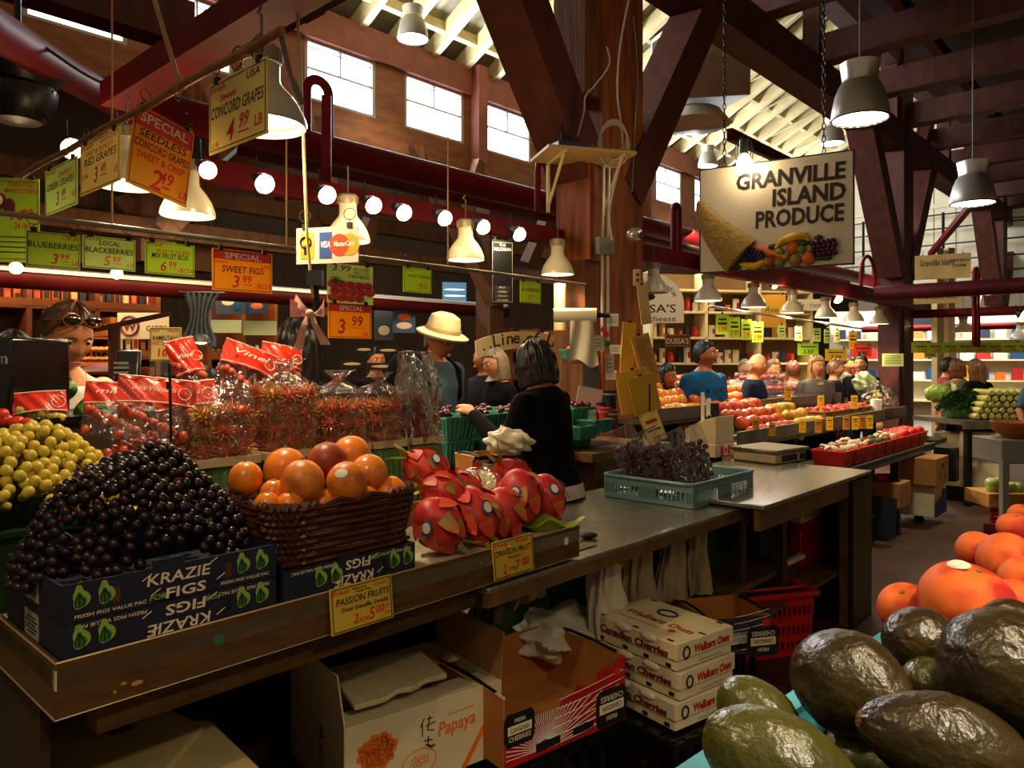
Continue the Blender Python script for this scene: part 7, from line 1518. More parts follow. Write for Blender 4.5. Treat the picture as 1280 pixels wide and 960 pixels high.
def cable(pts, r, label, m, nm='hanging_cord'):
    c = [V(p) for p in pts]; out = []
    for i in range(len(c)-1):
        a0, a1, a2, a3 = c[max(i-1, 0)], c[i], c[i+1], c[min(i+2, len(c)-1)]
        for k in range(6): s = k/6; out.append(.5*((2*a1)+(-a0+a2)*s+(2*a0-5*a1+4*a2-a3)*s*s+(-a0+3*a1-3*a2+a3)*s**3))
    out.append(c[-1]); mb = MB(); mb.tube(out, r, 6); return single('hanging_cable', mb, m, label, 'cable')
m_wcord = mat('white_cable', '#b8b0a4', .5)
cable([on_post(787, -5, 5.4), on_post(775, 60, 5.42), on_post(772, 120, 5.42), on_post(778, 185, 5.42), on_post(762, 260, 5.42), on_post(765, 300, 5.42)], .008, 'white cable running down the timber post above the junction box', m_wcord)
cable([on_post(758, 58, 5.44), on_post(762, 80, 5.43), on_post(745, 105, 5.43), on_post(732, 120, 5.43), on_post(730, 140, 5.43), on_post(722, 170, 5.44)], .006, 'thin white cable looping to the router shelf', m_wcord)
cable([on_post(792, 20, 5.4), on_post(797, 90, 5.42), on_post(793, 180, 5.42), on_post(790, 240, 5.42)], .004, 'thin dark cable along the far edge of the timber post', m_cord)
for k in range(4):
    mb = MB(); mb.tube([on_post(767, 172, 5.40)+V(((.095+.006*k)*math.cos(q)-.0*k, 0, (.13+.008*k)*math.sin(q)-.02*k)) for q in [i*.42 for i in range(16)]], .006, 6)
    single('hanging_coil', mb, m_wcord, 'loop %s of the coiled white cable on the timber post' % ('one', 'two', 'three', 'four')[k], 'cable', (0, 0, 0), 0, 'coiled white cable on the timber post')
t = thing('junction_box_mount', 'grey metal junction box with conduits on the timber post', 'junction box', on_post(756, 308, 5.55), UA-.5); mb = MB(); mb.box((0, 0, 0), (.13, .07, .13)); part('box', mb, mat('grey_metal_box', '#8c8678', .5, .5), t, bevel=.006)
for x in (-.02, .025): mb = MB(); mb.tube([(x, 0, -.06), (x, 0, -.75)], .012, 8); mb.tube([(x, 0, .06), (x+.01, 0, .6)], .010, 8); part('conduit', mb, m_collar, t)
t.name = 'mounted_junction_box'
t = thing('mounted_camera', 'round silver security camera on the timber post', 'camera', on_post(793, 293, 5.45), .4); mb = MB(); mb.ball((0, 0, 0), (.06, .06, .05), 20, 14); part('housing', mb, m_collar, t); mb = MB(); mb.lathe([(.028, 0), (.022, .012), (.0005, .012)], 16, T3(.025, -.05, -.012) @ RX(math.pi/2)); part('lens', mb, m_ink, t)
mb = MB(); mb.box((0, 0, 0), (.055, .03, .12)); o = single('mounted_outlet', mb, mat('ivory_outlet', '#cdb27a', .5), 'ivory outlet box on the timber post below the camera', 'outlet', on_post(796, 347, 5.5), UA-.6, bevel=.006); mb = MB(); mb.box((0, -.016, -.02), (.02, .004, .02)); mb.box((0, -.016, .02), (.02, .004, .02)); part('socket', mb, m_ink, o)
t = thing('mounted_bag_roll', 'white plastic bag roll on a bracket at the timber post', 'roll', on_post(719, 394, 5.3), 0); q = math.radians(-6)
mb = MB(); mb.lathe([(.012, -.15), (.05, -.15), (.05, .15), (.012, .15)], 24, RZ(q) @ RY(math.pi/2)); part('roll', mb, mat('white_roll', '#e4d8be', .5), t)
mb = MB(); mb.lathe([(.0005, .152), (.022, .152), (.022, .158), (.0005, .158)], 16, RZ(q) @ RY(math.pi/2)); mb.tube([(.16, -.02, 0), (.24, .05, 0)], .016, 8); part('core', mb, m_ink, t)
mb = MB(); mb.grid(lambda a, b: (-.04+.16*a+.05*b*(a-.2), -.05-.02*math.sin(a*9+b*3), -.04-.30*b+.03*math.sin(a*6)*b), 14, 12); part('loose_bag', mb, mat('cloudy_film', '#d8ccb4', .3, bump=.4, bscale=14), t, 'loose bag tail hanging from the roll')
mb = MB(); mb.lathe([(.012, -.17), (.045, -.17), (.045, .17), (.012, .17)], 20); single('mounted_bag_roll', mb, mat('cream_roll', '#d2bb8c', .5), 'upright cream roll behind the white bag roll', 'roll', on_post(700, 384, 5.5))
mb = MB(); mb.box((0, 0, 0), (.26, .16, .02)); single('hanging_shelf', mb, mat('orange_wood', '#8a4a1a', .5), 'tiny wooden shelf with a teal basket on the timber post', 'shelf', on_post(716, 453, 5.4), UA-.4); pulp_basket(on_post(713, 449, 5.4), 'small teal pulp basket on the tiny post shelf', .12, .065, m_pulp_teal, 'pulp_basket', UA-.4, False)
mb = MB(); mb.ball((0, 0, .0), (.03, .03, .02), 12, 8); single('plum', mb, m_inkred, 'red fruit on the small teal basket', 'fruit', on_post(713, 436, 5.4))
def pad(px, py, w, h, d, m, label, rot=0, lines=0, yaw=UA-.6):
    def ex(t, w_, h_, f):
        pass
    return card(on_post(px, py, d), yaw, w, h, m, label, [('_', .45+.05*(k % 3), .92-.05*k, .010, .55+.1*(k % 3), 'k') for k in range(lines)], border=False, clips=1, rot=(0, rot, yaw), name='hanging_pad', cat='paper', thick=.012, drop=.0)
m_ypad = mat('yellow_receipt_paper', '#c99a2e', .7); m_rpad = mat('buff_receipt_paper', '#c8944a', .7)
pad(787, 403, .10, .40, 5.35, m_ypad, 'narrow yellow pad hanging on the timber post', math.radians(4)); pad(799, 419, .14, .36, 5.28, m_rpad, 'long buff order pad with handwriting, tilted on the post corner', math.radians(-16), 16)
pad(802, 356, .075, .28, 5.3, mat('buff_bag_paper', '#c8a878', .7), 'folded buff paper bag below the outlet', math.radians(-8)); pad(790, 462, .26, .30, 5.25, m_ypad, 'wide yellow paper sheaf low on the timber post', math.radians(-10)); pad(800, 470, .2, .26, 5.2, mat('mustard_paper', '#b8901e', .7), 'mustard sheet draped in front of the yellow sheaf', math.radians(-14))
for px, py, w, h, lab, m_ in ((767, 392, .07, .09, 'white note pinned beside the bag roll', m_inkwhite), (769, 431, .075, .065, 'white card pinned midway on the post', m_inkwhite), (762, 443, .06, .13, 'grey photo card pinned under the white one', mat('grey_note', '#b0aa9c', .6)), (764, 463, .08, .065, 'lowest white card pinned on the post', m_inkwhite), (748, 419, .065, .11, 'white price list beside the loose bag', m_inkwhite)):
    card(on_post(px, py, 5.35), UA-.9, w, h, m_, lab, [('_', .5, .7-.2*k, .04, .7, 'k') for k in range(3)], border=False, clips=0, name='mounted_note', cat='note')
mb = MB(); mb.box((0, 0, 0), (.12, .01, .27)); single('hanging_board', mb, mat('slate_board', '#4a4a4c', .6), 'slate grey board hanging below the loose bag', 'board', on_post(738, 478, 5.3), UA-.5)
mb = MB(); mb.box((0, 0, 0), (.17, .006, .11)); single('mounted_notice', mb, mat('pinkish_paper', '#d8b8a8', .6), 'pinkish paper notice beside the slate board', 'paper', on_post(737, 495, 4.95), UA-.6, rot=(0, .2, UA-.6))
rg = random.Random(9)
for k, m_ in enumerate((m_inkorange, m_inkred, m_inkgreen, m_inkdgreen, m_inkcream, m_inkorange)):
    mb = MB(); mb.poly([(.02*math.cos(q)*(1+.3*(i % 2)), .025*math.sin(q)) for i, q in enumerate([j*.63 for j in range(10)])], 0, .004, R90); single('hanging_tag', mb, m_, '%s hanging tag in the cluster beside the conduits' % ('orange', 'red', 'pale green', 'dark green', 'cream', 'lower orange')[k], 'tag', on_post(754+4*(k % 2)+rg.uniform(-2, 2), 412+6*k, 5.4), UA-.6)

# ================================================================== PRODUCE STAND BEYOND THE COUNTERS
LG = PZ(1125, 668, 0)
def G(u, w, z): return up(LG+U*u+W*w, z)
t = thing('produce_stand', 'tiered produce stand with red baskets on its front shelf', 'stand', G(0, 0, 0), UA); m_st = mat('stand_grey', '#5c5648', .5, .2, col2='#49443a', scale=6)
for (u0, u1, w0, w1, z) in ((-1.9, 1.25, 0, .46, .74), (-2.3, 1.95, .46, .98, .98), (-2.6, 1.35, .98, 1.8, 1.14)):
    mb = MB(); mb.box(((u0+u1)/2, (w0+w1)/2, z-.02), (u1-u0, w1-w0, .03)); part('tier', mb, m_st, t); mb = MB(); mb.box(((u0+u1)/2, w0+.01, z-.03+(.06 if z > .9 else 0)), (u1-u0, .02, .07 if z < .9 else .12)); part('front_lip', mb, m_st, t)
for u in (-1.7, 0, .8):
    for w, z in ((.04, .72), (1.0, .9)): mb = MB(); mb.box((u, w, z/2), (.07, .07, z)); part('leg', mb, m_darkmetal, t)
mb = MB(); mb.box((-.3, .5, .24), (2.2, .9, .03)); part('lower_shelf', mb, m_darkmetal, t)
m_rb = mat('red_basket', '#e2261e', .4, col2='#bd1a18', scale=4)
def small_basket(P, w, d, h, label, m, group, rz=UA):
    mb = MB(); a, b = .84, 1.0
    lo = [(-w/2*a, -d/2*a, 0), (w/2*a, -d/2*a, 0), (w/2*a, d/2*a, 0), (-w/2*a, d/2*a, 0)]; hi = [(x/a, y/a, h) for x, y, _ in lo]
    mb.add(lo+hi, [(0, 1, 5, 4), (1, 2, 6, 5), (2, 3, 7, 6), (3, 0, 4, 7), (3, 2, 1, 0)])
    for i in range(4): mb.bar(hi[i], hi[(i+1) % 4], .016, .014)
    for i in range(3): mb.box((w*(-.28+.28*i), -d/2*.94, h*.5), (.012, .006, h*.7))
    o = single('red_basket' if m is m_rb else 'carton_punnet', mb, m, label, 'basket', P, rz, group, smooth=False)
    return o
cont = ['mushrooms', 'mushrooms', 'mushrooms', 'zucchini', 'zucchini', 'mushrooms', 'tomatoes', 'tomatoes', 'tomatoes']
m_mush = mat('mushroom_skin', '#d8c4a0', .6); m_zuc = mat('zucchini_skin', '#3c4a28', .4, col2='#7c8a5c', scale=8); m_tom = mat('tomato_red', '#c8241a', .25)
def mush(P, s):
    mb = MB(); mb.lathe([(s*.35, 0), (s*.33, s*.6), (s*.9, s*.62), (s, s*.8), (s*.75, s*1.25), (s*.3, s*1.45), (.0005, s*1.48)], 12); return mb
MUSH = mush(0, .028).mesh('mushroom', m_mush)
mb = MB(); mb.ball((0, 0, 0), (.042, .042, .036), 14, 10); TOM = mb.mesh('tomato', m_tom)
mb = MB(); mb.tube([(-.11, 0, 0), (-.1, 0, 0), (0, .005, .006), (.09, 0, 0), (.11, 0, 0)], 0, 10, True, [.008, .022, .025, .022, .012]); ZUC = mb.mesh('zucchini', m_zuc)
def put(me, name, P, label, cat, group, rot=(0, 0, 0), sc=1):
    o = bpy.data.objects.new(name, me); COL.objects.link(o); o.location = P; o.rotation_euler = rot; o.scale = (sc,)*3; return tag(o, label, cat, group)
ords = ['first', 'second', 'third', 'fourth', 'fifth', 'sixth', 'seventh', 'eighth', 'ninth']
rg = random.Random(5)
for i in range(9):
    P = G(-1.22+.275*i, .17, .742); small_basket(P, .25, .26, .125, 'red plastic basket of %s, %s along the stand front from the counter' % (cont[i], ords[i]), m_rb, 'red baskets on the stand front')
    for k in range(9):
        Q = P+U*((k % 3-1)*.07+rg.uniform(-.01, .01))+W*((k//3-1)*.075)+Z*(.12+rg.uniform(0, .02)); lab = ' in the %s red basket' % ords[i]
        if cont[i] == 'mushrooms': put(MUSH, 'mushroom', Q, 'pale mushroom'+lab, 'mushroom', 'mushrooms'+lab, (rg.uniform(-1, 1), rg.uniform(-1, 1), 0), rg.uniform(.8, 1.2))
        elif cont[i] == 'tomatoes': put(TOM, 'tomato', Q+Z*.01, 'red tomato'+lab, 'tomato', 'tomatoes'+lab)
        elif k < 5: put(ZUC, 'zucchini', Q, 'zucchini'+lab, 'zucchini', 'zucchini'+lab, (0, rg.uniform(-.2, .2), UA+rg.uniform(-.4, .4)))
def fruit_mesh(nm, m, r, el=1.0):
    mb = MB(); mb.ball((0, 0, 0), (r, r, r*el), 16, 12, None, lambda v: V((v.x, v.y, v.z-.22*math.exp(-((1-v.z)/.12))))); mb.tube([(0, 0, r*el*.7), (.004, 0, r*el*1.0)], .003, 5); return mb.mesh(nm, m)
FR = {'apple': fruit_mesh('apple', mat('red_apple_skin', '#b8281c', .3, col2='#d8702a', scale=7), .058, .92), 'mango': fruit_mesh('mango', mat('mango_skin', '#d8a028', .35, col2='#8c7a28', scale=6), .055, 1.3), 'orange': fruit_mesh('orange', mat('golden_apple_skin', '#e8a030', .4, col2='#e8702a', scale=7), .058, .95), 'nectarine': fruit_mesh('nectarine', mat('nectarine_skin', '#d84a1c', .35, col2='#e88a30', scale=7), .054, .95)}
def pile(kind, u0, u1, w0, w1, z, rows, label, group, r=.056):
    n = max(2, int((u1-u0)/(r*2.02)))
    for j in range(rows):
        for i in range(n-(j % 2)):
            put(FR[kind], kind, G(u0+r+(i+.5*(j % 2))*2.02*r+rg.uniform(-.006, .006), w0+r+j*(w1-w0-2*r)/max(1, rows-1), z+r+j*.055+rg.uniform(-.006, .006)), label, 'fruit', group, (rg.uniform(0, .8), rg.uniform(0, .8), rg.uniform(0, 6)), rg.uniform(.92, 1.06))
pile('apple', -1.95, -1.0, .50, .92, .98, 4, 'red apple piled on the middle tier by the cash register', 'red apples on the middle tier'); pile('mango', -1.0, -.35, .50, .88, .98, 3, 'yellow mango piled on the middle tier', 'mangoes on the middle tier')
pile('orange', -2.55, -1.75, 1.02, 1.6, 1.14, 5, 'golden fruit piled on the top tier next to the yellow pads', 'golden fruit on the top tier'); pile('nectarine', -1.75, -.45, 1.02, 1.6, 1.14, 5, 'orange red nectarine piled on the top tier', 'nectarines on the top tier')
for i in range(5):      # punnets of small tomatoes
    P = G(-.18+.27*i, .68, .98); small_basket(P, .24, .24, .13, 'kraft punnet of small red tomatoes, %s on the middle tier' % ords[i], m_card_kraft, 'kraft punnets on the middle tier')
    for k in range(12): put(TOM, 'cherry_tomato', P+U*((k % 4-1.5)*.052)+W*((k//4-1)*.065)+Z*(.13+rg.uniform(0, .02)), 'small red tomato in the %s kraft punnet' % ords[i], 'tomato', 'small tomatoes in the %s kraft punnet' % ords[i], sc=.62)
m_clam = plastic_film('clamshell_plastic', gloss=.16, bscale=6); BER = None
mb = MB(); mb.ball((0, 0, 0), (.026, .026, .03), 10, 8, None, lambda v: V((v.x*(1+.25*v.z), v.y*(1+.25*v.z), v.z))); BER = mb.mesh('strawberry', mat('strawberry_skin', '#b81820', .35, col2='#d8484a', scale=40))
n_ = 0
for j in range(3):
    for i in range(7 if j < 2 else 4):
        P = G(-.30+.24*i+.05*j, 1.18+.10*j, 1.14+.115*j); n_ += 1; mb = MB(); w, d, h = .22, .2, .10
        mb.add([(-w/2*.9, -d/2*.9, 0), (w/2*.9, -d/2*.9, 0), (w/2*.9, d/2*.9, 0), (-w/2*.9, d/2*.9, 0), (-w/2, -d/2, h*.55), (w/2, -d/2, h*.55), (w/2, d/2, h*.55), (-w/2, d/2, h*.55), (-w/2*.9, -d/2*.9, h), (w/2*.9, -d/2*.9, h), (w/2*.9, d/2*.9, h), (-w/2*.9, d/2*.9, h)], [(0, 1, 5, 4), (1, 2, 6, 5), (2, 3, 7, 6), (3, 0, 4, 7), (4, 5, 9, 8), (5, 6, 10, 9), (6, 7, 11, 10), (7, 4, 8, 11), (8, 9, 10, 11), (3, 2, 1, 0)])
        o = single('clamshell', mb, m_clam, 'clear clamshell of strawberries, %s in %s layer' % (ords[i], ('the bottom', 'the middle', 'the top')[j]), 'clamshell', P, UA, 'strawberry clamshells on the top tier', smooth=False)
        for k in range(6): put(BER, 'strawberry', P+U*((k % 3-1)*.062)+W*((k//3-.5)*.075)+Z*.045, 'strawberry in the %s %s clamshell' % (ords[i], ('bottom', 'middle', 'top')[j]), 'strawberry', 'strawberries in the %s %s clamshell' % (ords[i], ('bottom', 'middle', 'top')[j]), (rg.uniform(0, 3), 0, k))
for i, (px, py, d) in enumerate(((965, 537, 5.9), (1003, 533, 6.2), (1023, 533, 6.35), (1037, 530, 6.5), (1058, 529, 6.6), (1069, 529, 6.7), (1078, 528, 6.8), (1087, 528, 6.9), (985, 492, 6.9), (1026, 503, 7.2), (945, 532, 5.8), (1068, 503, 7.3))):
    card(PD(px, py-9, d), YU-.5, 10*d/F, 17*d/F, m_cy if i % 2 else mat('gold_card', '#e0a62a', .6), 'small yellow price tag %s on the tiered stand, counted from the cash register' % ('one two three four five six seven eight nine ten eleven twelve'.split()[i]), [('_', .5, .75, .07, .7, 'k'), ('_', .5, .58, .07, .6, 'r'), ('1.99', .5, .16, .26, .7, 'r')], border=False, clips=0)
mb = MB(); mb.lathe([(.015, 0), (.055, 0), (.055, .2), (.015, .2), (.015, 0)], 20); single('paper_roll', mb, m_inkwhite, 'white paper roll standing on the stand among the price tags', 'roll', G(1.05, .52, .98))
P = G(1.68, .70, 1.0)+Z*.13
mb = MB()
for k in range(70): a = rg.uniform(0, 6.3); q = rg.uniform(0, .13); p = V((q*math.cos(a), q*math.sin(a), rg.uniform(-.12, .14))); mb.tube([p, p+V((rg.uniform(-.05, .05), rg.uniform(-.05, .05), rg.uniform(-.03, .03)))], .008, 5)
o = single('bean_sprouts', mb, mat('yellow_beans', '#d8b84a', .5), 'yellow wax beans heaped in a clear bag at the stand end', 'beans', P, kind='stuff')
crumple(P, (.17, .17, .2), 'clear bag around the yellow wax beans', m_bag, 71); crumple(P+V((.02, .35, .2)), (.12, .12, .12), 'cloudy bag of pale greens behind the yellow beans', mat('pale_green_film', '#b8c090', .4, col2='#9aa86c', scale=6), 72)
mb = MB(); mb.box((0, 0, .05), (.24, .22, .10)); o = single('wicker_tray', mb, mat('dark_wicker', '#2c140c', .5), 'small dark basket of cucumbers by the paper roll', 'basket', G(1.28, .56, .98), UA, bevel=.01)
for k in range(3): put(ZUC, 'cucumber', G(1.22+.06*k, .56, 1.10), 'cucumber on the small dark basket', 'cucumber', 'cucumbers on the small dark basket', (0, 0, UA+.2*k))
for k in range(14):
    mb = MB() if k == 0 else mb
    if k == 0: mb.tube([(-.14, 0, 0), (.06, 0, .003), (.13, 0, .004), (.16, 0, .002)], 0, 6, True, [.006, .006, .010, .002]); ASP = mb.mesh('asparagus', mat('asparagus_skin', '#6a7a3a', .5, col2='#4c5c2a', scale=8))
    put(ASP, 'asparagus', G(1.62+.03*(k % 5), .20+.04*(k//5), .76+.014*(k//5)+.01), 'asparagus spear at the stand end', 'asparagus', 'asparagus at the stand end', (0, 0, UA+.3+rg.uniform(-.1, .1)), 1.3)
mb = MB(); mb.box((0, 0, -.03), (.45, .45, .05)); single('stand_extension', mb, m_darkmetal, 'dark shelf end under the asparagus', 'shelf', G(1.62, .25, .755), UA)
# boxes below the stand
def carton(P, w, d, h, m, label, rz=UA, holes=True, txt=None, ink=None, flaps=0):
    t = thing('cardboard_box', label, 'box', P, rz); mb = MB(); mb.box((0, 0, h/2), (w, d, h)); part('carton', mb, m, t, bevel=.004)
    if holes:
        mb = MB(); f = -d/2-.001
        for x, z, a, b_ in ((0, .72, .22, .10), (-.15, .3, .05, .22), (.15, .3, .05, .22)): mb.box((w*x, f, h*z), (w*a, .002, h*b_))
        part('hand_hole', mb, m_ink, t)
    if txt:
        mb = MB(); mb.text(txt, h*.2, T3(0, -d/2-.002, h*.45) @ R90, w*.6, 0, .01); part('lettering', mb, ink or m_ink, t)
    return t
carton(PD(1106, 627, 7.0)-Z*.02, .32, .36, .22, m_card_kraft, 'kraft box of red goods on the stand lower shelf', holes=False); carton(PD(1150, 602, 7.45), .46, .40, .26, m_card_kraft, 'large kraft box under the tomato baskets'); carton(PD(1150, 640, 7.5), .44, .36, .30, m_card_white, 'white and navy carton under the large kraft box', holes=False, txt='NOVER', ink=m_inkblue)
mb = MB(); mb.box((0, -.185, .07), (.44, .006, .14)); mb.poly([(.13+.09*math.cos(k*.4), .15+.09*math.sin(k*.4)) for k in range(16)], 0, .006, T3(0, -.184, 0) @ R90); part('navy_print', mb, m_inkblue, [o for o in bpy.data.objects if o.name.startswith('cardboard_box')][-1])
for k in range(10): put(TOM, 'red_pepper', PD(1098+4*(k % 5), 598-2*(k//5), 7.0), 'red produce heaped in the kraft box on the lower shelf', 'produce', 'red produce in the lower kraft box', sc=.9)
carton(PD(1183, 600, 7.7), .16, .2, .34, m_ink, 'black and red printed carton leaning at the stand leg', holes=False, txt='FRESH', ink=m_inkred)
mb = MB(); mb.box((0, 0, 0), (.03, .3, .34), Matrix.Rotation(.15, 3, 'Y')); single('paper_sack', mb, m_navy, 'dark printed sack against the stand leg near the end panel', 'sack', PD(1097, 645, 6.6), UA)
carton(PD(1196, 605, 8.7), .40, .4, .36, m_card_white, 'lower white carton next to the aisle, left stack'); carton(PD(1196, 571, 8.7)-Z*.02, .40, .4, .30, m_card_white, 'upper white carton with a black front print, left stack', txt='ferns', ink=m_inkgreen); carton(PD(1231, 608, 8.4), .44, .4, .34, m_card_white, 'lower white carton with hand holes, right stack'); carton(PD(1231, 580, 8.4)+Z*.03, .44, .4, .34, m_card_white, 'upper white carton with hand holes, right stack')
mb = MB(); mb.box((0, 0, .1), (.45, .4, .2)); single('black_crate', mb, m_black, 'black crate under the left white cartons', 'crate', up(PD(1200, 610, 8.7), 0), UA, bevel=.01); mb = MB(); mb.box((0, 0, .1), (.45, .4, .18)); single('black_crate', mb, m_black, 'black crate under the right white cartons', 'crate', up(PD(1233, 610, 8.4), 0), UA, bevel=.01)
# corn and parsley table
t = thing('corn_table', 'steel edged table heaped with parsley and corn', 'table', up(PD(1235, 500, 8.6), 0), math.radians(8)); mb = MB(); mb.box((.25, 0, .92), (1.8, .8, .05)); part('table_top', mb, m_steel, t); mb = MB(); mb.box((.25, -.42, .90), (1.8, .03, .09)); part('edge', mb, m_steel, t)
for x in (-.5, .9): mb = MB(); mb.box((x, -.3, .45), (.06, .06, .9)); part('leg', mb, m_darkmetal, t)
mb = MB()
for k in range(1500):
    a = rg.uniform(0, 6.3); q = math.sqrt(rg.random()); p = V((.30*q*math.cos(a), .22*q*math.sin(a), .22*(1-q*q)+rg.uniform(-.02, .03))); e = V((rg.uniform(-1, 1), rg.uniform(-1, 1), rg.uniform(0, 1)))*.04
    mb.add([p, p+e, p+e.cross(V((.3, .5, .8)))*1.1], [(0, 1, 2)])
mb.ball((0, 0, .0), (.25, .18, .14), 16, 10); single('parsley', mb, mat('parsley_green', '#24441a', .6, col2='#3a6424', scale=10), 'dark green heap of curly parsley on the corn table', 'parsley', PD(1207, 512, 8.5)+Z*-.02, kind='stuff')
mb = MB(); mb.ball((0, 0, 0), (.14, .12, .10), 18, 12, None, lambda v: v*(1+.15*math.sin(9*v.x)*math.sin(8*v.y+3*v.z))); single('lettuce', mb, mat('lettuce_green', '#8aa03c', .5, col2='#6c8a2c', scale=8), 'pale lettuce head beside the parsley', 'lettuce', PD(1172, 492, 8.7))
mb = MB(); mb.ball((0, 0, 0), (.10, .10, .09), 18, 12, None, lambda v: v*(1+.12*math.sin(11*v.x)*math.sin(9*v.y))); single('cauliflower', mb, mat('cauliflower_white', '#d2cfa8', .6), 'pale cauliflower at the near end of the parsley', 'cauliflower', PD(1190, 486, 8.9))
mb = MB(); mb.tube([(0, 0, 0), (0, .02, 0), (0, .3, 0)], 0, 9, True, [.022, .034, .03]); CORN = mb.mesh('corn_cob', mat('corn_husk', '#c2b46a', .5, col2='#9ca24a', scale=8)); n_ = 0
for j in range(5):
    for i in range(10-j):
        put(CORN, 'corn_cob', PD(1222+9.2*i+4.6*j, 521-7.5*j, 8.2), 'pale corn cob stacked end on, on the corn table', 'corn', 'corn cobs on the corn table', (rg.uniform(-.05, .05), 0, rg.uniform(-.2, .2)), 1.15)
# right hand basket stand
t = thing('basket_stand', 'grey bin stand with an orange woven bowl at the frame edge', 'stand', PD(1270, 650, 6.2), 0); mb = MB(); mb.box((.1, .2, .56), (.44, .40, .2)); part('grey_bin', mb, mat('grey_bin', '#6e6a64', .5), t, bevel=.01)
for x in (-.1, .25): mb = MB(); mb.box((x, 0, .1), (.05, .05, .8)); part('leg', mb, mat('grey_bin', '#6e6a64', .5), t)
mb = MB(); mb.lathe([(.10, .66), (.18, .72), (.21, .80), (.19, .80), (.16, .73), (.0005, .68)], 28, T3(.12, .15, 0)); part('woven_bowl', mb, mat('orange_weave', '#b0622a', .6, col2='#8c4a1c', scale=30, bump=.3), t, 'orange woven bowl')
carton(up(PD(1248, 640, 6.8), .30), .40, .36, .12, m_card_kraft, 'kraft tray of green peppers at the frame edge', 0, holes=False)
for k in range(7): put(FR['mango'], 'green_pepper', PD(1240+8*(k % 5), 610-6*(k//5), 6.75), 'pale green pepper in the kraft tray', 'pepper', 'green peppers in the kraft tray', (k, k, 0), .9)
FRP = bpy.data.meshes['mango'].copy(); FRP.materials[0] = mat('pale_pepper', '#9ca84a', .4)
for o in bpy.data.objects:
    if o.name.startswith('green_pepper'): o.data = FRP
mb = MB()
for k in range(6): mb.tube([V((.08*math.cos(q), .08*math.sin(q), .02+.035*k)) for q in [i*.55 for i in range(12)]], .012, 6)
single('red_stool', mb, m_inkred, 'ribbed red stand foot below the kraft pepper tray', 'stand', up(PD(1252, 660, 6.7), .12), 0)
mb = MB(); mb.box((0, 0, .06), (.2, .2, .12)); single('dark_block', mb, m_inkmaroon, 'dark block under the ribbed red stand foot', 'block', up(PD(1252, 660, 6.7), 0))
# ================================================================== FAR AISLE
# middle shops behind the fruit stand
m_shopw = mat('shop_cream_wall', '#7c5c34', .7); a0 = V((PD(800, 450, 10).x, 10, 0))
t = thing('shop_unit', 'cream shelved cheese shop front behind the blue tee person', 'shop', up(PD(905, 450, 10.6), 0), math.radians(12)); mb = MB(); mb.box((0, .1, 1.4), (2.4, .06, 2.8)); part('back_wall', mb, m_shopw, t)
for z in (1.2, 1.55, 1.9, 2.25, 2.55): mb = MB(); mb.box((0, -.1, z), (2.4, .34, .03)); part('shelf_board', mb, m_cream, t)
for x in (-1.2, -.4, .4, 1.2): mb = MB(); mb.box((x, -.1, 1.4), (.04, .34, 2.8)); part('upright', mb, m_cream, t)
for j, z in enumerate((1.2, 1.55, 1.9, 2.25)): packets(up(PD(905, 450, 10.6), 0)-V((1.15*.98, 1.15*.2, 0))-V((-.02, .1, 0)), 2.2, z, 18, 'on the %s board of the cream cheese shop' % ('lower', 'middle', 'upper', 'top')[j], 'packets in the cream cheese shop %d' % (j+1), .1, .22, 60+j, y=0.0, wmax=.16, dr=V((.978, .208, 0)))
for k, (px, py, w, h, m_, lab) in enumerate(((1160, 395, .9, .8, m_ink, 'dark doorway panel far down the aisle'), (1225, 330, .0, 0, None, ''))):
    if m_: mb = MB(); mb.box((0, 0, 0), (w*.6, .05, h*.8)); single('notice_board', mb, mat('dark_blue_panel', '#16242e', .5), lab, 'board', PD(1157, 394, 15.0), 0)
t = thing('far_stall', 'bright far stall with shelves beyond the green banner', 'stall', up(PD(1200, 450, 14.5), 0), math.radians(-20)); mb = MB(); mb.box((0, .4, 1.3), (4.6, .08, 2.6)); part('back_wall', mb, mat('pale_stall_wall', '#e2dccb', .7), t)
for z in (.8, 1.2, 1.6, 2.0): mb = MB(); mb.box((0, .2, z), (4.4, .35, .03)); part('shelf_board', mb, m_cream, t)
P = up(PD(1200, 450, 14.5), 0); rz_ = math.radians(-20); ux = V((math.cos(rz_), math.sin(rz_), 0)); uy = V((-ux.y, ux.x, 0))
for j, z in enumerate((1.2, 1.6, 2.0)):
    for i in range(16):
        k = rg.randrange(8); w = rg.uniform(.14, .24); h = rg.uniform(.15, .3); mb = MB(); mb.box((0, 0, h/2), (w, .1, h)); single('packet', mb, PK[k] if k != 6 else m_blu, '%s carton on the %s shelf of the far bright stall' % (PN[k] if k != 6 else 'blue', ('lower', 'middle', 'upper')[j]), 'packet', P+ux*(-2.1+.28*i)+uy*.15+Z*(z+.016), rz_, 'cartons in the far bright stall')
for x in (1172, 1186): 
    mb = MB(); p = PD(x, 450, 12.8); mb.box((0, 0, 1.75), (.13, .13, 3.5)); struct('post', mb, mat('tan_post', '#c2a468', .6), loc=up(p, 0), rz=.2)
area_light('far_stall_light', up(PD(1195, 450, 13.2), 2.9), up(PD(1200, 450, 14.3), 1.2), 3, .4, 120, (1, .93, .80))
area_light('shop_light', up(PD(900, 450, 9.4), 3.2), up(PD(905, 450, 10.4), 1.2), 2.5, .3, 40, (1, .80, .5))
area_light('tea_shop_light', up(PD(90, 450, 4.7), 2.45), up(PD(90, 450, 5.3), 1.2), 2.5, .2, 34, (1, .62, .28))
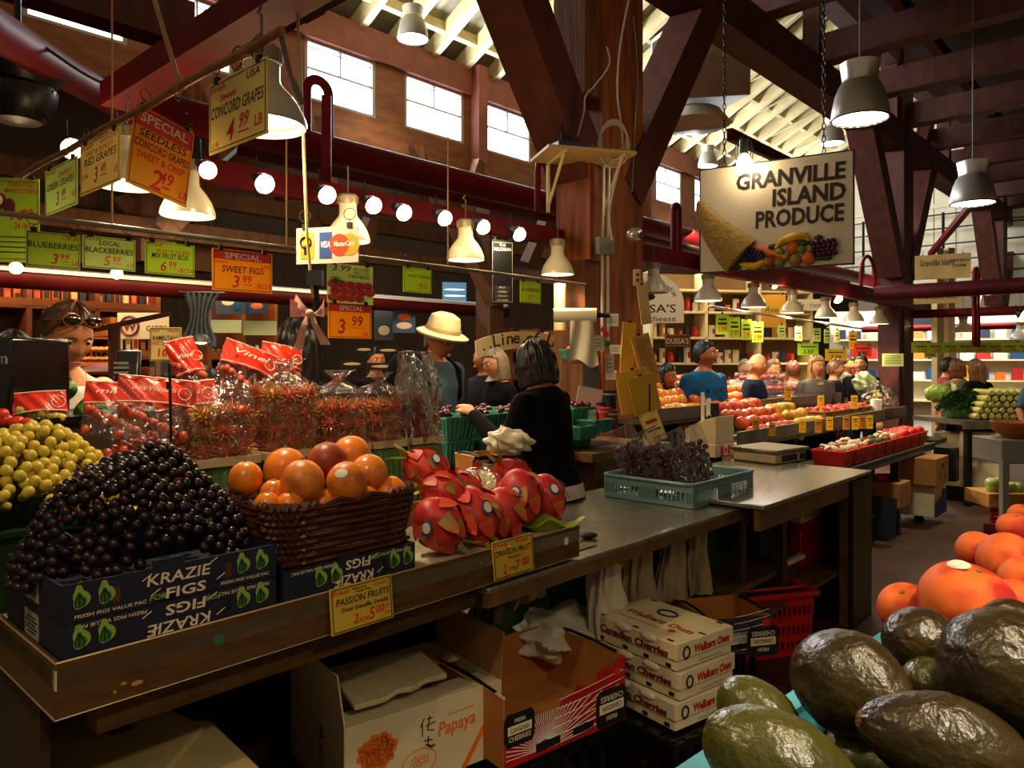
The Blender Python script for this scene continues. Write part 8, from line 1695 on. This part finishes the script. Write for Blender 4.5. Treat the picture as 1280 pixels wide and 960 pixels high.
area_light('gallery_light', up(PD(400, 450, 6.0), 2.6), up(PD(420, 450, 7.0), 1.2), 3.0, .2, 30, (1, .80, .5))
# air duct up by the roof
t = thing('hanging_air_duct', 'pale metal air duct with a mesh grille under the rafters', 'duct', PD(868, 95, 9.5), math.radians(20)); m_duct = mat('duct_metal', '#b4b09a', .4, .4, col2='#a09c88', scale=4)
mb = MB(); mb.poly([(-.35, -.45), (.55, -.30), (.55, .45), (-.35, .6)], -.4, .4, R90); part('duct_body', mb, m_duct, t, bevel=.01); mb = MB(); mb.box((-.37, 0, .08), (.03, .8, .95)); part('grille_frame', mb, m_cream, t); mb = MB(); mb.box((-.40, 0, .08), (.02, .68, .82)); part('mesh_grille', mb, m_darkmetal, t)
mb = MB(); mb.lathe([(.32, -.45), (.45, -.62), (.0005, -.68)], 20); part('insulation_wrap', mb, mat('foil_wrap', '#c9c2ac', .3, .3, bump=.6, bscale=12), t)
mb = MB(); mb.tube([(0, 0, .5), (0, 0, 2.0)], .02, 6); part('hanger_rod', mb, m_darkmetal, t)
# dark dome heater at the near top corner
t = thing('hanging_heater', 'dark ribbed dome heater by the big red pipe', 'heater', PD(22, 118, 3.6), 0); mb = MB(); mb.lathe([(.0005, -.14), (.10, -.13), (.16, -.06), (.17, .02), (.15, .04), (.20, .10), (.06, .16), (.0005, .17)], 30); part('dome', mb, m_black, t)
mb = MB()
for k in range(24): a = k*.262; mb.bar((.168*math.cos(a), .168*math.sin(a), .02), (.12*math.cos(a), .12*math.sin(a), -.11), .006, .012)
part('ribs', mb, m_darkmetal, t); mb = MB(); mb.tube([(0, 0, .16), (0, 0, .7)], .015, 8); part('hanger', mb, m_darkmetal, t)
cable([PD(0, 20, 3.4), PD(60, 62, 3.4), PD(110, 95, 3.5), PD(160, 118, 3.6)], .008, 'dark cable draped along the big red pipe', m_ink); cable([PD(350, 42, 1.9), PD(362, 90, 1.92), PD(372, 110, 1.92), PD(378, 130, 1.92), PD(365, 100, 1.92), PD(352, 44, 1.9)], .005, 'bundle of wires at the rod end', m_cord)
